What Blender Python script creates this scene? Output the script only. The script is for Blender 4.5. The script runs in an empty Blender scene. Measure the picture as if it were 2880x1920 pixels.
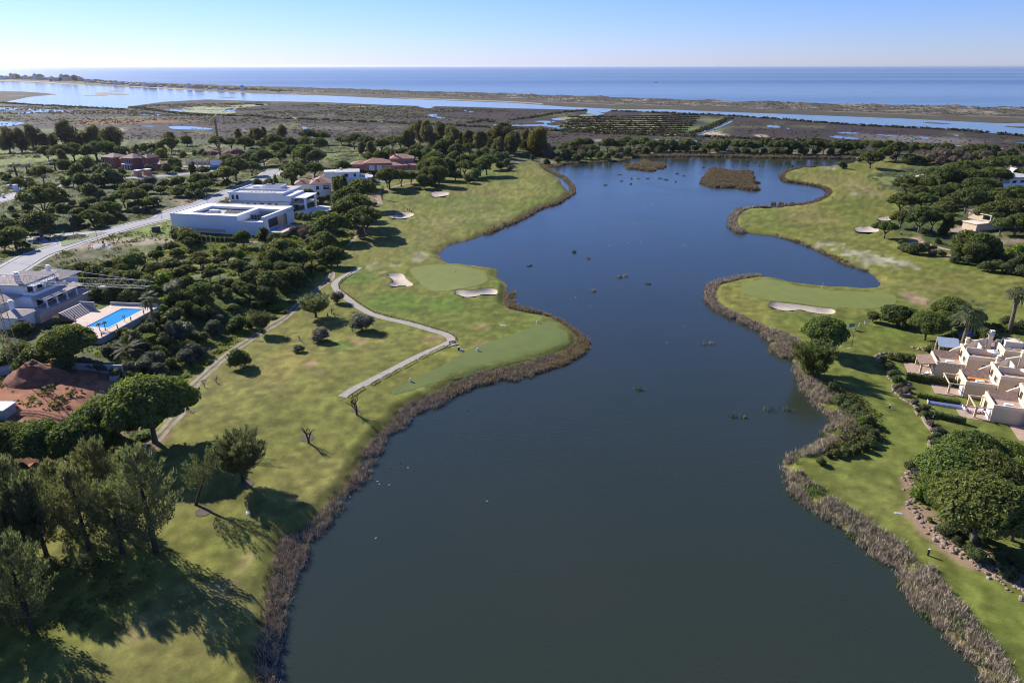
import bpy, math, random
import numpy as np
from mathutils import Vector, Matrix
from mathutils.geometry import delaunay_2d_cdt
random.seed(7); RNG = np.random.default_rng(7)
S = bpy.context.scene; COL = S.collection

# ------------------------------------------------------------------ camera, world, sun, exposure
FPX, HCAM, HOR = 1920.0, 70.0, 186.0
PITCH = math.atan((960-HOR)/FPX)
cam = bpy.data.cameras.new('camera'); cam.lens = 24; cam.sensor_width = 36
cam.clip_start = 1; cam.clip_end = 200000
camo = bpy.data.objects.new('camera', cam); COL.objects.link(camo)
camo.location = (0, 0, HCAM); camo.rotation_euler = (math.pi/2-PITCH, 0, 0)
S.camera = camo
SUN_EL, SUN_AZ = math.radians(31), math.radians(139.5)     # direction the light comes from, measured from +x
sdir = Vector((math.cos(SUN_EL)*math.cos(SUN_AZ), math.cos(SUN_EL)*math.sin(SUN_AZ), math.sin(SUN_EL)))
W = bpy.data.worlds.new('World'); S.world = W; W.use_nodes = True
nt = W.node_tree
sky = nt.nodes.new('ShaderNodeTexSky'); sky.sky_type = 'NISHITA'; sky.sun_disc = False
sky.sun_elevation = SUN_EL; sky.sun_rotation = math.atan2(sdir.x, sdir.y)
sky.altitude = 300; sky.air_density = 1.0; sky.dust_density = 0.08; sky.ozone_density = 9.0
bg = nt.nodes['Background']; bg.inputs[1].default_value = 0.083
tint = nt.nodes.new('ShaderNodeVectorMath'); tint.operation = 'MULTIPLY'; tint.inputs[1].default_value = (1.0, .93, 1.24)   # the photograph's cool white balance, the same all over the sky
nt.links.new(sky.outputs[0], tint.inputs[0]); nt.links.new(tint.outputs[0], bg.inputs[0])
sun = bpy.data.lights.new('sun', 'SUN'); sun.energy = 5.0; sun.angle = math.radians(0.53); sun.color = (1, .94, .85)
suno = bpy.data.objects.new('sun', sun); COL.objects.link(suno)
suno.rotation_euler = (-sdir).to_track_quat('-Z', 'Y').to_euler()
S.view_settings.view_transform = 'Standard'; S.view_settings.look = 'None'
S.view_settings.exposure = 0.68; S.view_settings.gamma = 1
S.render.engine = 'CYCLES'
S.cycles.max_bounces = 5; S.cycles.diffuse_bounces = 2; S.cycles.glossy_bounces = 2
S.cycles.volume_bounces = 0; S.cycles.transparent_max_bounces = 6
S.cycles.filter_width = 1.05; S.cycles.caustics_reflective = False; S.cycles.caustics_refractive = False

# ------------------------------------------------------------------ coordinates: a crop id and its pixels -> native photo pixels
CR = dict(a1=(0,180), a2=(720,180), a3=(1440,180), a4=(2160,180), b1=(0,620), b2=(720,620), b3=(1440,620), b4=(2160,620),
          c1=(0,1000), c2=(0,1440), c3=(720,1060), c4=(2160,1060), c5=(2160,1440))
K = 3.26667
def nat(c, pts): ox, oy = CR[c]; return [(ox+p[0]/K, oy+p[1]/K) for p in pts]
def G(px, py, z=0.0):
    u = (px-1440)/FPX; v = (960-py)/FPX
    dx, dy, dz = u, math.cos(PITCH)+v*math.sin(PITCH), -math.sin(PITCH)+v*math.cos(PITCH)
    t = (z-HCAM)/dz
    return dx*t, dy*t
def Gp(pts, z=0.0): return np.array([G(a, b, z) for a, b in pts])
def pxm(y, z=0): return FPX/(y*math.cos(PITCH)+(HCAM-z)*math.sin(PITCH))       # native pixels per metre

# ------------------------------------------------------------------ numpy noise, signed distance
def _h(ix, iy, s):
    n = (ix.astype(np.int64)*374761393 + iy.astype(np.int64)*668265263 + s*1442695041) & 0xffffffff
    n = ((n ^ (n >> 13))*1274126177) & 0xffffffff
    return ((n ^ (n >> 16)) & 0xffff)/65535.0
def vnoise(x, y, s=0):
    x = np.asarray(x, float); y = np.asarray(y, float)
    ix = np.floor(x); iy = np.floor(y); fx = x-ix; fy = y-iy
    fx = fx*fx*(3-2*fx); fy = fy*fy*(3-2*fy)
    a = _h(ix, iy, s); b = _h(ix+1, iy, s); c = _h(ix, iy+1, s); d = _h(ix+1, iy+1, s)
    return (a*(1-fx)+b*fx)*(1-fy)+(c*(1-fx)+d*fx)*fy
def fbm(x, y, s=0, o=4):
    t = 0; a = .5; n = 0
    for i in range(o):
        t = t+a*vnoise(np.asarray(x)*2**i+i*17.3, np.asarray(y)*2**i+i*9.1, s+i); n += a; a *= .5
    return t/n
def ss(x, a, b):
    t = np.clip((np.asarray(x, float)-a)/(b-a), 0, 1); return t*t*(3-2*t)
def sdf(X, Y, poly):                                     # negative inside
    X = np.atleast_1d(np.asarray(X, float)); Y = np.atleast_1d(np.asarray(Y, float))
    d2 = np.full(X.shape, 1e18); ins = np.zeros(X.shape, bool); n = len(poly)
    for i in range(n):
        ax, ay = poly[i]; bx, by = poly[(i+1) % n]
        ex, ey = bx-ax, by-ay; wx, wy = X-ax, Y-ay
        t = np.clip((wx*ex+wy*ey)/(ex*ex+ey*ey+1e-12), 0, 1)
        q = (wx-ex*t)**2+(wy-ey*t)**2; np.minimum(d2, q, out=d2)
        c = ((ay <= Y) & (by > Y)) | ((by <= Y) & (ay > Y))
        if ey != 0: ins ^= c & (X < ax+(Y-ay)/ey*ex)
    d = np.sqrt(d2); d[ins] *= -1
    return d
def sdf_near(X, Y, poly, m):                             # only worked out near the polygon, +m elsewhere
    out = np.full(np.shape(X), float(m)); lo = poly.min(0)-m; hi = poly.max(0)+m
    k = (X > lo[0]) & (X < hi[0]) & (Y > lo[1]) & (Y < hi[1])
    if k.any(): out[k] = sdf(X[k], Y[k], poly)
    return out
def smooth_line(P, n=6, closed=False):
    P = [np.array(p, float) for p in P]; out = []; L = len(P)
    for i in range(L if closed else L-1):
        if closed: a, b, c, d = P[i-1], P[i], P[(i+1) % L], P[(i+2) % L]
        else: a, b, c, d = P[max(i-1, 0)], P[i], P[i+1], P[min(i+2, L-1)]
        for j in range(n):
            t = j/n
            out.append(.5*((2*b)+(c-a)*t+(2*a-5*b+4*c-d)*t*t+(3*b-a-3*c+d)*t**3))
    if not closed: out.append(P[-1])
    return np.array(out)

# ------------------------------------------------------------------ outlines (native pixels of the photograph's ground plan)
WEST_GRASS = [(728,2010),(735,1917),(757,1720),(775,1620),(800,1528),(852,1501),(904,1455),(934,1415),(974,1378),(1002,1335),(1026,1280),(1066,1228),(1112,1185),(1133,1155),
 (1164,1140),(1210,1121),(1240,1106),(1302,1074),(1363,1055),(1440,1039),(1501,1021),(1562,1003),(1611,984),(1624,966),(1621,944),(1593,917),(1547,892),(1501,883),(1455,874),
 (1424,862),(1421,834),(1427,804),(1409,787),(1396,776),(1400,759),(1363,752),(1302,744),(1265,741),(1246,733),(1237,721),(1240,709),(1259,693),(1286,683),(1326,675),(1363,660),
 (1409,638),(1440,626),(1477,609),(1520,584),(1562,572),(1593,552),(1600,540),(1580,520),(1572,503),(1545,486),(1526,474),(1532,462)]
WEST_OUT = [(802,2010),(800,1917),(812,1775),(845,1640),(894,1531),(931,1504),(950,1470),(974,1440),(983,1410),(1000,1384),(1032,1381),(1051,1345),(1072,1299),(1077,1266),(1090,1244),(1124,1234),
 (1145,1207),(1188,1179),(1246,1152),(1302,1124),(1347,1109),(1440,1092),(1486,1076),(1541,1061),(1611,1039),(1660,1021),(1682,996),(1680,966),(1660,950),(1624,915),(1600,884),
 (1572,874),(1532,868),(1485,856),(1473,846),(1478,819),(1484,806),(1464,788),(1436,755),(1404,750)]
NORTH = [(1556,470),(1587,459),(1654,457),(1746,452),(1777,441),(1900,439),(2030,440),(2160,443),(2300,444),(2405,446),(2411,452),(2386,462),(2313,469),(2252,474),(2215,483),(2200,494),
 (2206,509),(2236,514),(2282,521),(2319,530),(2331,541),(2325,553),(2298,567),(2267,575),(2221,581),(2178,586),(2160,587),(2126,586),(2089,593),(2070,608),(2064,624),(2070,642),
 (2092,654),(2160,661),(2200,669),(2252,684),(2289,700),(2331,718),(2368,739),(2420,755),(2454,773),(2475,797),(2469,807),(2435,811),(2374,808),(2282,802),(2221,793),(2191,784),(2160,780),
 (2126,779),(2089,785),(2049,794),(2022,801),(2006,812),(2003,834),(2009,853),(2037,874),(2083,895),(2113,911),(2144,926)]
EAST_WATER = [(2166,957),(2172,987),(2221,1009),(2240,1033),(2249,1079),(2282,1115),(2292,1136),(2325,1158),(2344,1188),(2319,1213),(2313,1240),(2252,1268),(2212,1286),(2206,1320),(2218,1360),
 (2236,1394),(2282,1427),(2328,1455),(2374,1489),(2420,1520),(2466,1562),(2527,1599),(2539,1651),(2582,1706),(2637,1758),(2693,1823),(2748,1875),(2790,1950),(2850,2030)]
EAST_GRASS = [(2144,926),(2191,944),(2221,957),(2267,972),(2300,985),(2335,1015),(2341,1064),(2356,1094),(2393,1124),(2435,1143),(2466,1167),(2478,1207),(2469,1250),(2420,1271),(2319,1280),
 (2261,1305),(2255,1351),(2298,1381),(2331,1409),(2380,1443),(2420,1467),(2460,1498),(2521,1541),(2564,1581),(2613,1611),(2637,1660),(2696,1715),(2742,1777),(2787,1838),(2824,1884),
 (2850,1930),(2910,2010)]
LAKE = smooth_line(Gp(WEST_GRASS+NORTH+EAST_WATER+[(2860,2300),(700,2300)]), 3, True)
ISLES = [[(1760,466),(1775,457),(1805,452),(1840,455),(1868,462),(1876,470),(1865,480),(1835,485),(1800,483),(1770,476)],
         [(1972,510),(1975,495),(1985,480),(2010,478),(2060,480),(2100,486),(2120,500),(2138,520),(2128,532),(2080,533),(2030,528),(1990,522)]]
ISLES = [smooth_line(Gp(i), 4, True) for i in ISLES]
for q_ in range(2):                                       # ragged outlines
    c_ = ISLES[q_].mean(0); a_ = np.arctan2(*(ISLES[q_]-c_).T); ISLES[q_] = c_+(ISLES[q_]-c_)*((.80, .93)[q_]+(.30, .16)[q_]*np.sin(a_*5+q_)*np.cos(a_*3+1)+.10*np.sin(a_*11))[:, None]
HILL = smooth_line(Gp([(-700,1330),(150,1420),(360,1310),(425,1225),(485,1150),(515,1110),(555,1050),(645,970),(735,905),(825,850),(895,770),(950,700),(1000,655),(1050,600),(1055,545),(1080,505),(1250,478),
   (1380,450),(1300,432),(900,430),(0,432),(-700,440)]), 3, True)
BUNK = dict(
 b1=nat('b2',[(1190,492),(1230,482),(1320,482),(1360,500),(1380,530),(1440,575),(1420,590),(1330,596),(1240,590),(1225,572),(1262,552),(1240,525),(1200,508)]),
 b2=nat('b2',[(1810,657),(1850,642),(1970,648),(2130,628),(2200,635),(2220,655),(2200,680),(2080,682),(2020,700),(1930,708),(1870,690)]),
 b3=nat('a2',[(1610,1192),(1650,1178),(1750,1180),(1775,1195),(1740,1210),(1640,1220)]),
 b4=nat('a2',[(1205,1400),(1280,1385),(1245,1362),(1360,1358),(1440,1365),(1440,1390),(1370,1415),(1280,1420)]),
 b5=nat('a4',[(805,1503),(880,1494),(980,1498),(1015,1520),(1005,1542),(880,1542),(815,1532)]),
 b6=nat('a4',[(985,1415),(1060,1400),(1150,1402),(1150,1425),(1050,1435)]),
 b7=nat('a4',[(1170,1027),(1260,1018),(1375,1022),(1370,1033),(1200,1035)]),
 b8=nat('b4',[(5,775),(60,760),(200,770),(330,784),(450,800),(570,808),(618,828),(600,856),(480,856),(380,842),(300,824),(200,832),(120,830),(30,802)]),
 b9=nat('a1',[(440,872),(560,862),(660,850),(770,842),(740,858),(620,872),(500,886)]),
 b10=nat('a4',[(1380,1013),(1440,1011),(1450,1020),(1400,1023)]))
BUNKW = {k: smooth_line(Gp(v, 1.2), 4, True) for k, v in BUNK.items()}
def height(X, Y, bunk=True):
    X = np.atleast_1d(np.asarray(X, float)); Y = np.atleast_1d(np.asarray(Y, float))
    d = sdf(X, Y, LAKE)
    z = np.where(d < 0, -1.6*ss(-d, -.2, 5)-.05, .12+.95*ss(d, 0, 3.2)+.25*ss(d, 3, 14))
    for I in ISLES:
        di = sdf_near(X, Y, I, 12.); z = np.maximum(z, -1.6+2.3*ss(-di, -4, 2))
    und = (fbm(X/62+3, Y/62, 5, 2)-.5)*2.8
    far = 1-ss(Y, 520, 640)
    z = z+und*ss(d, 5, 32)*far
    dh = sdf(X, Y, HILL)
    z = z+4.2*ss(-dh, 0, 22)*far
    if bunk:
        for k, P in BUNKW.items():
            db = sdf_near(X, Y, P, 4.); z = z+.18*ss(-db, -3.5, -.3)-.85*ss(-db, -.15, 1.6)
    return z
HX = np.arange(-620, 660, 1.6); HY = np.arange(20, 760, 1.6); HGRID = height(*[q.ravel() for q in np.meshgrid(HX, HY)]).reshape(len(HY), len(HX))
def hz(x, y):                                             # the ground's height, read off a grid worked out once
    fx = (x-HX[0])/1.6; fy = (y-HY[0])/1.6; i = int(math.floor(fx)); j = int(math.floor(fy))
    if 0 <= i < len(HX)-1 and 0 <= j < len(HY)-1:
        u = fx-i; v = fy-j; return float((HGRID[j, i]*(1-u)+HGRID[j, i+1]*u)*(1-v)+(HGRID[j+1, i]*(1-u)+HGRID[j+1, i+1]*u)*v)
    return float(height(x, y)[0])
def P3(px, py, dz=0.0):                                   # the ground point seen at a pixel, dz = how far above the ground the pixel's point is
    z = 1.2
    for _ in range(5):
        x, y = G(px, py, z+dz); z = .5*z+.5*hz(x, y) if _ < 4 else hz(x, y)
    return Vector((x, y, z))

# ------------------------------------------------------------------ materials
def newmat(name):
    m = bpy.data.materials.new(name); m.use_nodes = True
    return m, m.node_tree, m.node_tree.nodes['Principled BSDF']
def mat(name, col, rough=.8, var=.12, scale=1.0, metal=0, bump=0.0, spec=.3, bscale=None, objvar=0.0):
    m, t, b = newmat(name); N = t.nodes; L = t.links
    b.inputs['Roughness'].default_value = rough; b.inputs['Metallic'].default_value = metal
    b.inputs['Specular IOR Level'].default_value = spec
    g = N.new('ShaderNodeNewGeometry'); n = N.new('ShaderNodeTexNoise'); n.inputs['Scale'].default_value = scale; n.inputs['Detail'].default_value = 5
    L.new(g.outputs['Position'], n.inputs['Vector'])
    mr = N.new('ShaderNodeMapRange'); mr.inputs[1].default_value = .3; mr.inputs[2].default_value = .7
    mr.inputs[3].default_value = 1-var; mr.inputs[4].default_value = 1+var
    L.new(n.outputs[0], mr.inputs[0])
    mx = N.new('ShaderNodeVectorMath'); mx.operation = 'SCALE'; mx.inputs[0].default_value = col
    src = mr.outputs[0]
    if objvar:
        oi = N.new('ShaderNodeObjectInfo'); m2 = N.new('ShaderNodeMapRange'); m2.inputs[3].default_value = 1-objvar; m2.inputs[4].default_value = 1+objvar
        L.new(oi.outputs['Random'], m2.inputs[0]); mm = N.new('ShaderNodeMath'); mm.operation = 'MULTIPLY'
        L.new(src, mm.inputs[0]); L.new(m2.outputs[0], mm.inputs[1]); src = mm.outputs[0]
    L.new(src, mx.inputs['Scale']); L.new(mx.outputs[0], b.inputs['Base Color'])
    if bump:
        bp = N.new('ShaderNodeBump'); bp.inputs['Strength'].default_value = bump; bp.inputs['Distance'].default_value = .1
        n2 = N.new('ShaderNodeTexNoise'); n2.inputs['Scale'].default_value = bscale or scale*4; L.new(g.outputs['Position'], n2.inputs['Vector'])
        L.new(n2.outputs[0], bp.inputs['Height']); L.new(bp.outputs[0], b.inputs['Normal'])
    return m
def foliage(name, c1, c2, scale=.35, rough=.6, trans=.44, objvar=.18):
    m, t, b = newmat(name); N = t.nodes; L = t.links
    b.inputs['Roughness'].default_value = rough; b.inputs['Specular IOR Level'].default_value = .25
    g = N.new('ShaderNodeNewGeometry'); oi = N.new('ShaderNodeObjectInfo')
    n = N.new('ShaderNodeTexNoise'); n.inputs['Scale'].default_value = scale; n.inputs['Detail'].default_value = 6; n.inputs['Roughness'].default_value = .7
    L.new(g.outputs['Position'], n.inputs['Vector'])
    n2 = N.new('ShaderNodeTexWhiteNoise')
    vm = N.new('ShaderNodeVectorMath'); vm.operation = 'SNAP'; vm.inputs[1].default_value = (.25, .25, .25)
    L.new(g.outputs['Position'], vm.inputs[0]); L.new(vm.outputs[0], n2.inputs['Vector'])
    a = N.new('ShaderNodeMath'); a.operation = 'MULTIPLY_ADD'; a.inputs[1].default_value = .45; L.new(n2.outputs[0], a.inputs[0]); L.new(n.outputs[0], a.inputs[2])
    mr = N.new('ShaderNodeMapRange'); mr.inputs[1].default_value = .45; mr.inputs[2].default_value = 1.0; L.new(a.outputs[0], mr.inputs[0])
    mx = N.new('ShaderNodeMix'); mx.data_type = 'RGBA'; mx.inputs[6].default_value = (*c1, 1); mx.inputs[7].default_value = (*c2, 1)
    L.new(mr.outputs[0], mx.inputs[0])
    hs = N.new('ShaderNodeHueSaturation'); L.new(mx.outputs[2], hs.inputs['Color'])
    m1 = N.new('ShaderNodeMapRange'); m1.inputs[3].default_value = 1-objvar; m1.inputs[4].default_value = 1+objvar*1.4; L.new(oi.outputs['Random'], m1.inputs[0]); L.new(m1.outputs[0], hs.inputs['Value'])
    wn = N.new('ShaderNodeTexWhiteNoise'); wn.noise_dimensions = '1D'; L.new(oi.outputs['Random'], wn.inputs['W'])
    m3 = N.new('ShaderNodeMapRange'); m3.inputs[3].default_value = .475; m3.inputs[4].default_value = .515; L.new(wn.outputs[0], m3.inputs[0]); L.new(m3.outputs[0], hs.inputs['Hue'])
    L.new(hs.outputs[0], b.inputs['Base Color'])
    tr = N.new('ShaderNodeBsdfTranslucent'); tm = N.new('ShaderNodeVectorMath'); tm.operation = 'MULTIPLY'; tm.inputs[1].default_value = (1.35, 1.35, .7); L.new(hs.outputs[0], tm.inputs[0]); L.new(tm.outputs[0], tr.inputs[0])
    ms = N.new('ShaderNodeMixShader'); ms.inputs[0].default_value = trans; L.new(b.outputs[0], ms.inputs[1]); L.new(tr.outputs[0], ms.inputs[2]); L.new(ms.outputs[0], N['Material Output'].inputs['Surface'])
    return m
def water_mat(name, col, rough, waves, ior=1.333, deep=None):
    m, t, b = newmat(name); N = t.nodes; L = t.links
    b.inputs['Base Color'].default_value = (*col, 1); b.inputs['Roughness'].default_value = rough; b.inputs['IOR'].default_value = ior
    g = N.new('ShaderNodeNewGeometry'); prev = None
    for (sx, sy, st, dist, det) in waves:
        mp = N.new('ShaderNodeMapping'); mp.inputs['Scale'].default_value = (sx, sy, 1); L.new(g.outputs['Position'], mp.inputs['Vector'])
        n = N.new('ShaderNodeTexNoise'); n.inputs['Scale'].default_value = 1; n.inputs['Detail'].default_value = det; L.new(mp.outputs[0], n.inputs['Vector'])
        bp = N.new('ShaderNodeBump'); bp.inputs['Strength'].default_value = st; bp.inputs['Distance'].default_value = dist
        L.new(n.outputs[0], bp.inputs['Height'])
        if prev: L.new(prev.outputs[0], bp.inputs['Normal'])
        prev = bp
    L.new(prev.outputs[0], b.inputs['Normal'])
    return m, t, b, g

# ------------------------------------------------------------------ object helpers
def mesh_np(name, V, F, m, smooth=False, colors=None, parent=None, link=True):
    me = bpy.data.meshes.new(name); V = np.asarray(V, np.float32); F = np.asarray(F, np.int32); k = F.shape[1]
    me.vertices.add(len(V)); me.vertices.foreach_set('co', V.ravel())
    me.loops.add(F.size); me.loops.foreach_set('vertex_index', F.ravel())
    me.polygons.add(len(F)); me.polygons.foreach_set('loop_start', np.arange(0, F.size, k, dtype=np.int32))
    try: me.polygons.foreach_set('loop_total', np.full(len(F), k, np.int32))
    except Exception: pass
    me.polygons.foreach_set('use_smooth', np.full(len(F), smooth))
    me.update(calc_edges=True)
    if colors is not None:
        at = me.color_attributes.new('Col', 'FLOAT_COLOR', 'POINT'); c = np.ones((len(V), 4), np.float32); c[:, :3] = colors
        at.data.foreach_set('color', c.ravel())
    if m is not None: me.materials.append(m)
    if not link: return me
    o = bpy.data.objects.new(name, me); COL.objects.link(o)
    if parent is not None: o.parent = parent
    return o
def obj(name, me, parent=None, loc=None, rz=None):
    o = bpy.data.objects.new(name, me); COL.objects.link(o)
    if parent is not None: o.parent = parent
    if loc is not None: o.location = loc
    if rz is not None: o.rotation_euler[2] = rz
    return o
def tag(o, label=None, cat=None, group=None, kind=None):
    if label: o['label'] = label
    if cat: o['category'] = cat
    if group: o['group'] = group
    if kind: o['kind'] = kind
    return o
def empty(name, loc, rz=0, label=None, cat=None, group=None):
    o = bpy.data.objects.new(name, None); COL.objects.link(o); o.location = loc; o.rotation_euler = (0, 0, rz); o.empty_display_size = 1
    return tag(o, label, cat, group)
class MB:                                                  # collects simple solids and links them as one mesh
    def __init__(s): s.v = []; s.f = []
    def add(s, V, F):
        n = len(s.v); s.v += [tuple(q) for q in V]; s.f += [tuple(i+n for i in q) for q in F]; return s
    def box(s, x0, y0, z0, x1, y1, z1):
        return s.add([(x0,y0,z0),(x1,y0,z0),(x1,y1,z0),(x0,y1,z0),(x0,y0,z1),(x1,y0,z1),(x1,y1,z1),(x0,y1,z1)],
                     [(3,2,1,0),(4,5,6,7),(0,1,5,4),(1,2,6,5),(2,3,7,6),(3,0,4,7)])
    def bar(s, a, b, w=.1, h=None, n=4):                    # a beam between two points
        a = Vector(a); b = Vector(b); d = (b-a); up = Vector((0,0,1)) if abs(d.normalized().z) < .95 else Vector((1,0,0))
        r = d.cross(up).normalized()*w/2; u = r.cross(d).normalized()*(h or w)/2
        return s.add([a-r-u,a+r-u,a+r+u,a-r+u,b-r-u,b+r-u,b+r+u,b-r+u],[(3,2,1,0),(4,5,6,7),(0,1,5,4),(1,2,6,5),(2,3,7,6),(3,0,4,7)])
    def tube(s, pts, rad, n=6):
        pts = [Vector(p) for p in pts]; rr = rad if hasattr(rad, '__len__') else [rad]*len(pts); V = []; F = []
        for i, p in enumerate(pts):
            d = (pts[min(i+1, len(pts)-1)]-pts[max(i-1, 0)]).normalized(); up = Vector((0,0,1)) if abs(d.z) < .9 else Vector((1,0,0))
            a = d.cross(up).normalized(); b = a.cross(d)
            V += [p+(a*math.cos(2*math.pi*k/n)+b*math.sin(2*math.pi*k/n))*rr[i] for k in range(n)]
        for i in range(len(pts)-1):
            F += [(i*n+k, i*n+(k+1) % n, (i+1)*n+(k+1) % n, (i+1)*n+k) for k in range(n)]
        F += [tuple(range(n))[::-1], tuple((len(pts)-1)*n+k for k in range(n))]
        return s.add(V, F)
    def prism(s, poly, z0, z1):                             # extruded outline, counter-clockwise
        n = len(poly); V = [(p[0], p[1], z0) for p in poly]+[(p[0], p[1], z1) for p in poly]
        return s.add(V, [tuple(range(n))[::-1], tuple(range(n, 2*n))]+[(i, (i+1) % n, n+(i+1) % n, n+i) for i in range(n)])
    def hip(s, x0, y0, x1, y1, z, h, e=.5, t=.18):          # hip roof with eaves and a fascia
        x0 -= e; y0 -= e; x1 += e; y1 += e; w, d = x1-x0, y1-y0; k = min(w, d)/2
        a, b = ((x0+k, (y0+y1)/2), (x1-k, (y0+y1)/2)) if w >= d else (((x0+x1)/2, y0+k), ((x0+x1)/2, y1-k))
        V = [(x0,y0,z),(x1,y0,z),(x1,y1,z),(x0,y1,z),(x0,y0,z+t),(x1,y0,z+t),(x1,y1,z+t),(x0,y1,z+t),(a[0],a[1],z+h),(b[0],b[1],z+h)]
        F = [(3,2,1,0),(0,1,5,4),(1,2,6,5),(2,3,7,6),(3,0,4,7)]
        F += [(4,5,9,8),(5,6,9),(6,7,8,9),(7,4,8)] if w >= d else [(4,5,8),(5,6,9,8),(6,7,9),(7,4,8,9)]
        return s.add(V, F)
    def mesh(s, name, m, smooth=False):
        me = bpy.data.meshes.new(name); me.from_pydata([tuple(v) for v in s.v], [], s.f); me.materials.append(m)
        if smooth: me.polygons.foreach_set('use_smooth', [True]*len(me.polygons))
        me.update(); return me
    def build(s, name, m, parent=None, smooth=False, kind=None, label=None, cat=None, group=None):
        return tag(obj(name, s.mesh(name, m, smooth), parent), label, cat, group, kind)
def ribbon(name, pts, w, lift, m, kind='structure', step=2.0, na=3, smooth_n=8, color=None, wob=0):
    P = smooth_line(pts, smooth_n); P = np.array(P); d = np.r_[0, np.cumsum(np.hypot(*np.diff(P, axis=0).T))]
    t = np.arange(0, d[-1], step); C = np.c_[np.interp(t, d, P[:, 0]), np.interp(t, d, P[:, 1])]
    T = np.gradient(C, axis=0); T /= np.hypot(T[:, 0], T[:, 1])[:, None]+1e-9; Nn = np.c_[-T[:, 1], T[:, 0]]
    ws = w*(1+wob*(fbm(t/6., t*0, 3, 2)-.5)*2)
    V = []
    for k in range(na+1): V.append(C+Nn*((k/na-.5)*ws)[:, None])
    V = np.stack(V, 1).reshape(-1, 2); z = height(V[:, 0], V[:, 1])+lift
    n = len(C); F = [(i*(na+1)+k, (i+1)*(na+1)+k, (i+1)*(na+1)+k+1, i*(na+1)+k+1) for i in range(n-1) for k in range(na)]
    F = np.array(F)[:, ::-1]
    return tag(mesh_np(name, np.c_[V, z], F, m, True), kind=kind), C, Nn
def drape(name, poly, lift, m, res=2.0, kind='structure', flat=None, holes=None):
    poly = np.asarray(poly); lo = poly.min(0); hi = poly.max(0)
    if flat is None:
        D = []
        for i in range(len(poly)):
            a = poly[i]; b = poly[(i+1) % len(poly)]; n = max(1, int(np.hypot(*(b-a))/res))
            D += [a+(b-a)*j/n for j in range(n)]
        nb = len(D); gx, gy = np.meshgrid(np.arange(lo[0], hi[0], res), np.arange(lo[1], hi[1], res)); gx = gx.ravel()+.13; gy = gy.ravel()+.07
        k = sdf(gx, gy, poly) < -res*.4; pts = [Vector(p) for p in D]+[Vector((a, b)) for a, b in zip(gx[k], gy[k])]
    else: pts = [Vector(p) for p in poly]; nb = len(pts)
    r = delaunay_2d_cdt(pts, [], [list(range(nb))], 1, 1e-4)
    V = np.array([(v.x, v.y) for v in r[0]]); z = height(V[:, 0], V[:, 1])+lift if flat is None else np.full(len(V), flat)
    F = []
    for f in r[2]:
        f = list(f); a, b, c = (V[f[0]], V[f[1]], V[f[2]])
        if (b[0]-a[0])*(c[1]-a[1])-(b[1]-a[1])*(c[0]-a[0]) < 0: f = f[::-1]
        F += [(f[0], f[i], f[i+1]) for i in range(1, len(f)-1)]
    return tag(mesh_np(name, np.c_[V, z], F, m, True), kind=kind)
# ------------------------------------------------------------------ the ground: one sheet, finer where nearer
NR, NA = 470, 900
dep = np.r_[np.linspace(math.radians(66), math.radians(2.2), NR-60), np.geomspace(math.radians(2.15), math.radians(.45), 60)]
rad = HCAM/np.tan(dep); ang = np.radians(np.linspace(145, 35, NA))
RR, AA = np.meshgrid(rad, ang, indexing='ij'); GX = (RR*np.cos(AA)).ravel(); GY = (RR*np.sin(AA)).ravel()
GZ = height(GX, GY)
for P in BUNKW.values(): GZ = GZ-.6*ss(-sdf_near(GX, GY, P, 4.), .1, .9)      # the bed under the sand
def W2(c, pts, z=1.0): return Gp(nat(c, pts), z)
MARSH = Gp([(-1500,425),(0,402),(300,388),(720,395),(1150,393),(1440,402),(1560,420),(1700,417),(2160,417),(2500,428),(2880,448),(4400,540)], 1)
mY = np.interp(GX, MARSH[:, 0], MARSH[:, 1]); dm = GY-mY                                     # positive in the marsh
fb = lambda s, sd, o=4: fbm(GX/s+sd*3.1, GY/s-sd*1.7, sd, o)
def lerp(C, col, a): a = np.asarray(a)[:, None]; return C*(1-a)+np.array(col)*a
# golf turf
C = np.tile(np.array([.174, .182, .036]), (len(GX), 1))
C = lerp(C, (.215, .200, .055), ss(fb(60, 11, 2), .42, .70)*.45)
C = lerp(C, (.118, .162, .03), ss(fb(45, 12, 2), .50, .72)*.45)
C = lerp(C, (.25, .19, .085), ss(fb(24, 13, 2), .64, .84)*.3)
C *= .82*(1+.04*(fb(9.0, 14, 2)-.5)*2)[:, None]
d = sdf(GX, GY, LAKE); hd = sdf(GX, GY, HILL)
def blotch(c, pts, col, a, s=6.0, wob=.5):
    global C
    for x, y, rx, ry in pts:
        (px, py), = nat(c, [(x, y)]); cx, cy = G(px, py, 1.2); ex = rx/K/pxm(cy); y1 = G(px, py-ry/K, 1.2)[1]; ey = abs(y1-cy)
        k = (abs(GX-cx) < ex*2) & (abs(GY-cy) < ey*2)
        s_, o_, wb = (s, 3, wob) if s < 4 else (s*2.4, 2, wob*.6); r = np.hypot((GX[k]-cx)/ex, (GY[k]-cy)/ey)+(fbm(GX[k]/s_, GY[k]/s_, 4, o_)-.5)*2*wb
        w = np.zeros(len(GX)); w[k] = a*(1-ss(r, .45, 1.05)); C = lerp(C, col, w)
YEL, TAN, GRN, PALE, DRK = (.205,.175,.045), (.26,.185,.095), (.095,.145,.022), (.30,.27,.18), (.085,.12,.022)
blotch('b2', [(300,1300,420,170),(500,1280,170,60),(1000,1080,260,60),(150,1480,200,80),(1640,1080,200,60)], YEL, .8)
blotch('b2', [(940,1090,110,50),(520,1320,90,50),(1640,1065,120,30),(590,1420,80,25)], TAN, .75, 3)
blotch('b2', [(800,1140,110,60),(1300,720,330,110),(950,520,190,60),(1750,760,200,90)], GRN, .85)
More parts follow.
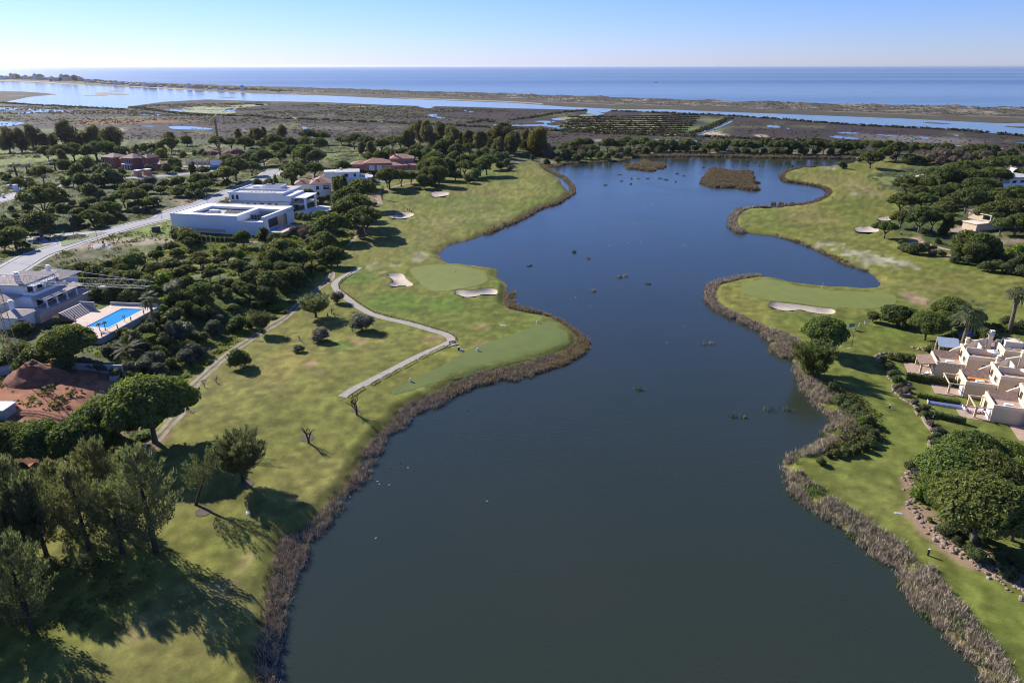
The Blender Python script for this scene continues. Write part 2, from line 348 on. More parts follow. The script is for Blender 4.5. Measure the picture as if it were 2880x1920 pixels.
blotch('b2', [(1080,410,70,35),(1260,405,90,14),(1500,330,90,60),(1160,465,60,10)], PALE, .55, 3)
blotch('b2', [(2050,960,160,40),(2200,1130,240,40)], (.24,.17,.08), .6, 3)
blotch('b4', [(560,220,150,34),(800,300,180,40),(1010,370,190,60),(1250,400,130,50),(1180,440,90,20)], (.36,.33,.24), .55, 2.2, .9)
blotch('a4', [(860,1140,60,70),(800,1185,60,14),(570,965,90,14)], PALE, .6, 3, .8)
blotch('b4', [(1350,710,150,90)], (.30,.20,.13), .75, 5)
blotch('a4', [(650,1080,260,100),(400,1400,330,80),(300,1300,200,50),(1150,970,330,30)], (.19,.165,.05), .7, 20)
blotch('b4', [(1500,600,420,60),(650,110,160,40),(1900,500,300,30)], (.18,.16,.05), .6, 12)
blotch('b4', [(1900,420,600,70),(700,940,260,60),(300,900,300,60),(1200,1020,300,80)], GRN, .55, 10)
blotch('a2', [(1750,1440,330,70),(2000,1300,260,30),(2200,1400,200,80)], (.19,.175,.06), .5, 14)
blotch('a2', [(1350,1430,180,30),(900,840,200,50),(1300,1130,100,40),(2150,1030,260,60)], GRN, .7, 8)
blotch('c3', [(500,900,500,300),(100,100,300,100),(1150,700,200,200),(650,1250,260,160)], (.185,.17,.05), .5, 8)
blotch('c2', [(2050,700,200,150),(2250,450,120,160),(1300,1100,250,200),(2000,150,120,60)], (.21,.175,.07), .6, 5)
blotch('c4', [(900,130,250,60),(1150,500,130,160),(900,850,330,160)], (.165,.19,.04), .5, 6)
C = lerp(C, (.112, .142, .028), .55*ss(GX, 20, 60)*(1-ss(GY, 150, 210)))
# rough earth along the shore
C = lerp(C, (.17, .13, .065), (1-ss(d, .5, 1.0+1.2*fb(9, 21)))*.8*(GY < 700))
C = lerp(C, (.06, .05, .03), 1-ss(d, -.6, .5))
# scrub on the left hill
SC = np.tile(np.array([.072, .086, .030]), (len(GX), 1))
SC = SC*1; a = ss(fb(12, 31), .42, .66)[:, None]; SC = SC*(1-a)+np.array([.115, .145, .036])*a
a = ss(fb(26, 33), .5, .72)[:, None]; SC = SC*(1-a)+np.array([.20, .165, .10])*a
a = ss(fb(5, 34), .52, .7)[:, None]; SC = SC*(1-a)+np.array([.055, .075, .025])*a
w = 1-ss(hd+(fb(7, 35)-.5)*5, -2.5, .5); C = C*(1-w[:, None])+SC*w[:, None]
# other uncut ground: east grove and the strip before the marsh
for poly in ([(2440,500),(2500,480),(2640,460),(2760,455),(3600,520),(3600,800),(2880,742),(2780,715),(2650,705),(2560,672),(2530,650),(2520,600),(2560,560)],
             [(1440,448),(1560,462),(1760,455),(1777,436),(2405,440),(2470,452),(2800,460),(3600,520),(3600,380),(1440,380)],
             [(-700,445),(0,440),(130,442),(700,440),(1150,440),(1360,452),(1440,470),(1440,380),(-700,380)]):
    P = smooth_line(Gp(poly, 1), 3, True); q = sdf_near(GX, GY, P, 20.); w = 1-ss(q+(fb(9, 36)-.5)*8, -3, 3); C = C*(1-w[:, None])+(SC*.9)*w[:, None]
# far golf fairways west, lawns
for c, poly in (('a1', [(0,895),(300,885),(560,870),(700,845),(780,832),(930,838),(1100,842),(1240,850),(1440,850),(1430,872),(1200,880),(930,888),(500,900),(300,925),(60,950),(0,955)]),
                ('a1', [(1600,835),(1760,790),(1900,776),(2352,776),(2352,815),(2100,820),(1700,840)]), ('a2', [(0,780),(110,785),(130,805),(0,815)]),
                ('a2', [(590,815),(700,810),(800,820),(780,860),(700,890),(620,890)]), ('a1', [(0,740),(60,770),(110,800),(0,805)]),
                ('a3', [(510,820),(760,806),(900,806),(905,835),(700,845),(560,855),(450,870),(400,850)]),
                ('b2', [(150,75),(260,40),(440,50),(520,75),(400,120),(250,135)]), ('b1', [(1280,105),(1480,25),(1600,28),(1640,100),(1620,170),(1300,170),(1150,200),(1060,190),(1230,120)]),
                ('a2', [(420,1310),(520,1300),(460,1380),(420,1390)]), ('b1', [(690,1225),(960,1245),(1000,1280),(720,1265)]),
                ('a2', [(1040,1075),(1140,1070),(1130,1110),(1060,1120)])):
    P = smooth_line(W2(c, poly, 4), 3, True); q = sdf_near(GX, GY, P, 12.); C = lerp(C, (.135, .180, .032), (1-ss(q, -1.5, 1))*.95)
# bare sand and earth
for c, poly, col in (('b1', [(650,330),(900,260),(1050,230),(1400,205),(1650,210),(2300,230),(2340,260),(1700,245),(1400,270),(1150,280),(880,320),(620,345)], (.36,.28,.20)),
                ('b1', [(860,300),(1000,265),(1040,290),(1010,320),(880,325)], (.32,.33,.36)),
                ('c1', [(-600,200),(0,150),(300,120),(1030,200),(1060,330),(850,500),(600,700),(300,740),(0,740),(-600,700)], (.30,.125,.07)),
                ('c1', [(150,900),(380,820),(420,950),(350,1200),(250,1250),(200,1150)], (.33,.15,.09)),
                ('b1', [(0,300),(100,210),(230,200),(270,250),(150,320),(0,350)], (.27,.20,.12)),
                ('a1', [(1700,1290),(1790,1240),(1850,1280),(1700,1330)], (.27,.19,.13)),
                ('b4', [(1300,150),(1400,110),(1560,230),(1700,270),(1800,300),(1700,310),(1500,240),(1380,190)], (.33,.22,.16)),
                ('b4', [(1620,40),(1900,0),(1960,90),(1800,120),(1650,110)], (.36,.27,.20)),
                ('c1', [(1250,900),(1450,740),(1520,700),(1600,700),(1500,790),(1330,930)], (.25,.17,.12)),
                ('a2', [(640,1080),(1080,1160),(1130,1170),(1060,1280)], (.22,.17,.10)),
                ('c4', [(1265,850),(1330,800),(1340,950),(1350,1080),(1500,1100),(1700,1300),(2000,1480),(2352,1640),(2352,1850),(2000,1700),(1700,1580),(1500,1430),(1330,1250),(1290,1050)], (.30,.20,.14))):
    P = smooth_line(W2(c, poly, 3), 3, True); q = sdf_near(GX, GY, P, 12.)+(fb(4, 37)-.5)*3; C = lerp(C, col, (1-ss(q, -1.0, .6))*.9); C = C*(1+.12*(fb(1.8, 38, 3)-.5))[:, None]
# marsh
M = np.tile(np.array([.046, .034, .033]), (len(GX), 1))
st = fbm(GX/260+1, GY/60, 41, 5); st2 = fbm(GX/70, GY/30, 42, 5); st3 = fbm(GX/22, GY/16, 43, 4)
for n, lo, hi, col in ((st, .45, .62, (.070,.052,.042)), (st2, .5, .68, (.052,.050,.034)), (st2, .62, .74, (.14,.14,.055)), (st3, .58, .72, (.045,.048,.03))):
    a = ss(n, lo, hi)[:, None]*.8; M = M*(1-a)+np.array(col)*a*.85
w = ss(dm+(fb(30, 44)-.5)*60, -12, 12); C = C*(1-w[:, None])+M*w[:, None]
blotch('a1', [(1200,525,650,26),(900,545,260,16),(1500,520,300,12)], (.21,.105,.04), .85, 25, .5)
blotch('a1', [(500,600,110,20),(450,690,80,30)], (.13,.17,.05), .8, 25)
blotch('a1', [(1000,605,150,12),(2280,600,60,10)], (.42,.38,.34), .9, 25)
blotch('a1', [(1000,340,120,5),(600,290,250,10),(1900,295,300,6)], (.35,.30,.24), .5, 40)
blotch('a2', [(620,590,380,18),(40,610,150,16),(1100,620,250,14)], (.19,.15,.12), .5, 22, .9)
blotch('a4', [(1100,680,560,50),(1500,700,500,40)], (.20,.18,.15), .45, 22, .9)
blotch('a3', [(1830,640,150,30),(2300,670,100,14)], (.44,.36,.27), .95, 12)
blotch('a3', [(450,690,120,6),(800,700,100,6)], (.42,.36,.28), .7, 12)
blotch('a3', [(1700,590,380,35),(1850,520,180,30)], (.15,.19,.06), .85, 20)
fine = 1+.04*(fb(9, 52, 2)-.5); C = C*fine[:, None]
I = np.arange(NR*NA).reshape(NR, NA); F = np.stack([I[:-1, :-1], I[1:, :-1], I[1:, 1:], I[:-1, 1:]], -1).reshape(-1, 4)
m_ground, t, b = newmat('ground'); N = t.nodes; L = t.links
at = N.new('ShaderNodeAttribute'); at.attribute_name = 'Col'; g = N.new('ShaderNodeNewGeometry')
n1 = N.new('ShaderNodeTexNoise'); n1.inputs['Scale'].default_value = 2.2; n1.inputs['Detail'].default_value = 6; n1.inputs['Roughness'].default_value = .7
n2 = N.new('ShaderNodeTexNoise'); n2.inputs['Scale'].default_value = 8; n2.inputs['Detail'].default_value = 4; n2.inputs['Roughness'].default_value = .7
for n in (n1, n2): L.new(g.outputs['Position'], n.inputs['Vector'])
ad = N.new('ShaderNodeMath'); ad.operation = 'ADD'; L.new(n1.outputs[0], ad.inputs[0]); L.new(n2.outputs[0], ad.inputs[1])
mr = N.new('ShaderNodeMapRange'); mr.inputs[1].default_value = .75; mr.inputs[2].default_value = 1.25; mr.inputs[3].default_value = .80; mr.inputs[4].default_value = 1.20; L.new(ad.outputs[0], mr.inputs[0])
sc = N.new('ShaderNodeVectorMath'); sc.operation = 'SCALE'; L.new(at.outputs['Color'], sc.inputs[0]); L.new(mr.outputs[0], sc.inputs['Scale']); L.new(sc.outputs[0], b.inputs['Base Color'])
b.inputs['Roughness'].default_value = .9; b.inputs['Specular IOR Level'].default_value = .12
bp = N.new('ShaderNodeBump'); bp.inputs['Strength'].default_value = .3; bp.inputs['Distance'].default_value = .05; L.new(n1.outputs[0], bp.inputs['Height']); L.new(bp.outputs[0], b.inputs['Normal'])
tag(mesh_np('ground', np.c_[GX, GY, GZ], F, m_ground, True, C), kind='structure')

# ------------------------------------------------------------------ water
m_lake, t, b, g = water_mat('lake_water', (.04, .05, .042), .06, [(1.7, 2.5, .42, .10, 3), (6, 6, .4, .03, 2)], 1.40)
N = t.nodes; L = t.links; n = N.new('ShaderNodeTexNoise'); n.inputs['Scale'].default_value = .018; n.inputs['Detail'].default_value = 3; L.new(g.outputs['Position'], n.inputs['Vector'])
mr = N.new('ShaderNodeMapRange'); mr.inputs[1].default_value = .35; mr.inputs[2].default_value = .7; L.new(n.outputs[0], mr.inputs[0])
mx = N.new('ShaderNodeMix'); mx.data_type = 'RGBA'; mx.inputs[6].default_value = (.023,.033,.021,1); mx.inputs[7].default_value = (.028,.035,.023,1); L.new(mr.outputs[0], mx.inputs[0]); L.new(mx.outputs[2], b.inputs['Base Color'])
lo = LAKE.min(0)-8; hi = LAKE.max(0)+8
tag(mesh_np('lake', [(lo[0], lo[1]-30, 0), (hi[0], lo[1]-30, 0), (hi[0], hi[1], 0), (lo[0], hi[1], 0)], [(0, 1, 2, 3)], m_lake), kind='structure')
n3 = N.new('ShaderNodeTexNoise'); n3.inputs['Scale'].default_value = .03; n3.inputs['Detail'].default_value = 5; n3.inputs['Distortion'].default_value = 1.2; L.new(g.outputs['Position'], n3.inputs['Vector'])
mr3 = N.new('ShaderNodeMapRange'); mr3.inputs[1].default_value = .4; mr3.inputs[2].default_value = .65; mr3.inputs[3].default_value = .03; mr3.inputs[4].default_value = .16; L.new(n3.outputs[0], mr3.inputs[0]); L.new(mr3.outputs[0], b.inputs['Roughness'])
m_lag = water_mat('lagoon_water', (.03, .05, .075), .10, [(.25, .5, .12, .5, 3)])[0]
m_sea, t, b, g = water_mat('sea_water', (.11, .19, .30), .36, [(.006, .018, .55, 14.0, 4), (.05, .12, .6, 1.2, 3)])
N = t.nodes; L = t.links; mp = N.new('ShaderNodeMapping'); mp.inputs['Scale'].default_value = (.00012, .0016, 1); L.new(g.outputs['Position'], mp.inputs['Vector']); n = N.new('ShaderNodeTexNoise'); n.inputs['Scale'].default_value = 1; n.inputs['Detail'].default_value = 5; L.new(mp.outputs[0], n.inputs['Vector'])
mr = N.new('ShaderNodeMapRange'); mr.inputs[1].default_value = .35; mr.inputs[2].default_value = .65; L.new(n.outputs[0], mr.inputs[0]); mx = N.new('ShaderNodeMix'); mx.data_type = 'RGBA'; mx.inputs[6].default_value = (.08,.15,.26,1); mx.inputs[7].default_value = (.17,.26,.37,1); L.new(mr.outputs[0], mx.inputs[0]); L.new(mx.outputs[2], b.inputs['Base Color'])
SPIT_SEA = nat('a1', [(-1500,85),(0,122),(440,135),(900,160),(1200,175),(1700,192),(2352,215)])+nat('a2', [(300,225),(900,243),(1500,264),(2000,278),(2352,289)])+nat('a3', [(500,303),(1200,330),(1800,350),(2352,366)])+nat('a4', [(1200,392),(2352,417),(5000,470)])
SPIT_LAG = nat('a1', [(-1500,120),(0,158),(600,190),(1200,213),(1700,240),(2352,274)])+nat('a2', [(600,290),(1200,316),(1700,335),(2352,358)])+nat('a3', [(500,395),(1000,418),(1400,418),(1800,436),(2352,456)])+nat('a4', [(1200,502),(2100,546),(2352,545),(5000,640)])
SS_ = smooth_line(Gp(SPIT_SEA, 0), 4); SL_ = smooth_line(Gp(SPIT_LAG, 1), 4)
sea_poly = [tuple(p) for p in SS_]+[(60000, 2000), (90000, 90000), (-90000, 90000), (-60000, 6000)]
P = [Vector(p) for p in sea_poly]; r = delaunay_2d_cdt(P, [], [list(range(len(P)))], 1, 1e-3)
F = []
for f in r[2]:
    f = list(f); a_, b_, c_ = (r[0][f[0]], r[0][f[1]], r[0][f[2]])
    if (b_-a_).cross(c_-a_) < 0: f = f[::-1]
    F.append(f[:3])
tag(mesh_np('sea', [(v.x, v.y, 1.35) for v in r[0]], F, m_sea), kind='structure')
LAG = SPIT_LAG+[(4500,420)]+[(2880,383)]+nat('a4', [(1700,606),(1000,572),(500,538),(0,500)])+nat('a3', [(1900,470),(1400,450),(900,432),(855,448),(780,440),(850,458),(720,490),(640,478),(770,466),(680,455),(690,438),(660,425),(500,420),(0,409)])+\
  nat('a2', [(2000,397),(1640,389),(1600,412),(1490,398),(1510,388),(1200,378),(600,352),(0,342)])+nat('a1', [(1900,328),(1500,350),(1190,392),(1150,415),(600,392),(60,348),(270,305),(530,283),(400,268),(200,255),(0,250),(-1500,200)])
lagw = Gp([p for p in LAG if p[0] < 4600], 1.3)
drape('lagoon', lagw, 0, m_lag, flat=1.42)
def flatpoly(name, c, pts, z, m, sm=4): return drape(name, smooth_line(W2(c, pts, z), sm, True), 0, m, flat=z)
for c, pts in (('a1', [(-300,398),(0,402),(300,412),(650,434),(450,446),(140,460),(200,445),(310,436),(220,424),(0,432),(-300,430)]),
               ('a1', [(-300,520),(0,530),(160,533),(225,545),(180,556),(90,572),(0,580),(-300,590)]), ('a1', [(1280,462),(1400,460),(1580,470),(1480,478),(1380,480)]),
               ('a1', [(1550,578),(1640,572),(1800,578),(1930,592),(1940,604),(1750,604),(1600,600)]), ('a1', [(1300,570),(1420,572),(1380,578)]),
               ('a1', [(1520,430),(1600,418),(1700,430),(1900,436),(2060,430),(2180,405),(2120,440),(1980,442),(1700,440)]), ('a1', [(1200,408),(1420,416),(1400,428),(1250,420)]),
               ('a2', [(425,580),(450,578),(475,592),(440,600)]), ('a2', [(1580,470),(1660,462),(1660,480),(1740,494),(1700,502),(1620,490)]), ('a2', [(1890,425),(1930,418),(1960,430),(2005,436),(1990,446),(1940,440)]),
               ('a2', [(2190,555),(2260,542),(2330,565),(2330,578),(2200,570)]), ('a3', [(200,528),(300,523),(400,530),(320,548),(330,560),(420,574),(560,600),(650,605),(600,612),(430,600),(380,585),(250,572),(0,570),(0,560),(270,556),(290,540)]),
               ('a3', [(365,505),(420,498),(465,512),(440,520),(380,514)]), ('a3', [(1060,700),(1120,692),(1215,690),(1200,706),(1100,712)]), ('a3', [(1300,690),(1500,696),(1720,708),(1720,718),(1400,708)]),
               ('a3', [(1860,712),(1935,716),(1930,726),(1880,724)]), ('a3', [(1680,652),(1760,622),(1850,590),(1930,560),(2000,526),(2030,528),(1950,568),(1860,604),(1770,632),(1720,655)]),
               ('a4', [(0,562),(80,566),(125,580),(80,588),(0,578)]), ('a4', [(160,590),(200,590),(190,598)]), ('a4', [(640,630),(760,626),(850,640),(700,642)]), ('a4', [(970,650),(1080,652),(1240,672),(1120,668)]),
               ('a4', [(1290,680),(1350,678),(1340,695)]), ('a4', [(1390,668),(1480,680),(1450,695)]), ('a4', [(1700,650),(1755,656),(1740,668)]), ('a4', [(560,660),(700,665),(840,690),(640,685)]), ('a4', [(1190,728),(1330,735),(1330,742)]),
               ('a4', [(2280,722),(2400,728),(2400,740)]), ('a1', [(1880,280),(1700,283),(1750,290)])):
    flatpoly('marsh_pool', c, pts, 1.6, m_lag)
m_mud = mat('mud_flat', (.10, .085, .07), .7, .2, .02); m_algae = mat('green_mud', (.22, .235, .09), .8, .2, .02)
for c, pts in (('a1', [(760,292),(880,285),(870,268),(960,262),(1100,270),(1190,282),(1080,286),(1000,280),(960,292)]), ('a1', [(980,247),(1100,244),(1140,250),(1060,254)]), ('a1', [(1990,304),(2170,306),(2100,310)]),
               ('a4', [(1420,535),(1560,540),(1690,552),(1560,548)]), ('a4', [(2170,572),(2352,574),(2600,590),(2352,588)])):
    flatpoly('mud_flat', c, pts, 1.6, m_mud)
for c, pts in (('a1', [(1650,425),(1720,398),(1900,390),(2100,385),(2400,366),(2400,384),(2200,402),(2060,418),(2170,440),(2120,456),(1960,458),(1800,448),(1640,440)]), ('a2', [(0,368),(60,365),(110,374),(0,382)]),
               ('a2', [(830,392),(950,386),(1040,392),(900,400)]), ('a3', [(620,470),(740,463),(760,470),(650,480)]), ('a3', [(400,500),(560,480),(640,512),(480,520)]), ('a3', [(400,565),(700,575),(830,605),(650,605),(430,580)]),
               ('a4', [(250,448),(700,462),(1150,490),(900,484),(500,468),(260,456)]), ('a2', [(240,490),(700,510),(900,520),(700,518),(250,500)])):
    flatpoly('green_mud', c, pts, 1.5, m_algae)
# dune spit between lagoon and sea
n = 1500; ts = np.linspace(0, 1, n); cs = lambda Q: np.c_[np.interp(ts, np.linspace(0, 1, len(Q)), Q[:, 0]), np.interp(ts, np.linspace(0, 1, len(Q)), Q[:, 1])]
xs = np.r_[np.linspace(SL_[0, 0], -1500, 500), np.linspace(-1495, 1800, 2200)]
ya = np.interp(xs, SL_[:, 0], SL_[:, 1]); yb = np.interp(xs, SS_[:, 0], SS_[:, 1]); yb = np.maximum(yb, ya+40)
kk = 40; V = []; CC = []
for j in range(kk+1):
    f = j/kk; y = ya*(1-f)+yb*f; pr = np.clip(f*9, 0, 1)*np.clip((1-f)*5, 0, 1)
    near = ss(xs, -2200, -1000)
    hh = pr*(1.0+(fbm(xs/40, y/22, 61, 5))**1.4*9.0*ss(f, .30, .62)*near+2.5*(1-near)*fbm(xs/60, y/40, 62, 4))
    V.append(np.c_[xs, y, 1.30+hh])
    nz = fbm(xs/26, y/9, 63, 5); c = np.tile(np.array([.105, .088, .075]), (len(xs), 1)); a = ss(nz, .36, .56)[:, None]*(.85 if f > .3 else .7)
    c = c*(1-a)+(np.array([.085, .082, .052]))*a; s_ = (ss(nz, .56, .68)*.8)[:, None]*near[:, None]; c = c*(1-s_)+np.array([.28,.235,.18])*s_
    bs = np.clip(1-abs(f-.06)/.06, 0, 1)*ss(fbm(xs/300, xs*0, 64, 2), .40, .52)*(xs < 60)+np.clip(1-abs(f-.28)/.04, 0, 1)*ss(fbm(xs/120, xs*0, 65, 3), .58, .66)*.5+(f > .96)*.8
    c = c*(1-np.clip(bs, 0, 1)[:, None])+np.array([.46, .38, .27])*np.clip(bs, 0, 1)[:, None]
    low = float(1-ss(f, .24, .4))*ss(xs, -700, -200)[:, None]*.85*(1-np.clip(bs, 0, 1)[:, None]); c = c*(1-low)+np.array([.078, .07, .045])*low
    CC.append(c)
V = np.stack(V, 1).reshape(-1, 3); CC = np.stack(CC, 1).reshape(-1, 3); I = np.arange(len(V)).reshape(-1, kk+1)
F = np.stack([I[:-1, :-1], I[1:, :-1], I[1:, 1:], I[:-1, 1:]], -1).reshape(-1, 4)
mesh = tag(mesh_np('dunes', V, F, m_ground, True, CC), kind='structure')

# ------------------------------------------------------------------ greens, bunkers, paths, roads
m_sand = mat('bunker_sand', (.50, .42, .33), .9, .10, .9, bump=.35, bscale=2)
for k, P in BUNKW.items(): drape('bunker', P, .05, m_sand, res=1.2 if k in ('b1', 'b2', 'b8') else 2.5)
m_green = mat('putting_green_turf', (.158, .182, .042), .9, .08, .25); m_tee = mat('tee_turf', (.112, .143, .032), .9, .08, .25)
def green(name, c, pts, m):
    return drape(name, smooth_line(W2(c, pts, 1.4), 4, True), .03, m, res=2.0)
green('putting_green', 'b2', [(1410,450),(1460,425),(1620,402),(1780,402),(1950,425),(2070,460),(2125,510),(2110,560),(1990,600),(1800,632),(1620,628),(1540,595),(1480,530)], m_green)
green('putting_green', 'b4', [(-90,540),(60,540),(300,600),(600,635),(900,650),(1130,672),(1180,720),(1130,770),(900,800),(700,790),(560,790),(380,770),(200,745),(60,735),(-120,700),(-250,640),(-200,570)], m_green)
green('putting_green', 'a4', [(930,1045),(1020,1030),(1190,1036),(1380,1036),(1430,1060),(1330,1085),(1150,1100),(1010,1080)], m_green)
green('tee_ground', 'b2', [(1250,1545),(1340,1500),(1700,1330),(2000,1160),(2352,1040),(2560,960),(2690,915),(2770,930),(2850,990),(2890,1075),(2850,1130),(2640,1215),(2300,1300),(1900,1410),(1600,1490),(1350,1570),(1260,1580)], m_tee)
m_path = mat('path_stone', (.34, .305, .255), .9, .16, .8, bump=.4, bscale=5); m_dirt = mat('track_earth', (.28, .225, .165), .95, .30, .6, bump=.5)
m_asph = mat('asphalt', (.30, .295, .30), .85, .10, .15); m_pave = mat('pavement_slab', (.42, .39, .36), .9, .10, .5); m_kerb = mat('kerb_stone', (.5, .48, .45), .8, .08, 1)
CPX = nat('b2', [(955,430),(870,482),(770,535),(722,585),(748,642),(830,710),(920,780),(1050,852),(1200,900),(1400,945),(1600,1002),(1740,1045),(1790,1085),(1765,1125),(1500,1242),(1250,1372),(1000,1500)])+nat('c3', [(900,112),(775,192)])
CART = Gp(CPX, 1.4); CART = np.array([tuple(P3(a, b).xy) for a, b in CPX])
_, CC_, CN_ = ribbon('cart_path', CART, 2.3, .04, m_path, step=1.0, smooth_n=10)
TRK = [tuple(P3(a, b).xy) for a, b in nat('b2', [(700,478),(680,530),(640,575),(520,665),(420,742),(280,880),(100,990)])+nat('b1', [(2150,1190),(2000,1310),(1850,1445),(1760,1540)])+nat('c1', [(1755,310),(1700,450),(1620,560),(1520,680),(1420,780),(1290,900),(1200,985)])]
m_rut = mat('worn_earth', (.40, .34, .27), .95, .2, .5)
ribbon('dirt_track', TRK, 2.7, .03, m_dirt, step=1.0, smooth_n=8, wob=.45)
ribbon('track_grass', TRK, .7, .06, mat('track_turf', (.13,.135,.05), .95, .3, .6), step=1.0, smooth_n=8, wob=.9)
TR2 = [tuple(P3(a, b).xy) for a, b in nat('b2', [(930,130),(880,195),(830,240)])]; ribbon('footpath', TR2, 1.6, .04, m_dirt, step=1.5, wob=.2)
TR3 = [tuple(P3(a, b).xy) for a, b in nat('a2', [(1450,1090),(1300,1120),(1170,1165),(1120,1190),(1110,1215),(1135,1260),(1140,1290)])]; ribbon('footpath', TR3, 3.0, .04, mat('red_earth', (.33,.22,.15), .95, .2, .4), step=1.5, wob=.3)
TR4 = [tuple(P3(a, b).xy) for a, b in nat('b4', [(1330,160),(1420,200),(1560,245),(1700,280),(1850,315),(2000,355),(2200,415),(2352,450),(2600,520)])]; ribbon('footpath', TR4, 2.2, .04, mat('pink_path', (.40,.29,.22), .95, .15, .4), step=1.5)
TR5 = [tuple(P3(a, b).xy) for a, b in nat('a3', [(900,815),(1300,818),(1700,818),(2352,820)])+nat('a4', [(300,822),(700,828),(1000,850)])]; ribbon('footpath', TR5, 2.5, .05, mat('pale_path', (.42,.34,.24), .95, .15, .4), step=4)
LEV = [G(a, b, 1.6) for a, b in nat('a2', [(240,492),(700,515),(1400,542),(2352,586)])+nat('a3', [(400,612),(800,632),(1200,645),(1600,656),(2352,690)])+nat('a4', [(900,722),(1700,752),(2352,790)])]
_, C2, N2 = ribbon('levee_path', LEV, 5, .35, mat('levee_sand', (.42,.35,.24), .95, .1, .1), step=15)
R1 = [tuple(P3(a, b).xy) for a, b in nat('b1', [(-420,760),(-200,640),(0,520),(180,410),(330,330),(520,265),(700,205),(900,140),(1100,85),(1300,30),(1500,-15)])+nat('a1', [(1580,1370),(1700,1330),(1850,1290),(2000,1230),(2200,1150)])+nat('a2', [(60,1060),(120,1010),(180,980),(250,985),(310,1030)])]
R2 = [tuple(P3(a, b).xy) for a, b in nat('a1', [(-500,1380),(-200,1310),(0,1262),(200,1190),(400,1150),(600,1118),(800,1090),(1150,1055),(1450,1035),(1740,1010),(1900,990),(2060,975)])]
R3 = [tuple(P3(a, b).xy) for a, b in nat('b1', [(-400,110),(-100,140),(100,150),(260,165),(420,200),(520,230)])]
R4 = [tuple(P3(a, b).xy) for a, b in nat('b1', [(330,165),(520,145),(760,130),(960,108),(1060,95)])]
def road(pts, w, pv=1.6, kerb=True):
    ribbon('pavement', pts, w+2*pv+.3, .05, m_pave, step=2.5); o, C_, N_ = ribbon('road', pts, w, .09, m_asph, step=2.5)
    return C_, N_
ra = road(R1, 8.5); rb = road(R2, 6.5, 1.4); 
ribbon('road', R3, 7.5, .10, m_asph, step=2.5); ribbon('road', R4, 6.5, .11, m_asph, step=2.5)
m_line = mat('road_marking', (.72, .72, .70), .7, .05, 1)
def side(C_, N_, off, w, h, m, name, a=0, b=None, kind='structure'):
    q = C_+N_*off; q = q[a:b]; n_ = len(q); V = []; nn = N_[a:b]
    for s_, top in ((-w/2, 0), (-w/2, 1), (w/2, 1), (w/2, 0)):
        p = q+nn*s_; V.append(np.c_[p, height(p[:, 0], p[:, 1])+.10+(h if top else -.05)])
    V = np.stack(V, 1).reshape(-1, 3); F = [(i*4+k, (i+1)*4+k, (i+1)*4+k+1, i*4+k+1) for i in range(n_-1) for k in range(3)]
    return tag(mesh_np(name, V, np.array(F)[:, ::-1], m), kind=kind)
for (C_, N_), hw in ((ra, 4.35), (rb, 3.35)):
    for s_ in (-1, 1): side(C_, N_, s_*hw, .22, .12, m_kerb, 'kerb')
m_track = mat('pressed_grass', (.115, .135, .035), .9, .12, .8)
for pts in ([(1345,330),(1365,290),(1410,245),(1470,190),(1540,140),(1600,105)], [(1370,335),(1388,295),(1432,250),(1490,196),(1558,146),(1618,112)], [(1415,310),(1440,260),(1475,220)], [(1545,245),(1570,205),(1610,165)], [(1570,250),(1594,210),(1632,172)]):
    ribbon('wheel_track', [tuple(P3(a, b).xy) for a, b in nat('b2', pts)], .45, .03, m_track, step=1.5)
for pts in ([(1795,1380),(1790,1320),(1820,1260),(1880,1200)], [(1812,1385),(1808,1322),(1838,1264),(1898,1204)], [(1970,1240),(1985,1180)], [(2000,1240),(2012,1180)]):
    ribbon('wheel_track', [tuple(P3(a, b).xy) for a, b in nat('a2', pts)], .6, .03, m_track, step=2)
# the grass island at the junction
isl = smooth_line(np.array([tuple(P3(a, b).xy) for a, b in nat('b1', [(510,172),(560,165),(760,150),(970,118),(900,150),(760,195),(640,232),(575,246),(560,222),(535,190)])]), 4, True)
drape('traffic_island', isl, .24, mat('island_turf', (.15,.19,.05), .9, .15, .5), res=2)
n_ = len(isl); ctr = isl.mean(0); out = isl+(isl-ctr)/(np.hypot((isl-ctr)[:, 0], (isl-ctr)[:, 1])[:, None])*.35
V = []; 
for i in range(n_):
    for (p, dz) in ((isl[i], .26), (out[i], .26), (out[i], .05)): V.append((p[0], p[1], hz(*p)+dz))
F = [(i*3+k, ((i+1) % n_)*3+k, ((i+1) % n_)*3+k+1, i*3+k+1) for i in range(n_) for k in range(2)]
tag(mesh_np('island_kerb', V, F, m_kerb), kind='structure')
# ------------------------------------------------------------------ foliage meshes
def leaf_tris(P, Nrm, size, rng, tilt=.6, asp=1.6):
    """one small two-triangle leaf clump at each point P, roughly facing Nrm"""
    n = len(P); Nn = Nrm+rng.normal(0, tilt, (n, 3)); Nn /= np.linalg.norm(Nn, axis=1)[:, None]+1e-9
    a = np.cross(Nn, rng.normal(0, 1, (n, 3))); a /= np.linalg.norm(a, axis=1)[:, None]+1e-9; b = np.cross(Nn, a)
    s = (size*rng.uniform(.6, 1.4, n))[:, None]
    V = np.stack([P-a*s*asp*.5, P+b*s*.45+Nn*s*.15, P+a*s*asp*.5, P-b*s*.45+Nn*s*.15], 1).reshape(-1, 3)
    i = np.arange(n)*4; F = np.stack([i, i+1, i+2, i, i+2, i+3], 1).reshape(-1, 3)
    return V, F
def sph(rng, n, up=-1.0):
    z = rng.uniform(up, 1, n); t = rng.uniform(0, 2*np.pi, n); r = np.sqrt(1-z*z); return np.c_[r*np.cos(t), r*np.sin(t), z]
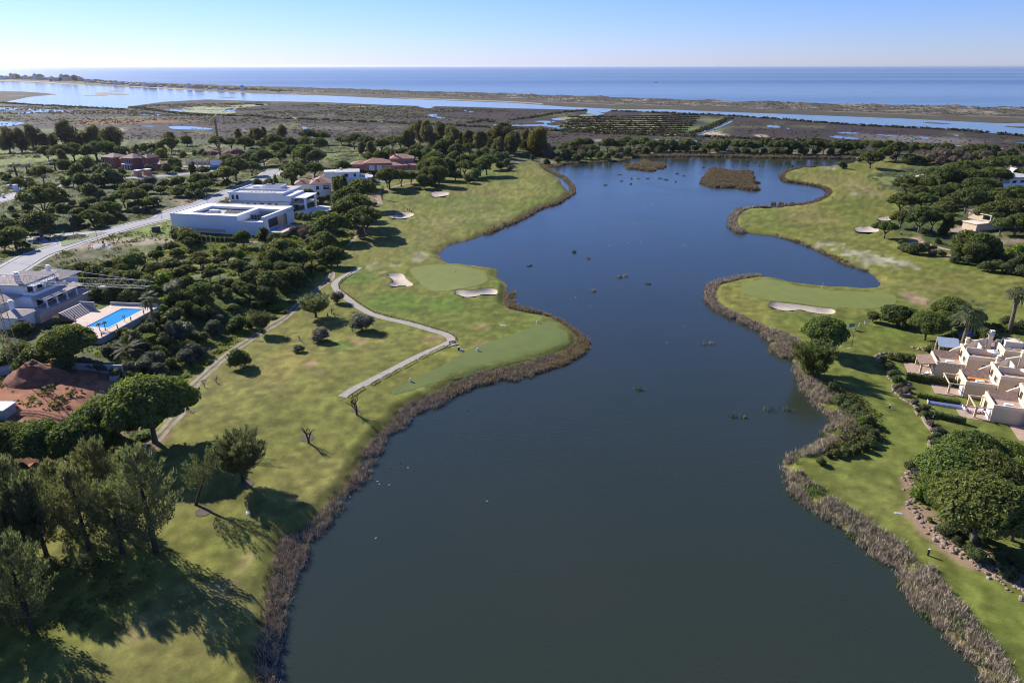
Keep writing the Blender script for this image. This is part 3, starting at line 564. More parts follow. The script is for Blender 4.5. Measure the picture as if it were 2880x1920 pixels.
def core(cx, cy, cz, rx, ry, rz, nu=7, nv=4):
    V = []; F = []
    for j in range(nv+1):
        ph = math.pi*j/nv
        for i in range(nu):
            th = 2*math.pi*i/nu; V.append((cx+rx*math.sin(ph)*math.cos(th), cy+ry*math.sin(ph)*math.sin(th), cz+rz*math.cos(ph)))
    for j in range(nv):
        for i in range(nu): 
            a, b, c, d = j*nu+i, j*nu+(i+1) % nu, (j+1)*nu+(i+1) % nu, (j+1)*nu+i
            F += [(a, d, c), (a, c, b)]
    return np.array(V), np.array(F)
def merge(parts):
    Vs = []; Fs = []; n = 0
    for V, F in parts: Vs.append(V); Fs.append(F+n); n += len(V)
    return np.concatenate(Vs), np.concatenate(Fs)
def blob_crown(seed, lobes, dens, leaf, tilt=.55, corek=.82, under=.25):
    """lobes = (x, y, z, rx, ry, rz); clumps over every lobe and a dark inner mass"""
    rng = np.random.default_rng(seed); parts = []
    for (x, y, z, rx, ry, rz) in lobes:
        parts.append(core(x, y, z, rx*corek, ry*corek, rz*corek))
        area = 4*math.pi*((rx*ry*rz)**(2/3)); n = int(area*dens); D = sph(rng, n, -under if under < 1 else -1)
        rr = 1+rng.normal(0, .07, n); rr *= 1+.10*np.sin(D[:, 0]*7+seed)*np.sin(D[:, 1]*6+x)
        P = D*np.array([rx, ry, rz])*rr[:, None]+np.array([x, y, z]); Nn = D/np.array([rx, ry, rz]); Nn /= np.linalg.norm(Nn, axis=1)[:, None]
        parts.append(leaf_tris(P, Nn, np.full(n, leaf), rng, tilt))
    return merge(parts)
def crown_mesh(name, VF, m): return mesh_np(name, VF[0], VF[1], m, False, link=False)

M_pine = foliage('pine_needles', (.040, .058, .019), (.165, .200, .055), .30)
M_pine_near = foliage('pine_needles_near', (.052, .080, .022), (.22, .265, .066), .5)
M_euc = foliage('gum_leaves', (.080, .088, .038), (.20, .19, .075), .30)
M_yel = foliage('yellowing_leaves', (.10, .10, .026), (.26, .235, .05), .30)
M_bush = foliage('shrub_leaves', (.055, .075, .030), (.16, .19, .07), .5)
M_grey = foliage('grey_leaves', (.065, .075, .055), (.17, .18, .14), .6)
M_lime = foliage('bright_leaves', (.09, .135, .02), (.24, .31, .045), .6)
M_brown = foliage('dry_twigs', (.085, .066, .055), (.23, .185, .155), .6)
M_cas = foliage('casuarina_plumes', (.050, .062, .040), (.20, .22, .12), .5)
M_palm = foliage('palm_fronds', (.055, .072, .035), (.15, .175, .085), .8)
M_bark = mat('bark', (.125, .10, .08), .9, .2, 2, bump=.4); M_dark = mat('dark_bark', (.055, .045, .038), .9, .2, 2); M_pbark = mat('palm_bark', (.17, .13, .10), .9, .2, 3)

def umb_lobes(seed, n=16, flat=.36):
    """a stone pine head of unit width: a wide low dome of many heads of needles, nearly flat below; z measured from its underside"""
    r = random.Random(seed); L = []
    sx, sy = r.uniform(.86, 1.05), r.uniform(.86, 1.05)
    for i in range(n):
        a = i*2.39996+r.uniform(-.3, .3); q = math.sqrt((i+.5)/n)*.40*r.uniform(.88, 1.08)
        rr = r.uniform(.12, .175)*(1.05-.25*q); zz = flat*(1-(q/.45)**2)*.74+.09+r.uniform(-.02, .03)
        L.append((q*math.cos(a)*sx, q*math.sin(a)*sy, zz, rr, rr*r.uniform(.85, 1.1), rr*.85))
    L.append((0, 0, flat*.45, .33*sx, .33*sy, flat*.42))
    return L
def scaleL(L, s): return [tuple(v*s for v in l) for l in L]
def trunk_mb(rng, h, r0, lean=.08, forks=4, spread=.28, top=None, n=6, split=.45):
    """a tapered trunk that divides into limbs reaching into the crown"""
    m = MB(); lx, ly = rng.uniform(-lean, lean)*h, rng.uniform(-lean, lean)*h; sp = h*split
    m.tube([(0,0,-.5), (lx*.2,ly*.2,sp*.4), (lx*.5,ly*.5,sp)], [r0*1.25, r0, r0*.85], n)
    for i in range(forks):
        a = i*2*math.pi/forks+rng.uniform(-.5, .5); s = spread*rng.uniform(.6, 1.1)
        m.tube([(lx*.5,ly*.5,sp*.93), (lx*.7+math.cos(a)*s*.45, ly*.7+math.sin(a)*s*.45, sp+(h-sp)*.45), (lx*.8+math.cos(a)*s, ly*.8+math.sin(a)*s, h)], [r0*.62, r0*.45, r0*.22], 5)
    return m
KIND = {}
def add_kind(key, variants): KIND[key] = variants            # a list of (width, [(part, mesh), ...]); sizes in metres of the model, scaled on placing
def umb_variant(seed, width, hgt, dens, leaf, m, flat=.36, nl=16):
    L = [(x, y, z+hgt-flat*width*.95, a, b, c) for (x, y, z, a, b, c) in scaleL(umb_lobes(seed, nl, flat), width)]
    V, F = blob_crown(seed, L, dens, leaf)
    t = trunk_mb(random.Random(seed), hgt-flat*width*.60, .035*width**.9+.05, .10, 5, width*.28)
    return (width, hgt, [('crown', crown_mesh('crown', (V, F), m)), ('trunk', t.mesh('trunk', M_bark, True))])
add_kind('umb', [umb_variant(s, 9, h, 7.0, .42, M_pine, fl) for s, h, fl in ((1, 6.3, .36), (2, 7.0, .34), (3, 5.8, .40), (4, 6.2, .35), (5, 5.6, .38))])
add_kind('umbnear', [umb_variant(s+20, 15, 9.6, 11, .38, M_pine_near, .42, 34) for s in (1, 2, 3)])
def round_variant(seed, m, w=5, h=4.2, nl=9, dens=9, leaf=.32, low=True, trunk=False, bark=None, spread=.3):
    r = random.Random(seed); L = []
    for i in range(nl):
        a = i*2.4+r.uniform(-.4, .4); q = math.sqrt((i+.3)/nl)*w*spread; z = h*r.uniform(.30, .74)*(1-.35*(q/(w*.5))**2)
        s = w*r.uniform(.17, .27); L.append((q*math.cos(a), q*math.sin(a), max(z, s*.55), s, s*r.uniform(.85,1.1), s*r.uniform(.8, 1.0)))
    L.append((0, 0, h*.48, w*.30, w*.30, h*.36))
    parts = [('crown', crown_mesh('crown', blob_crown(seed, L, dens, leaf, .7, under=.8), m))]
    if trunk: parts.append(('trunk', trunk_mb(r, h*.55, .03*w+.04, .08, 4, w*.2, split=.5).mesh('trunk', bark or M_bark, True)))
    else:
        t = MB(); [t.tube([(0,0,-.3), (math.cos(k*2.1)*w*.12, math.sin(k*2.1)*w*.12, h*.5)], [.06, .03], 4) for k in range(4)]; parts.append(('stem', t.mesh('stem', M_dark)))
    return (w, h, parts)
add_kind('bush', [round_variant(s, M_bush) for s in (31, 32, 33)])
add_kind('grey', [round_variant(s, M_grey, leaf=.26) for s in (34, 35)])
add_kind('lime', [round_variant(s, M_lime, leaf=.26) for s in (36, 37)])
add_kind('brown', [round_variant(s, M_brown, leaf=.22) for s in (38, 39)])
add_kind('round', [round_variant(s, M_pine, 7, 7.5, 12, 8, .4, trunk=True) for s in (41, 42, 43)])
def tall_variant(seed, m, w, h, nl=22, dens=6, leaf=.42, base=.22, rr=(.10, .19)):
    r = random.Random(seed); L = []
    for i in range(nl):
        f = (i+.5)/nl; z = h*(base+(1-base)*f*.92); pr = math.sin(math.pi*min(1, (.18+f*.80)))**.6; a = r.uniform(0, 6.28); q = w*.34*pr*r.uniform(.35, 1)
        s = w*r.uniform(*rr)*(.7+.5*pr); L.append((q*math.cos(a), q*math.sin(a), z, s, s, s*r.uniform(.8, 1.25)))
    return (w, h, [('crown', crown_mesh('crown', blob_crown(seed, L, dens, leaf, .8, .7, under=.9), m)), ('trunk', trunk_mb(r, h*.8, .035*w, .05, 5, w*.25, split=.35).mesh('trunk', M_bark, True))])
add_kind('euc', [tall_variant(s, M_euc, 11, 14) for s in (51, 52, 53)])
add_kind('yeuc', [tall_variant(s, M_yel, 14, 13.5, 26, base=.12) for s in (54, 55)])
add_kind('cyp', [tall_variant(s, M_pine, 2.6, 9, 16, 14, .28, .05, (.24, .34)) for s in (57, 58)])
add_kind('darktall', [tall_variant(s, M_pine, 6, 15, 26, 8, .34, .05, (.18, .28)) for s in (59,)])
add_kind('oak', [tall_variant(s, M_cas, 7, 6.5, 26, 12, .26, .25, (.14, .22)) for s in (61, 62)])

def plume_variant(seed, w, h, m, nb=62, per=120, leaf=.30, bark=None, base=.12, up=.9, lean=(0, 0), round_=False):
    """a feathery tree: limbs at all heights that sweep outward and up, each carrying a plume of fine sprays"""
    rng = np.random.default_rng(seed); r = random.Random(seed); parts = []; t = MB()
    lx, ly = lean; tp = [(0,0,-.5), (lx*.35, ly*.35, h*.30), (lx*.8, ly*.8, h*.65), (lx, ly, h*.96)]
    t.tube(tp, [.035*w+.08, .028*w+.05, .018*w, .03], 8)
    for i in range(nb):
        f = (i+.5)/nb; z0 = h*(base+(1-base)*f*.88); prof = (math.sin(math.pi*(.10+.84*f))**.75 if round_ else (1-f)**.62*(1-math.exp(-f*9)*.5)); ln = w*.5*prof*r.uniform(.7, 1.1)+.5
        a = i*2.39996+r.uniform(-.4, .4); k = min(1, z0/h); bx, by = lx*k, ly*k
        tip = Vector((bx+math.cos(a)*ln, by+math.sin(a)*ln, z0+ln*up*r.uniform(.6, 1.2)+.6)); mid = Vector((bx+math.cos(a)*ln*.6, by+math.sin(a)*ln*.6, z0+ln*up*.28))
        if i % 2 == 0: t.tube([(bx, by, z0), mid, tip], [.05+.02*ln*.3, .04, .015], 4)
        n = int(per*(.4+ln/(w*.5))); s = rng.uniform(.18, 1, n)**.8; b0 = np.array([bx, by, z0]); Mi = np.array(mid); Ti = np.array(tip)
        P = (1-s)[:, None]**2*b0+(2*s*(1-s))[:, None]*Mi+(s**2)[:, None]*Ti; th = (.09*w+.12*ln)*np.sin(np.pi*np.clip(s*.92, 0, 1))**.7*.55+.10
        off = rng.normal(0, 1, (n, 3)); off /= np.linalg.norm(off, axis=1)[:, None]; P = P+off*(th*rng.uniform(.2, 1.15, n))[:, None]
        D = (Ti-Mi); D /= np.linalg.norm(D); D = D+rng.normal(0, .40, (n, 3))+np.array([0, 0, .35]); D /= np.linalg.norm(D, axis=1)[:, None]
        sd = np.cross(D, rng.normal(0, 1, (n, 3))); sd /= np.linalg.norm(sd, axis=1)[:, None]; L_ = (leaf*rng.uniform(.7, 1.7, n))[:, None]
        V = np.stack([P-sd*L_*.22, P+sd*L_*.22, P+D*L_*1.7], 1).reshape(-1, 3); F = np.arange(len(V)).reshape(-1, 3); parts.append((V, F))
    return (w, h, [('crown', crown_mesh('crown', merge(parts), m)), ('trunk', t.mesh('trunk', bark or M_dark, True))])
add_kind('cas', [plume_variant(71, 11, 17, M_cas), plume_variant(72, 10, 15, M_cas), plume_variant(73, 12, 16, M_cas)])
add_kind('casround', [plume_variant(74, 9, 8.2, M_cas, 80, 130, .26, round_=True, base=.24, up=.45)])
add_kind('gum', [plume_variant(75, 8.5, 10, foliage('gum_spray', (.045,.058,.030), (.15,.165,.095), .6), 34, 60, .26, round_=True, base=.38, lean=(-3.4, 2.0))])
add_kind('bigshrub', [plume_variant(76, 7, 6, M_bush, 60, 120, .26, round_=True, base=.05, up=.5)])
def palm_variant(seed, h, fr, n=34, fan=True, droop=.8):
    r = random.Random(seed); t = MB(); t.tube([(0,0,-.4), (.15,.1,h*.3), (.3,.05,h*.7), (.35,0,h)], [.42, .30, .26, .28], 8)
    V = []; F = []
    for i in range(n):
        a = i*2.39996; el = r.uniform(-.5, 1.25) if fan else r.uniform(.0, 1.35); ln = fr*r.uniform(.8, 1.1); k = 6 if not fan else 4
        pts = []
        for j in range(k+1):
            s = j/k; hr = ln*s*math.cos(el*(1-.3*s)); zz = ln*s*math.sin(el)-droop*fr*.5*s*s*(1.2 if fan else 1.0); pts.append(Vector((.35+hr*math.cos(a), hr*math.sin(a), h+zz)))
        sd = Vector((-math.sin(a), math.cos(a), 0))
        if fan:
            c = pts[2]; tip = pts[-1]
            for q in range(7):
                ph = (q-3)*.42; d = (tip-c); dd = d*math.cos(ph)+sd*d.length*math.sin(ph)+Vector((0,0,-.12*abs(q-3)*.5)); n0 = len(V); w_ = sd*d.length*.11
                V += [c-w_*.4, c+w_*.4, c+dd*.65+w_, c+dd]; F += [(n0, n0+1, n0+2), (n0, n0+2, n0+3)]
            n0 = len(V); V += [pts[0]-sd*.03, pts[0]+sd*.03, c]; F.append((n0, n0+1, n0+2))
        else:
            for j in range(k):
                p, q = pts[j], pts[j+1]; wd = fr*.17*(1-.55*j/k)
                for sgn in (-1, 1):
                    for u in (0, .5):
                        b0 = p.lerp(q, u); b1 = p.lerp(q, u+.32); n0 = len(V); V += [b0, b1, b1+sd*sgn*wd+(q-p)*.5+Vector((0,0,-.22*wd))]; F.append((n0, n0+1, n0+2))
    return (fr*2, h, [('crown', mesh_np('crown', [tuple(v) for v in V], F, M_palm, link=False)), ('trunk', t.mesh('trunk', M_pbark, True))])
add_kind('fanpalm', [palm_variant(81, 6.0, 2.3, 46), palm_variant(82, 6.4, 2.2, 42)])
add_kind('datepalm', [palm_variant(83, 2.2, 4.6, 56, False, .75)])
def bare_variant(seed, h, w, lvl=4, r0=.16, m=None, bush=False):
    r = random.Random(seed); t = MB()
    def grow(p, d, ln, rad, k):
        q = p+d*ln*.5+Vector((r.uniform(-.1,.1), r.uniform(-.1,.1), 0))*ln; e = p+d*ln
        t.tube([p, q, e], [rad, rad*.85, rad*.65], 5 if k > 1 else 3)
        if k == 0: return
        for i in range(3 if k > 1 else 3):
            a = r.uniform(0, 6.28); s = r.uniform(.35, .9); v = (d+Vector((math.cos(a)*s, math.sin(a)*s, r.uniform(-.05, .35)))).normalized(); grow(e if i else q, v, ln*r.uniform(.55, .8), rad*.6, k-1)
    grow(Vector((0,0,-.2)), Vector((.05,.05,1)).normalized(), h*.38, r0, lvl)
    return (w, h, [('trunk', t.mesh('trunk', m or M_dark))])
add_kind('bare', [bare_variant(91, 4.6, 3, 4, .24), bare_variant(92, 4.8, 3, 4, .24)])
add_kind('barepale', [bare_variant(93, 5, 5, 5, .13, mat('pale_twigs', (.24, .20, .18), .9, .15, 2))])
add_kind('sapling', [bare_variant(94, 1.5, 1, 3, .06)])
NAMES = dict(umb='umbrella_pine', umbnear='umbrella_pine', bush='shrub', grey='grey_shrub', lime='bright_shrub', brown='dry_shrub', round='round_tree', euc='gum_tree', yeuc='yellowing_tree',
    cyp='cypress', darktall='dark_conifer', oak='holm_oak', cas='casuarina_tree', casround='casuarina_tree', gum='gum_tree', bigshrub='large_shrub', fanpalm='fan_palm', datepalm='date_palm', bare='bare_tree', barepale='leafless_tree', sapling='sapling')
CAT = dict(bush='shrub', grey='shrub', lime='shrub', brown='shrub', bigshrub='shrub', fanpalm='palm', datepalm='palm', sapling='sapling')
NOUN = dict(umb='umbrella pine', umbnear='umbrella pine', bush='dark green shrub', grey='grey leaved shrub', lime='yellow green shrub', brown='brown dry shrub', round='round dark tree', euc='tall gum tree',
    yeuc='tall yellowing tree', cyp='narrow dark cypress', darktall='tall dark conifer', oak='bushy dark oak', cas='feathery casuarina', casround='feathery dark tree', gum='thin grey green gum tree', bigshrub='large feathery shrub',
    fanpalm='fan palm', datepalm='date palm', bare='leafless tree', barepale='pale leafless tree', sapling='small bare sapling')
COUNT = {}
def plant(kind, x, y, width, label, group, hs=None, rz=None, var=None, z=None):
    i = COUNT.get(kind, 0); COUNT[kind] = i+1; V = KIND[kind]; w0, h0, parts = V[(i*7+3) % len(V) if var is None else var]
    s = width/w0; sz = s*(hs or 1)
    o = empty(NAMES[kind], (x, y, (hz(x, y) if z is None else z)-.1), random.uniform(0, 6.28) if rz is None else rz, label, CAT.get(kind, 'tree'), group)
    o.scale = (s, s*1.0, sz)
    for pn, me in parts: obj(pn, me, o)
    return o
def at_px(px, py, width_px, kind, hf=None, minw=1.5):
    """ground spot of a plant whose crown's middle is seen at (px, py) with a crown width_px wide"""
    w0, h0, _ = KIND[kind][0]; x, y = G(px, py, 1.2)
    for _ in range(4):
        w = width_px/pxm(y, 3); h = w*h0/w0*(hf or 1); zc = h*{'umb': .78, 'umbnear': .8, 'fanpalm': .95, 'datepalm': .8}.get(kind, .55)
        zg = hz(x, y); x, y = G(px, py, zg+zc)
    return x, y, w
def blk(pts, f, c=None): return (np.array([tuple(P3(a, b).xy) for a, b in (nat(c, pts) if c else pts)]), f)
BLOCK = [blk([(482,652),(740,668),(792,632),(560,604)], .42), blk([(640,596),(856,602),(850,570),(690,566)], .4), blk([(850,604),(915,604),(905,576),(870,572)], .3), blk([(876,558),(940,556),(945,535),(840,530)], .35),
         blk([(946,522),(1035,518),(1020,503),(930,505)], .3), blk([(975,488),(1170,484),(1165,470),(975,470)], .3), blk([(282,474),(400,488),(460,480),(400,462),(300,455)], .25), blk([(495,474),(625,484),(622,462),(500,458)], .25),
         (np.array([(-119,159),(-101,157),(-100,184),(-124,188)]), .12), (np.array([(-148,172),(-124,172),(-124,196),(-148,196)]), .12)]
for c_, pts_ in (('a1', [(0,900),(300,890),(560,870),(760,842),(930,845),(1100,848),(1430,860),(1200,875),(930,885),(500,900),(300,925),(60,950),(0,950)]), ('a1', [(1640,835),(1760,795),(1900,785),(2352,785),(2352,810),(2100,815),(1700,838)]),
                 ('a2', [(600,820),(700,815),(790,825),(770,860),(700,885),(630,885)])): BLOCK.append((W2(c_, pts_, 4), .30))
for (C_, N_), hw in ((ra, 6.2), (rb, 4.8)): BLOCK.append((np.r_[C_+N_*hw, (C_-N_*hw)[::-1]], .22))
def free(x, y, w): return not any(sdf(x, y, P)[0] < w*f for P, f in BLOCK)
ORD = ['first', 'second', 'third', 'fourth', 'fifth', 'sixth', 'seventh', 'eighth', 'ninth', 'tenth', 'eleventh', 'twelfth', 'thirteenth', 'fourteenth', 'fifteenth', 'sixteenth']
def row(crop, kind, items, where, group, hf=None, lift=None):
    """items = (x, y, width[, height factor]) in crop pixels; each label says its size and its place counted along the named row"""
    items = sorted(items, key=lambda q: q[0]); n = len(items); ws = sorted(i[2] for i in items)
    for k, it in enumerate(items):
        (px, py), = nat(crop, [it[:2]]); wpx = it[2]/K; f = it[3] if len(it) > 3 else hf
        wpx *= {'umb': 1.0 if crop in ('b1', 'b2') else 1.16, 'round': .92 if crop in ('b1', 'b2') else 1.16, 'bush': 1.15, 'euc': 1.2, 'yeuc': 1.1}.get(kind, 1.05); x, y, w = at_px(px, py, wpx, kind, f)
        if not free(x, y, w): continue
        if kind == 'umb' and f is None: f = .86+.16*((k*7) % 5)/4
        if n == 1: pos = ''
        elif n == 2: pos = ('left', 'right')[k]+' hand '
        elif k == 0: pos = 'leftmost '
        elif k == n-1: pos = 'rightmost '
        elif k < 8: pos = ORD[k]+' from left '
        else: pos = ORD[n-1-k]+' from right '
        sz = 'broad ' if n > 1 and it[2] == ws[-1] and ws[-1] > ws[0]*1.3 else ('small ' if n > 1 and it[2] == ws[0] and ws[-1] > ws[0]*1.3 else '')
        lb = (pos+sz+NOUN[kind]+' '+where).strip()
        plant(kind, x, y, w, lb, group, f)
# ------------------------------------------------------------------ vegetation, by place
U = 'umbrella pines'
# far west, behind the red villa
row('a1','euc',[(60,690,150),(170,690,150),(280,655,180,.8),(490,700,90),(640,640,250,.75),(860,670,150),(1030,680,190,.8),(400,700,90)],'behind the far golf green at the west','gum trees by the far green')
row('a1','umb',[(230,790,150),(330,790,150),(430,800,150),(545,790,190),(660,770,180),(770,780,170),(880,780,170),(980,770,170),(1060,790,130)],'in dark belt beyond the far golf fairway','pines beyond the far fairway')
row('a1','bush',[(20,840,110),(100,865,80),(180,865,70),(300,865,50),(380,860,40)],'at near edge of the far west fairway','shrubs at the far fairway edge')
row('a1','umb',[(1190,800,160),(1340,760,150),(1420,770,130),(1560,730,150),(1650,740,140),(1760,710,160),(1860,710,160),(1990,710,140),(2120,710,130),(2240,700,150)],'in row left and right of the striped crane mast','pines round the far crane')
row('a1','euc',[(1560,700,110),(1480,780,90),(1250,800,90),(2190,650,80),(2330,650,80)],'near the striped crane mast','gum trees near the far crane')
row('a1','round',[(1120,800,120),(1710,690,90),(2300,720,80)],'in the far belt beside the marsh','round trees by the marsh')
row('a1','bush',[(1790,810,60),(1850,805,70),(1680,825,70),(1880,820,50),(2200,810,60),(1960,800,50),(2290,830,120)],'round the red earth heap','shrubs round the earth heap')
row('a1','fanpalm',[(870,790,75,1.1),(968,742,75,1.2),(1290,745,60,1.1),(1390,800,70),(1310,830,60),(1345,755,55)],'around the red villa','palms round the red villa')
row('a1','fanpalm',[(130,935,150,.6),(240,925,110,.6),(85,980,90,.7),(490,890,100,.7)],'in the garden left of the red villa','palms left of the red villa')
row('a1','darktall',[(560,850,90,.65)],'left of the red villa garden','conifers by the red villa')
row('a1','round',[(590,920,110),(40,1090,150),(150,1080,110),(1520,860,170),(1600,900,100),(740,1050,130)],'in gardens along the upper road','garden trees on the upper road')
row('a1','umb',[(380,1000,160),(480,1000,170),(590,1000,150),(660,1070,100),(330,960,100)],'in garden between white gate posts and palms','pines left of the white gate posts')
row('a1','bush',[(770,900,150),(820,1000,140),(960,960,150),(1030,1030,180),(1120,980,80),(700,960,120),(890,1060,130),(880,960,90),(1080,1030,90),(940,1050,130),(520,1060,100),(600,1080,90)],'in hedge before the red villa','shrubs before the red villa')
row('a1','bush',[(250,1080,110),(330,1090,90),(420,1090,100),(230,1140,120),(100,1170,130),(60,1040,90),(310,1120,110),(470,1110,90),(180,1050,80)],'behind the parked white car','shrubs behind the white car')
row('a1','lime',[(720,1080,80),(640,1000,70),(560,1050,60),(840,920,70),(270,990,60),(870,1010,60),(30,1010,70)],'in garden left of the red villa','bright shrubs left of the red villa')
row('a1','lime',[(1700,920,100),(1480,820,110),(1080,870,80),(1640,960,60)],'between the red villa and the building site','bright shrubs by the building site')
row('a1','bush',[(1430,970,110),(1530,950,100),(1620,930,90),(1370,950,90),(1580,970,90),(1480,1000,80),(1680,980,80),(1200,1020,70),(1250,1000,60)],'right of the red villa by its gate','shrubs at the red villa gate')
row('a1','cyp',[(1780,965,45),(1750,975,40)],'left of the blue and white site hoarding','cypresses by the hoarding')
row('a1','umb',[(2085,862,150),(2330,880,110),(2150,925,230),(2300,925,160),(2070,985,210),(2290,985,120),(2230,860,60)],'right of the building site with the striped crane',U+' by the building site')
row('a1','umb',[(1820,1040,180),(1960,1030,120),(1870,992,110),(1780,1115,150),(1880,1095,150),(1990,1105,150),(2160,1110,120),(2080,1080,90)],'where the two roads nearly meet',U+' between the roads')
row('a1','bush',[(1900,1170,100),(1830,1180,90),(1740,1190,80),(2100,1150,90),(2010,1170,110),(2050,1190,80),(2180,1120,70),(1650,1060,90),(1600,1080,100),(1490,1090,90)],'along the dirt verge left of villa road','shrubs by the villa road verge')
row('a1','grey',[(1380,1075,130),(920,1185,110),(890,1200,90),(1440,1230,60),(960,1240,80),(660,1270,80),(1210,1170,70)],'in the scrub field between the roads','grey shrubs in the scrub field')
row('a1','umb',[(390,1245,330),(570,1255,110),(330,1400,300),(830,1380,180),(960,1290,200),(1130,1220,160),(1250,1210,200),(1560,1215,190),(900,1330,170)],'in the scrub field between the roads',U+' in the scrub field')
row('a1','round',[(1180,1170,120,.6),(1170,1125,140,.6),(1330,1130,140,.6),(1630,1150,160,.6),(1400,1250,130,.6),(1470,1145,110,.6),(1300,1270,130,.6),(810,1250,120,.6),(1540,1290,150,.6),(700,1345,110,.6),(620,1310,80,.6)],'in the scrub field between the roads','round trees in the scrub field')
row('a1','bush',[(240,1300,100),(140,1385,70),(820,1150,150),(750,1140,90),(540,1310,90),(280,1490,130),(400,1480,120),(1010,1230,90),(700,1430,120),(1060,1300,90),(760,1280,90),(1480,1340,90),(1350,1330,70),(1100,1390,80)],'on open scrub above the road','shrubs in the scrub field')
row('a1','bush',[(450,1340,90),(500,1280,80),(100,1320,60),(30,1400,60),(880,1430,110),(980,1400,110),(1030,1350,80),(1240,1330,70),(1200,1290,80),(1180,1100,70),(1270,1090,90),(1100,1110,70),(1540,1080,60),(1340,1050,50)],'in rough ground below the upper road','shrubs below the upper road')
row('b1','umb',[(110,110,280),(30,200,160)],'at road corner on the far left edge',U+' at the junction')
row('b1','umb',[(-60,40,200),(50,45,190)],'above the junction at left edge',U+' above the junction')
row('b1','bush',[(150,200,60),(180,195,50),(220,200,50),(255,225,50),(265,270,60),(220,310,90),(170,340,80),(100,330,80)],'in clipped hedge round the junction corner','hedge shrubs at the junction corner')
row('b1','fanpalm',[(60,370,160,.7),(130,400,150,.6),(20,420,120,.6),(180,430,110,.6)],'below the road junction at left edge','palms below the junction')
row('b1','bush',[(100,440,120),(180,400,100),(40,450,110)],'under the palms below the junction','shrubs under the palms')
# north belt, middle
row('a2','umb',[(60,720,130),(160,695,180),(300,715,150),(450,695,160),(570,705,160),(700,725,180),(470,660,130),(600,655,130)],'in dark belt left of the clearing by the marsh',U+' in the marsh belt')
row('a2','umb',[(850,680,110),(900,700,130),(1010,695,160),(1150,705,160),(1250,690,140),(780,680,100),(1320,720,110),(1080,740,110)],'in dark belt right of the clearing by the marsh',U+' in the marsh belt')
row('a2','euc',[(60,630,80),(230,630,100),(20,650,90),(970,770,80),(1060,770,90)],'standing out above the dark pine belt','gum trees above the pine belt')
row('a2','euc',[(1400,680,130),(1500,620,150),(1590,640,160,1.1),(1680,640,150),(1800,670,160),(1870,700,110),(1960,700,130),(2060,710,140)],'in the tall stand beside the marsh path','tall gum trees by the marsh')
row('a2','euc',[(2170,680,150),(2270,660,180),(2350,720,130),(2230,760,120)],'left of the big yellowing tree','tall gum trees by the lake head')
row('a2','umb',[(1730,740,170),(1480,765,140),(1640,800,170),(1840,785,140),(1850,810,150),(1960,750,130)],'in front of the tall gum stand',U+' before the gum stand')
row('a2','umb',[(1140,815,120),(1250,810,120),(1350,800,120),(1450,805,140),(1400,830,90),(860,850,170),(1030,850,100),(950,860,120),(1210,790,80)],'behind the salmon pink villa',U+' behind the pink villa')
row('a2','umb',[(60,815,180),(70,890,210),(210,790,150),(220,840,110),(330,800,170),(340,880,160),(460,810,220),(550,850,170),(430,770,150)],'beyond the turning circle',U+' beyond the turning circle')
row('a2','umb',[(330,940,220),(530,935,180),(640,930,190),(740,950,150),(330,1005,190),(460,1000,200),(900,955,210),(800,920,140),(820,870,140)],'behind the white house with tiled roof',U+' behind the tiled house')
row('a2','grey',[(430,900,90),(830,910,90),(1200,860,70),(1740,855,110),(700,850,30)],'between dark pines behind the villas','grey shrubs behind the villas')
row('a2','bush',[(60,1010,90),(120,1080,120),(20,1080,90),(30,950,60),(250,1110,90),(190,990,60)],'by the turning circle','shrubs by the turning circle')
row('a2','bush',[(1080,930,90),(1180,1000,70),(1100,1000,60),(1040,1030,90),(1060,1060,80),(960,1060,80)],'between the white house and pink villa','shrubs between the villas')
row('a2','umb',[(1220,1010,220),(1330,1030,150),(1420,1010,140),(1200,1050,130)],'beside the pale blue garden pool above the fairway',U+' above the fairway')
row('a2','round',[(1560,940,170),(1650,930,190),(1580,1000,150),(1680,1000,170),(1560,860,140),(1640,860,150),(1760,920,150),(1540,1060,120),(1620,1050,110)],'in the wood right of the pink villa','round trees right of the pink villa')
row('a2','umb',[(1920,925,170),(2060,910,190),(2120,905,180),(2150,890,130),(1990,860,130),(1880,940,100),(1830,1000,110),(1900,870,120)],'on the bank at the head of the fairway',U+' at the fairway head')
row('a2','bush',[(2230,860,120),(2280,850,110),(2180,830,120),(2240,920,90),(2000,1000,120),(1960,1040,100),(2300,900,80),(2330,950,60),(2100,800,110),(2050,830,110)],'in rough at the fairway head','shrubs at the fairway head')
row('a2','cyp',[(180,1080,45),(540,1190,45),(520,1215,40),(710,1110,50),(760,1115,60),(810,1110,60),(735,1140,55),(785,1140,60)],'beside the house with tiled roof','cypresses by the tiled house')
row('a2','round',[(430,1140,170),(480,1190,110)],'left of the house with tiled roof','big garden trees by the tiled house')
row('a2','grey',[(605,1235,90),(660,1220,70),(590,1290,70)],'in the garden below the tiled house','pale garden shrubs')
row('a2','bush',[(215,1380,70),(260,1370,70),(310,1375,70),(360,1385,70),(410,1390,70),(455,1400,60),(500,1385,70)],'in tall bamboo hedge between the white villas','bamboo hedge clumps')
row('a2','umb',[(970,1145,280),(830,1215,280),(900,1300,290),(990,1375,320),(600,1385,170),(690,1440,290)],'in line from the tiled house down to fairway',U+' in line above the fairway')
row('a2','round',[(770,1290,150),(850,1400,130),(1080,1280,70,.5),(730,1370,80,.5)],'among pines in line above the fairway','round trees in line above the fairway')
row('a2','bare',[(1155,1170,70,1.2)],'at the top of red earth path by the fairway','leafless trees on the golf course')
row('b1','umb',[(1560,-12,150),(2050,-150,170)],'beside the front white villa','pines beside the front white villa')
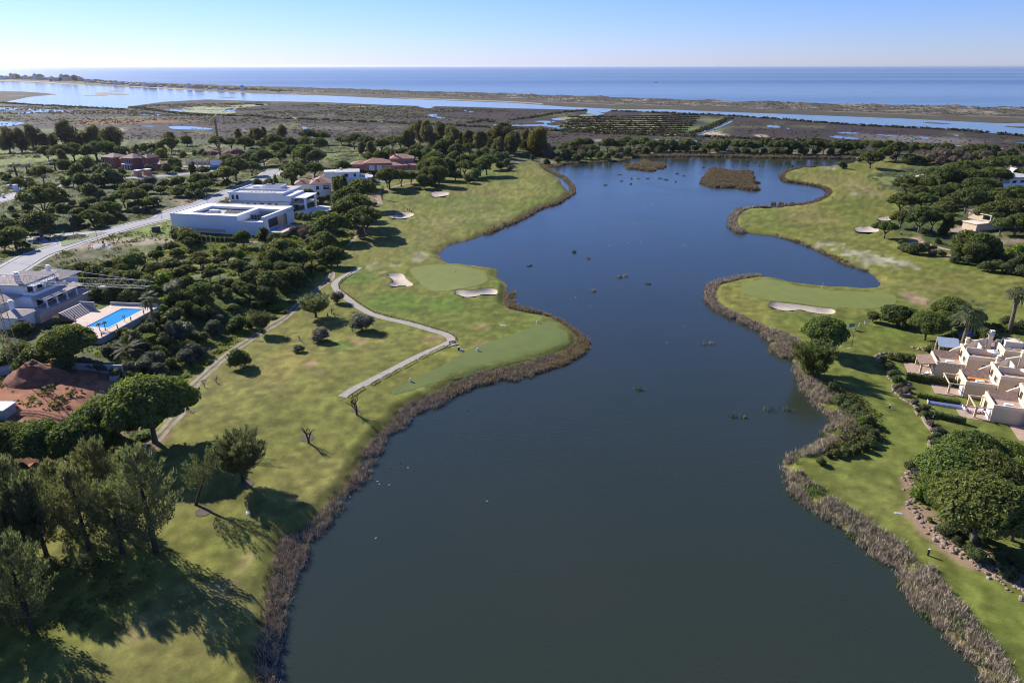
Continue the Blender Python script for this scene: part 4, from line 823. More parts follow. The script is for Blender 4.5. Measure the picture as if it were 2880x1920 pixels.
# around the lake head
row('a3','yeuc',[(240,700,240),(130,690,160)],'at the head of the left fairway','yellowing trees at the lake head')
row('a3','euc',[(20,700,120),(-20,740,120)],'left of the big yellowing tree','gum trees at the lake head')
row('a3','grey',[(320,805,110),(420,835,70),(490,800,80),(370,830,70),(185,855,50,1.3),(380,770,60)],'below the big yellowing tree','olive trees at the lake head')
row('a3','umb',[(520,740,110),(600,735,130),(690,720,120),(740,765,110),(880,715,150),(980,715,140)],'behind the small far green by the lake',U+' behind the small far green')
row('a3','brown',[(650,770,120),(590,770,90),(1000,830,70),(960,850,60)],'near the small far green','dry shrubs by the small far green')
row('a3','bush',[(460,750,80),(540,785,90),(790,800,60),(640,860,90),(560,860,80),(720,860,90),(480,840,70),(800,860,80),(420,900,70),(320,905,70),(520,880,60),(880,870,80),(600,880,80)],'on the lake bank below the small far green','shrubs on the north lake bank')
row('a3','umb',[(1050,705,110),(1130,720,110),(1210,715,120),(1290,725,130),(1380,725,120),(1460,730,120),(1540,730,110),(1620,730,120),(1700,735,90)],'along the sandy path north of the lake',U+' along the north path')
row('a3','umb',[(1820,735,130),(1900,735,90),(1970,730,110),(2060,730,120),(2150,730,130),(2240,735,120),(2320,730,120)],'in the line right of the gap north of lake',U+' in the northern line')
row('a3','bush',[(930,810,80),(980,790,80),(1060,810,90),(1130,830,60),(1230,815,90),(1310,800,90),(1400,800,80),(1480,800,70),(1550,790,110),(1600,800,80),(1930,785,120),(1880,790,80)],'between north path and lake','shrubs by the north path')
row('a3','bush',[(1680,790,80),(1760,790,70),(2060,790,70),(2150,820,80),(2240,800,60),(2320,790,60),(1020,790,70),(1350,780,80),(1180,780,70)],'under the pine line north of lake','shrubs under the north pines')
row('a4','umb',[(40,730,130),(130,735,140),(220,740,140),(310,740,130),(420,740,140),(520,740,130),(610,745,120),(700,745,120),(800,740,130)],'in the northern line beyond the lake corner',U+' in the northern line right')
row('a4','bush',[(60,790,80),(200,795,70),(330,790,90),(450,790,70),(580,800,70),(730,795,110),(680,830,60),(780,840,60),(120,800,70),(850,865,70),(690,918,80)],'under the northern line beyond the lake corner','shrubs under the north pines right')
row('a4','umb',[(900,735,110),(1000,740,140),(1110,745,120),(1220,745,140),(1320,760,130),(1450,765,120),(1500,770,100),(1640,770,120)],'behind the leaning pine on the far green mound',U+' behind the far mound')
row('a4','umb',[(960,830,200),(1070,800,140),(1190,795,160)],'on the far green mound right of the lake',U+' on the far mound')
row('a4','round',[(1300,860,140,.6),(1370,860,90,.6)],'at foot of the far green mound','round trees at the far mound')
row('a4','umb',[(1790,775,100),(1870,770,120),(1970,770,130),(2070,765,130),(2330,770,90),(2400,780,90)],'on the marsh edge at far right',U+' on the far right marsh edge')
row('a4','brown',[(1550,800,120),(1640,820,140),(1760,815,120),(1840,850,110),(1500,850,120),(1600,870,110),(1700,870,110),(1150,850,70),(2000,830,120)],'in the dry belt beyond the right fairway','dry scrub beyond the right fairway')
row('a4','bush',[(1960,810,110),(2060,815,90),(2150,830,80),(1450,880,80),(2250,800,100),(1900,830,80)],'on the marsh edge at far right','shrubs on the far right marsh edge')
# east grove
row('a4','umb',[(1700,950,200),(1820,935,230),(1930,950,180),(2060,920,200),(2180,900,180),(2280,880,180),(2340,900,120),(2420,900,150)],'in back rank of the right hand grove',U+' in the back of the east grove')
row('a4','umb',[(1540,1010,190),(1640,1030,240),(1760,1020,240),(1880,1020,220),(2030,1010,190),(2150,1010,180),(1580,1065,150),(2330,1000,120)],'in second rank of the right hand grove',U+' in the second rank')
row('a4','round',[(1860,1110,200,.8),(1960,1110,200,.8),(2050,1110,180,.8),(1780,1120,150,.8)],'in the dark clump left of the pale roof','dark trees left of the pale roof')
row('a4','umb',[(1300,1060,240),(1500,1115,190),(1600,1150,180),(1700,1150,170),(1410,1160,90)],'beside the right fairway by the highest bunker',U+' by the right fairway')
row('a4','umb',[(1240,1220,220),(1330,1240,150),(1440,1230,210),(1640,1250,130),(1640,1305,210),(1530,1180,170),(1380,1190,150)],'in front part of the right hand grove',U+' in the front of the east grove')
row('a4','umb',[(1850,1210,260),(1960,1200,240),(2120,1210,260),(2260,1200,260),(2000,1240,200),(2380,1220,200),(1820,1250,160)],'between the pale roof and blue awning',U+' below the pale roof')
row('a4','umb',[(2080,1330,260),(2200,1310,260),(2320,1330,260),(2020,1350,180),(2430,1330,220)],'above the tiled roofs at right edge',U+' above the east roofs')
row('a4','umb',[(1240,1385,190),(1420,1385,260),(1530,1400,220),(1090,1480,190)],'at the fairway edge by the right bunkers',U+' by the right bunkers')
row('a4','darktall',[(1650,1460,110,.75)],'at the front corner of the east grove','dark conifers in the east grove')
row('a4','barepale',[(1820,1390,170)],'on the terrace of the east grove','leafless trees in the east grove')
row('a4','umb',[(2160,1450,190),(2300,1440,230),(2400,1460,180)],'against the ochre house at right edge',U+' by the ochre house')
row('b4','round',[(1840,170,210),(1960,200,240),(2060,240,180),(1760,260,140),(1900,270,180)],'in the large dark clump beside the pink path','dark trees by the pink path')
row('b4','bush',[(1250,235,90),(1330,240,130),(1400,250,110),(1220,195,50),(1460,230,90),(1600,290,70),(1840,350,100),(1730,330,110),(2150,330,120),(2010,340,90),(1560,180,60),(1430,90,60)],'along the pink path','shrubs along the pink path')
row('b4','brown',[(1515,285,80),(1520,240,70)],'on the pink path bend','purple brown shrubs at the path')
row('b4','lime',[(2200,290,110),(2290,260,130),(2180,350,70),(2350,290,90)],'before the ochre house','yellow green shrubs by the ochre house')
row('b4','bush',[(2320,340,150),(2250,390,120),(2080,400,130),(2190,430,110),(2330,440,130),(2000,410,110)],'below the pink path at right edge','shrubs below the pink path')
# east foreground
row('b4','umbnear',[(528,1000,425)],'on the lake bank below the kidney bunker',U+' on the east bank')
row('b4','bigshrub',[(430,1280,330)],'on the east bank under the umbrella pine','big shrubs on the east bank')
row('b4','round',[(970,868,110,.85)],'by the white marker posts','small trees by the white marker posts')
row('b4','round',[(1210,850,280,.62)],'right of the white marker posts','low round trees by the marker posts')
row('b4','umbnear',[(1690,790,330),(1480,930,330),(1640,900,230),(1900,870,210)],'behind the rockery and big fan palm',U+' behind the rockery')
row('b4','barepale',[(1480,770,110),(925,925,70)],'near the white marker posts','leafless trees by the marker posts')
row('b4','fanpalm',[(1850,850,290,1.25)],'beside the townhouses behind the rockery','fan palms by the townhouses')
row('b4','fanpalm',[(2320,690,240,1.15)],'standing alone at right edge','fan palms at the right edge')
row('b4','bush',[(2000,960,90),(2060,990,100),(2130,975,80),(2270,970,110),(2340,960,110),(2190,905,90,1.2),(1980,1010,120),(2030,1060,130),(2090,1070,100),(1930,960,70)],'in the hedge behind the blue covered pool','shrubs behind the townhouses')
row('b4','lime',[(2080,955,60),(2200,970,60),(2250,950,50),(1960,940,60)],'in the hedge behind the townhouses','bright shrubs behind the townhouses')
row('b4','bush',[(1060,1250,70),(1130,1235,70),(1200,1245,80),(1280,1255,70),(1110,1330,90),(1160,1400,110),(1190,1450,100),(1070,1290,60),(1330,1270,60)],'in the rockery bed left of terrace','bed shrubs left of the terrace')
row('b4','bush',[(1600,1090,90),(1540,1140,100),(1480,1170,80),(1650,1060,80),(1700,1030,90),(1550,1190,110),(1640,1180,110),(1720,1160,90),(1590,1210,90)],'in rockery under the fan palm','bed shrubs under the fan palm')
row('c4','brown',[(1190,80,90),(1230,120,100),(1280,100,80),(1350,220,80),(1440,270,90),(1500,420,90),(1540,480,90),(1560,440,70)],'in the heather bed along the lawns','heather along the lawns')
row('c4','bush',[(1220,70,60),(1400,290,70),(1430,330,70),(1480,340,60),(1560,580,110),(1620,560,90),(1500,560,70),(1560,530,90),(1610,610,90),(1320,790,110)],'in the border beside the terrace lawns','border shrubs')
row('c4','grey',[(1590,490,110),(1640,520,80),(1480,265,40),(1350,850,80),(1400,900,110),(1460,880,110)],'in the border under the big east pines','grey border shrubs')
row('c4','bush',[(600,90,110),(660,190,120),(740,250,130),(800,290,120),(860,340,130),(930,390,130),(900,470,130),(960,500,120),(930,560,110),(560,30,100)],'in tall green belt behind the reeds','shrubs behind the east reeds')
row('c4','lime',[(890,400,110),(870,430,80),(1400,1045,190,.8),(1490,1300,60)],'at the east lawn','bright clipped shrubs on the east lawn')
row('c4','bush',[(960,590,100),(880,620,110),(800,650,110),(720,670,100),(640,690,90),(560,700,70),(490,760,90),(300,890,70)],'in low green belt across the east point','shrubs across the east point')
row('c4','umbnear',[(1890,640,500),(2200,700,420),(1700,820,600),(2080,900,650),(1990,1150,860),(1640,960,450),(2350,900,500),(2330,1220,620),(1620,1130,300)],'in the big grove at lower right',U+' at the lower right')
row('c5','bush',[(1640,130,160),(1790,180,110),(1900,230,110),(1850,320,100),(1930,370,170),(2000,200,120),(2130,420,120),(2200,530,130),(2270,580,90),(2330,510,90),(2230,430,90),(1740,250,90)],'in rockery along the east lawn','rockery shrubs')
row('c5','lime',[(1490,60,50),(1860,290,80),(2100,400,60),(2180,560,80)],'in rockery along the east lawn','bright rockery shrubs')
# wood between road and track
row('b1','umb',[(1035,375,120),(1110,360,80),(1230,370,260),(1390,430,180),(1430,305,150),(1620,300,150),(1560,380,190),(1740,280,90),(1570,245,140)],'in open wood right of the road bend',U+' right of the road bend')
row('b1','umb',[(1730,205,130),(1830,320,190),(1850,375,160),(2080,295,180),(2130,235,90),(2220,145,170,1.15),(1720,130,190),(2000,350,120),(1700,385,120)],'in open wood before the front white villa',U+' before the front villa')
row('b1','umb',[(1920,480,160),(2010,475,110),(2180,405,200),(2280,440,190),(2320,520,200),(2200,610,160),(2290,655,180),(1840,625,270),(1700,440,190)],'in the middle of the hillside wood',U+' in the hillside wood')
row('b1','umb',[(620,450,210),(740,440,230),(870,465,230),(990,480,220),(1100,495,220),(1220,510,220),(1330,540,200),(1130,440,200),(1000,420,150)],'in the dense mass behind the crane jib',U+' behind the crane jib')
row('b1','umb',[(600,540,180),(700,560,190),(830,570,200),(950,590,210),(1080,600,220),(1210,620,220),(1310,610,200),(1400,640,180)],'in the shade behind the pool garden',U+' behind the pool garden')
row('b1','bush',[(700,640,130),(790,650,120),(900,660,130),(1010,670,130),(1130,690,130),(1240,690,130),(1330,700,110),(1030,620,110),(760,700,100)],'in the shade behind the swimming pool','shrubs behind the pool')
row('b1','lime',[(1480,530,180),(1440,590,110),(1230,680,70),(1150,660,60),(2200,300,110),(2210,260,90),(2050,245,70),(1500,800,90)],'in the hillside wood','bright shrubs in the hillside wood')
row('b1','fanpalm',[(1580,620,160,.8),(1640,560,110,.8),(1360,735,190,1.15)],'right of the swimming pool','palms right of the pool')
row('b1','round',[(1700,560,170),(1620,690,170),(1730,700,170),(1830,740,170),(1700,790,170),(1560,730,140),(1800,830,150),(1900,780,150),(1640,480,150)],'in the dark hollow of hillside wood','round trees in the hollow')
row('b1','bush',[(1580,860,170),(1480,770,110),(1890,850,140),(1900,720,110),(2080,680,110),(2000,620,110),(1760,440,70),(2100,560,100),(1980,290,70),(1460,250,60),(1300,310,60),(1600,90,90),(1720,110,170),(1640,115,90)],'in the hillside wood and villa hedge','shrubs in the hillside wood')
row('b1','grey',[(1650,1010,240),(1560,960,110),(1760,1170,170),(1700,1230,190),(1820,1210,120),(1960,960,170),(1940,1000,110),(2000,900,110)],'in the garden right of the pool','grey garden shrubs')
row('b1','bush',[(2170,930,170),(2310,930,120),(2020,860,100),(1500,1000,110),(1420,870,110),(1860,1060,110),(1780,1050,110)],'on the ivy slope above the dirt track','shrubs above the dirt track')
row('b1','lime',[(1900,1280,110,.35),(1700,1420,90,.35),(2040,1110,110,.35),(1990,1190,100,.35),(1820,1350,90,.35),(2200,1020,90,.35),(2260,900,110,.35),(2120,800,140,.4),(2220,740,140,.4),(1640,1330,90,.35),(2240,1010,80,.35)],'on the ivy slope above the dirt track','ivy clumps above the dirt track')
# the pool garden
row('b1','round',[(320,985,330,.7),(490,960,230,.7),(200,960,200,.7)],'between the tiled villa and the red earth pit','dense pines below the villa')
row('b1','umbnear',[(620,1090,450)],'at the near corner of pool terrace',U+' at the pool corner')
row('b1','round',[(110,1210,330,.7),(280,1250,330,.75),(20,1290,240,.7)],'above the red earth pit at left edge','dense pines above the pit')
row('b1','bush',[(700,935,150),(640,900,110),(1200,1060,210),(1130,1010,110),(1390,920,110),(1340,970,130),(1280,1000,90),(580,1290,190),(500,1200,150),(690,1270,80,.6),(780,800,60,.7)],'round the pool terrace','shrubs round the pool terrace')
row('b1','datepalm',[(1160,1200,310)],'in garden below the swimming pool','date palms')
row('b1','fanpalm',[(775,775,65,.8),(515,890,80,.5)],'on the steps above the pool','small palms on the pool steps')
row('b1','grey',[(980,1170,130),(1060,1150,90),(780,1290,110),(850,1310,120),(920,1330,120),(990,1340,120),(1060,1360,120),(1130,1350,130),(1220,1340,150),(1320,1310,190),(1400,1260,190),(1440,1350,170),(740,1280,90)],'in pale hedge above the red earth pit','pale hedge above the pit')
row('b1','bush',[(1330,1150,110),(1450,1180,120),(1520,1090,130),(1480,1060,90),(1300,1110,90),(1560,1290,120),(1500,1380,110),(1060,1400,110),(1150,1420,110)],'in garden between pool and track','shrubs between pool and track')
row('b1','bush',[(2190,1250,210)],'alone on the grass beside the dirt track','single shrubs on the grass')
# slope above the fairway
row('b2','umb',[(190,160,160),(110,240,160),(220,230,330),(340,330,290),(210,430,210),(150,330,260),(420,350,200),(330,430,230),(90,400,200)],'in upper part of the slope wood',U+' on the slope')
row('b2','umb',[(620,150,260),(680,280,250),(560,230,200),(740,330,170),(550,90,130),(500,320,170),(620,330,150)],'on slope beside the tree shadowed fairway',U+' beside the shadowed fairway')
row('b2','umb',[(90,540,290),(210,500,210),(330,490,230),(60,640,230),(150,610,200),(400,450,150),(430,540,150)],'in lower part of the slope wood',U+' low on the slope')
row('b2','round',[(380,560,120),(250,590,130),(160,740,110,.7),(20,760,140,.7),(600,430,110,.6),(500,430,110,.6),(690,350,110,.6),(760,280,110,.6)],'in the shade of the slope wood','round trees in the slope wood')
row('b2','lime',[(600,410,130,.35),(650,460,90,.35),(180,790,140,.35),(240,830,100,.35),(520,490,100,.35),(130,880,110,.35),(820,190,90,.35),(860,120,90,.35),(330,740,90,.35),(780,100,90,.35)],'on the ivy bank of the slope wood','ivy clumps on the bank')
row('b2','brown',[(430,100,110),(350,80,90),(500,70,90),(480,180,80),(960,110,110),(430,60,70),(300,110,80)],'below the lawn of the front villa','dry shrubs below the lawn')
row('b2','cyp',[(60,110,110,.3)],'against the front villa wall','shrubs by the villa wall')
row('b2','brown',[(740,690,140)],'by the bend of stone cart path','shrubs at the path bend')
row('b2','casround',[(540,790,260,.75)],'between the dirt track and the stone path','feathery trees between track and path')
row('b2','casround',[(45,940,170,1.15)],'over the dirt track at wood edge','feathery trees over the dirt track')
row('b2','grey',[(962,920,245,.8)],'with white flowers left of the stone path','clipped shrubs left of the stone path')
row('b2','brown',[(585,1025,190,.95)],'on grass left of the flowering shrub','dry shrubs left of the flowering shrub')
row('b2','grey',[(395,1168,110,.8)],'low on the grass left of path','small shrubs on the grass')
row('b2','sapling',[(400,1068,50),(285,1070,36),(725,850,44),(690,805,60),(884,985,50),(660,865,16)],'in a bare earth ring left of the path','young trees in earth rings')
row('c1','sapling',[(1982,200,60),(1868,245,60)],'in earth ring beside the dirt track','young trees beside the track')
row('c3','bare',[(470,505,130,1.0),(915,245,130,1.0)],'in an earth ring on the lower grass','leafless trees on the lower grass')
# lower left
row('c1','umbnear',[(1340,410,800)],'over the dirt track beside the red pit','giant pines')
row('c1','umbnear',[(960,560,600),(700,740,560),(330,790,520),(60,800,480)],'in dense rank below the red pit','dense pines below the pit')
row('c1','umbnear',[(60,1080,330)],'by the left edge below the red pit','pines by the left edge')
row('c1','cas',[(480,1180,440,1.15),(880,1080,460,1.15),(1310,1270,640,1.1),(700,1350,480,1.2),(1020,1400,500,1.1),(90,1300,480,1.25),(300,1420,480,1.2)],'in the dark stand at lower left','casuarinas at the lower left')
row('c1','casround',[(2200,950,420,1.1)],'standing alone on the lower grass','feathery trees on the lower grass')
row('c1','gum',[(1750,1180,330)],'leaning from an earth ring beside the dark stand','leaning gum trees')
row('c1','euc',[(960,780,300,.7),(1100,830,240,.7)],'before the dense pine rank','pale gum trees by the pines')
row('c1','lime',[(1300,720,170,.4),(1200,800,150,.4),(1240,860,110,.35),(1130,900,120,.35)],'under the giant pine by the track','bright ground shrubs by the track')
row('c2','cas',[(130,600,620,1.1),(-130,500,480),(180,60,460),(-40,180,460)],'at the lower left corner','casuarinas at the corner')
for k, (x, y, w) in enumerate([(-96, 66, 10), (-84, 54, 10), (-100, 92, 11), (-108, 80, 11), (-80, 77, 11), (-77, 66, 10), (-90, 72, 12), (-70, 60, 10)]):
    plant('cas', x, y, w, ['feathery casuarina outside the lower left corner','second feathery casuarina past the lower left corner','feathery casuarina past left edge beside the stand','tall feathery casuarina past left edge', 'feathery casuarina inside the lower left corner', 'smaller feathery casuarina at the lower left corner', 'broad feathery casuarina beyond the lower left corner', 'lowest feathery casuarina below the lower left corner'][k], 'casuarinas past the left edge')
# ------------------------------------------------------------------ buildings
m_white = mat('white_render', (.78, .78, .78), .7, .03, .3); m_grey = mat('grey_roof', (.42, .41, .40), .85, .12, .4); m_cream = mat('cream_render', (.64, .50, .35), .8, .05, .4)
m_terr = mat('terracotta_tiles', (.36, .19, .13), .85, .30, 1.4, bump=.6, bscale=3); m_terrd = mat('brown_tiles', (.25, .17, .13), .85, .28, 1.4, bump=.6, bscale=3)
m_glass = mat('window_glass', (.03, .04, .05), .08, .1, 1, spec=.6); m_pink = mat('salmon_render', (.50, .24, .18), .8, .07, .4); m_red = mat('red_render', (.42, .13, .095), .8, .08, .4)
m_steel = mat('painted_steel', (.55, .55, .56), .4, .05, 1, metal=.3); m_conc = mat('concrete', (.38, .37, .35), .9, .14, .5); m_black = mat('black_metal', (.03, .03, .03), .5, .1, 1)
m_wood = mat('brown_timber', (.16, .10, .06), .8, .2, 2); m_pool = water_mat('pool_water', (.02, .28, .60), .08, [(2, 2, .12, .1, 2)])[0]; m_poolt = water_mat('pool_shallow', (.06, .48, .72), .08, [(2, 2, .12, .1, 2)])[0]
m_tilepool = mat('pool_tile', (.45, .62, .72), .4, .05, 1); m_tpav = mat('terrace_paving', (.58, .45, .36), .85, .10, .8); m_beige = mat('beige_tiles', (.40, .34, .30), .85, .16, 1.4, bump=.5, bscale=3)
m_yelp = mat('yellow_paint', (.50, .36, .14), .5, .15, 1); m_blue = mat('blue_cover', (.12, .16, .30), .6, .1, .5); m_ochre = mat('ochre_render', (.55, .32, .13), .8, .06, .4)
m_dark = M_dark; m_earth = mat('red_earth_heap', (.20, .095, .07), .95, .35, .5, bump=.8)
def site(px, py, rot, label, cat, name, dz=0, group=None):
    p = P3(px, py); p.z += dz
    return empty(name, p, math.radians(rot), label, cat, group)
def loc(e, mb, name, m, label=None, par=None): return mb.build(name, m, par or e, label=label)
def window(e, x, y, z, w, h, face='y', d=.12, m=None, par=None, sill=True):
    """a framed pane set proud of a wall; face = the wall's outward side: 'y' -y, 'Y' +y, 'x' -x, 'X' +x"""
    f = MB(); g = MB(); t = .09; s = {'y': -1, 'Y': 1, 'x': -1, 'X': 1}[face]
    if face in 'yY':
        a, b = sorted((y, y+s*d)); ga, gb = sorted((y, y+s*d*.5))
        f.box(x-w/2, a, z, x-w/2+t, b, z+h).box(x+w/2-t, a, z, x+w/2, b, z+h).box(x-w/2+t, a, z, x+w/2-t, b, z+t).box(x-w/2+t, a, z+h-t, x+w/2-t, b, z+h); g.box(x-w/2+t, ga, z+t, x+w/2-t, gb, z+h-t)
    else:
        a, b = sorted((x, x+s*d)); ga, gb = sorted((x, x+s*d*.5))
        f.box(a, y-w/2, z, b, y-w/2+t, z+h).box(a, y+w/2-t, z, b, y+w/2, z+h).box(a, y-w/2+t, z, b, y+w/2-t, z+t).box(a, y-w/2+t, z+h-t, b, y+w/2-t, z+h); g.box(ga, y-w/2+t, z+t, gb, y+w/2-t, z+h-t)
    o = loc(e, f, 'window', m or m_white, par=par); g.build('pane', m_glass, o); return o
def chimney(e, x, y, z0, z1, w=.7, cap=True, m=None, r=0):
    c = MB()
    c.box(x-w/2, y-w/2, z0, x+w/2, y+w/2, z1)
    if cap: c.box(x-w*.7, y-w*.7, z1, x+w*.7, y+w*.7, z1+.12); c.box(x-w*.4, y-w*.4, z1+.12, x+w*.4, y+w*.4, z1+.5); c.box(x-w*.6, y-w*.6, z1+.5, x+w*.6, y+w*.6, z1+.62)
    return loc(e, c, 'chimney', m or m_white)

# front white villa
e = site(487, 650, -11.5, 'front white villa of plain slabs with a sunken roof deck above the fairway wood', 'villa', 'white_villa', .2)
L_, D_, H_ = 43.0, 25.0, 7.2
loc(e, MB().box(0,0,1.6, 31,.45,H_).box(0,.45,1.6, .45,24.6,H_).box(0,D_-.4,0, L_,D_,H_).box(30.6,.45,4.6, 31,18,H_).box(10,.003,-1, 31,.44,1.597), 'wall', m_white)
loc(e, MB().box(31.003,0,-2.5, 43,.45,5.2).box(42.4,.45,-2.5, 43,3.4,5.5).box(42.4,19.5,-1.5, 43,24.6,5.6), 'wall', m_white, 'lower wall by the terrace')
loc(e, MB().box(.45,.45,5.9, 6.8,24.6,6.95).box(6.8,.45,5.9, 28,4.2,6.95).box(28,.45,5.9, 30.6,24.6,6.95).box(6.8,19.5,5.9, 28,24.6,6.95), 'roof', m_white)
loc(e, MB().box(31,18,5.9, 42,24.6,6.95).box(41.8,.5,5.52, 43,19.4,H_).box(41.8,19.4,5.9, 43,24.6,H_), 'roof_beam', m_white)
loc(e, MB().box(6.8,4.2,5.4, 28,19.5,5.55), 'roof_deck', m_grey)
loc(e, MB().box(3,.6,0, 30,24,5.2).box(31.1,18.1,0, 41.6,24,5.8), 'room_block', m_cream)
loc(e, MB().box(31.05,10.0,.3, 38.5,10.15,5.85).box(38.5,10.15,.3, 38.65,18.1,5.85), 'glass_wall', m_glass)
for k in range(6): loc(e, MB().box(31.2+k*1.4,9.9,.3, 31.32+k*1.4,9.99,5.85), 'mullion', m_steel)
loc(e, MB().box(31.1,.5,3.5, 38.5,9.9,3.8), 'balcony', m_white)
for i in range(5):
    x, y = 9+i*1.9, 6.5+(i % 2)*2.4
    b_ = loc(e, MB().box(x,y,5.553, x+1.5,y+1.0,6.35), 'air_conditioner', m_steel); MB().box(x+.35,y+.2,6.352, x+1.15,y+.8,6.42).build('fan', m_black, b_)
loc(e, MB().box(10,12,5.553, 14,14.5,6.6), 'skylight', m_white); loc(e, MB().box(19,6,5.553, 20,9,6.3), 'skylight', m_white)
for i in range(8): loc(e, MB().add([(17+i*1.3,12,5.56),(17.9+i*1.3,12,5.56),(17.9+i*1.3,15,5.56),(17+i*1.3,15,5.56),(17+i*1.3,12,5.62),(17.9+i*1.3,12,5.62),(17.9+i*1.3,15,6.4),(17+i*1.3,15,6.4)], [(3,2,1,0),(4,5,6,7),(0,1,5,4),(1,2,6,5),(2,3,7,6),(3,0,4,7)]), 'solar_panel', m_black)
loc(e, MB().tube([(18,16,5.5),(18,16,9)], .07), 'mast', m_white)
loc(e, MB().box(11,-.06,.15, 25,-.003,1.5), 'garage_door', m_cream)
loc(e, MB().box(38.8,3.5,-1.2, 49,19,.35), 'terrace', m_tpav); o = loc(e, MB().box(40.2,5,.352, 43.5,13,.37), 'plunge_pool', m_poolt)
sitep = lambda e, x, y, z=0: (Matrix.Translation(e.location) @ Matrix.Rotation(e.rotation_euler.z, 4, 'Z')) @ Vector((x, y, z))
V1 = e
# rear white villa
e = site(650, 592, -7, 'rear white villa with stepped flat roofs and a dark band across its front', 'villa', 'white_villa', .2)
loc(e, MB().box(0,0,0, 30,20,4.1).box(0,0,4.35, 27,20,7.7).box(27,0,4.35, 31,16,7.2), 'wall', m_white)
loc(e, MB().box(-.2,-1.1,4.1, 25,20,4.35), 'canopy', m_grey)
loc(e, MB().box(-.3,-.3,7.7, 27.2,.3,8.4).box(-.3,.3,7.7, .3,24,8.4).box(26.6,.3,7.7, 27.2,10,8.4).box(.3,9.6,7.7, 27,10,8.6), 'parapet', m_white)
loc(e, MB().box(.3,.3,7.7, 26.6,9.6,7.78).box(.3,10,7.7, 27,23.8,8.0), 'roof', m_grey)
loc(e, MB().box(0,20,0, 26,24,7.7), 'wall', m_white)
loc(e, MB().box(11,12,8.0, 21,12.3,9.6).box(20.7,12.3,8.0, 21,19,9.6).box(11,18.7,8.0, 20.7,19,9.6).box(11,12.3,8.0, 11.3,18.7,9.6), 'roof_box', m_white, 'open roof box')
loc(e, MB().box(6,13,8.0, 10,17,9.2), 'roof_box', m_white)
loc(e, MB().box(14,17,9.6, 15.4,18,10.4), 'chimney', m_black)
for i in range(7): loc(e, MB().box(9+i*1.9,2.2,7.79, 10.2+i*1.9,4.4,8.25), 'roof_unit', m_cream if i % 2 else m_steel)
for x, w in ((6.5,.9),(9,2.2),(12.8,1.2),(16.2,2.2),(20,2.2),(23.5,1.2)): window(e, x, 0, .6, w, 2.9)
for x in (2, 4.2): window(e, x, 0, 4.9, 1.4, 2.3)
loc(e, MB().box(31,1,5.9, 38,15,6.25), 'canopy', m_white, 'terrace canopy'); loc(e, MB().box(31,1,3.0, 37,14,3.3), 'balcony', m_white)
for x, y in ((37,1.5),(37,13.5)): loc(e, MB().box(x-.1,y-.5,0, x+.5,y+1.2,5.9), 'pillar', m_white)
window(e, 31, 5, .4, 5, 2.4, 'X'); window(e, 31, 6, 3.6, 5, 2.1, 'X'); window(e, 31, 12, 3.6, 3, 2.1, 'X')
V2 = e
e = site(854, 603, 64, 'long white pool deck stepping off beside the rear white villa', 'terrace', 'pool_deck', .1)
loc(e, MB().box(0,-5,-.4, 17,5,.55), 'deck', m_white); loc(e, MB().box(2,-3.4,.553, 15,-1.2,.58), 'pool_water', m_poolt); loc(e, MB().box(3,-8.6,-.4, 19,-5,.2), 'step', m_white); loc(e, MB().box(2,-9.2,-.6, 20,-8.6,1.0), 'side_wall', m_conc)
# house with tiled roof
e = site(878, 556, 14, 'white two storey house with terracotta hip roof and two chimney pots', 'house', 'tiled_house')
loc(e, MB().box(0,0,0, 10,14,6.6).box(-8,5,0, 0,14,6.2), 'wall', m_white)
loc(e, MB().hip(0,0,10,14,6.6,2.9,.7), 'roof', m_terr); loc(e, MB().hip(-8,5,.2,14,6.2,2.4,.6), 'roof', m_terr)
for x, z, w, h in ((3.2,3.7,1.7,2.0),(3.2,.6,1.6,2.1)): window(e, x, 0, z, w, h)
o = loc(e, MB().box(6.2,-.12,3.3, 9.2,-.003,5.9), 'balcony_opening', m_glass); MB().box(6.5,-.2,4.9, 8.9,-.121,5.5).build('awning', m_cream, o)
loc(e, MB().box(6.0,-1.2,3.0, 9.6,0,3.25).box(6.0,-1.2,3.25, 9.6,-1.1,4.0), 'balcony', m_white)
chimney(e, 1.2, 6, 7, 10.4, .7); chimney(e, -6, 9, 6.5, 9.6, .7); loc(e, MB().box(9.0,14,0,10,17,2.4), 'garden_wall', m_white)
# curved white modern house
e = site(948, 520, 12, 'pale modern house with flat grey roofs and a raised terrace right of tiled house', 'house', 'modern_house')
loc(e, MB().box(0,2,0, 13,15,6.2).box(8,0,0, 18,14,3.0).box(-7,8,0, 0,15,6.0), 'wall', m_white)
loc(e, MB().box(-.4,1.6,6.2, 13.4,15.4,6.6), 'roof', m_white); loc(e, MB().box(-.2,2,6.6, 13,15,6.7), 'roof', m_grey); loc(e, MB().box(-7.3,7.6,6.0, -.4,15.2,6.4), 'roof', m_white)
loc(e, MB().prism([(7.6,-.6),(17,-1.2),(21,3),(21,8),(18,14.4),(13.4,14.4),(13.4,1.9),(7.6,1.9)], 3.0, 3.5), 'terrace_slab', m_white)
loc(e, MB().prism([(13.6,2.4),(17,0),(20,3.6),(20,8),(17.6,13.6),(13.6,13.6)], 3.5, 3.56), 'terrace_floor', m_grey)
window(e, 5.5, 2, 3.7, 2.6, 2.0); window(e, 10.6, 2, 3.9, 1.5, 1.8); window(e, 9.5, -.0, .6, 1.2, 1.8); window(e, 15, 0, .3, 3.5, 2.5)
for x, y in ((17.5,0),(19.5,2.5),(20,6)): loc(e, MB().tube([(x,y,0),(x,y,3.0)], .22, 8), 'column', m_white)
chimney(e, 2.5, 12, 6.7, 7.9, 1.0, False)
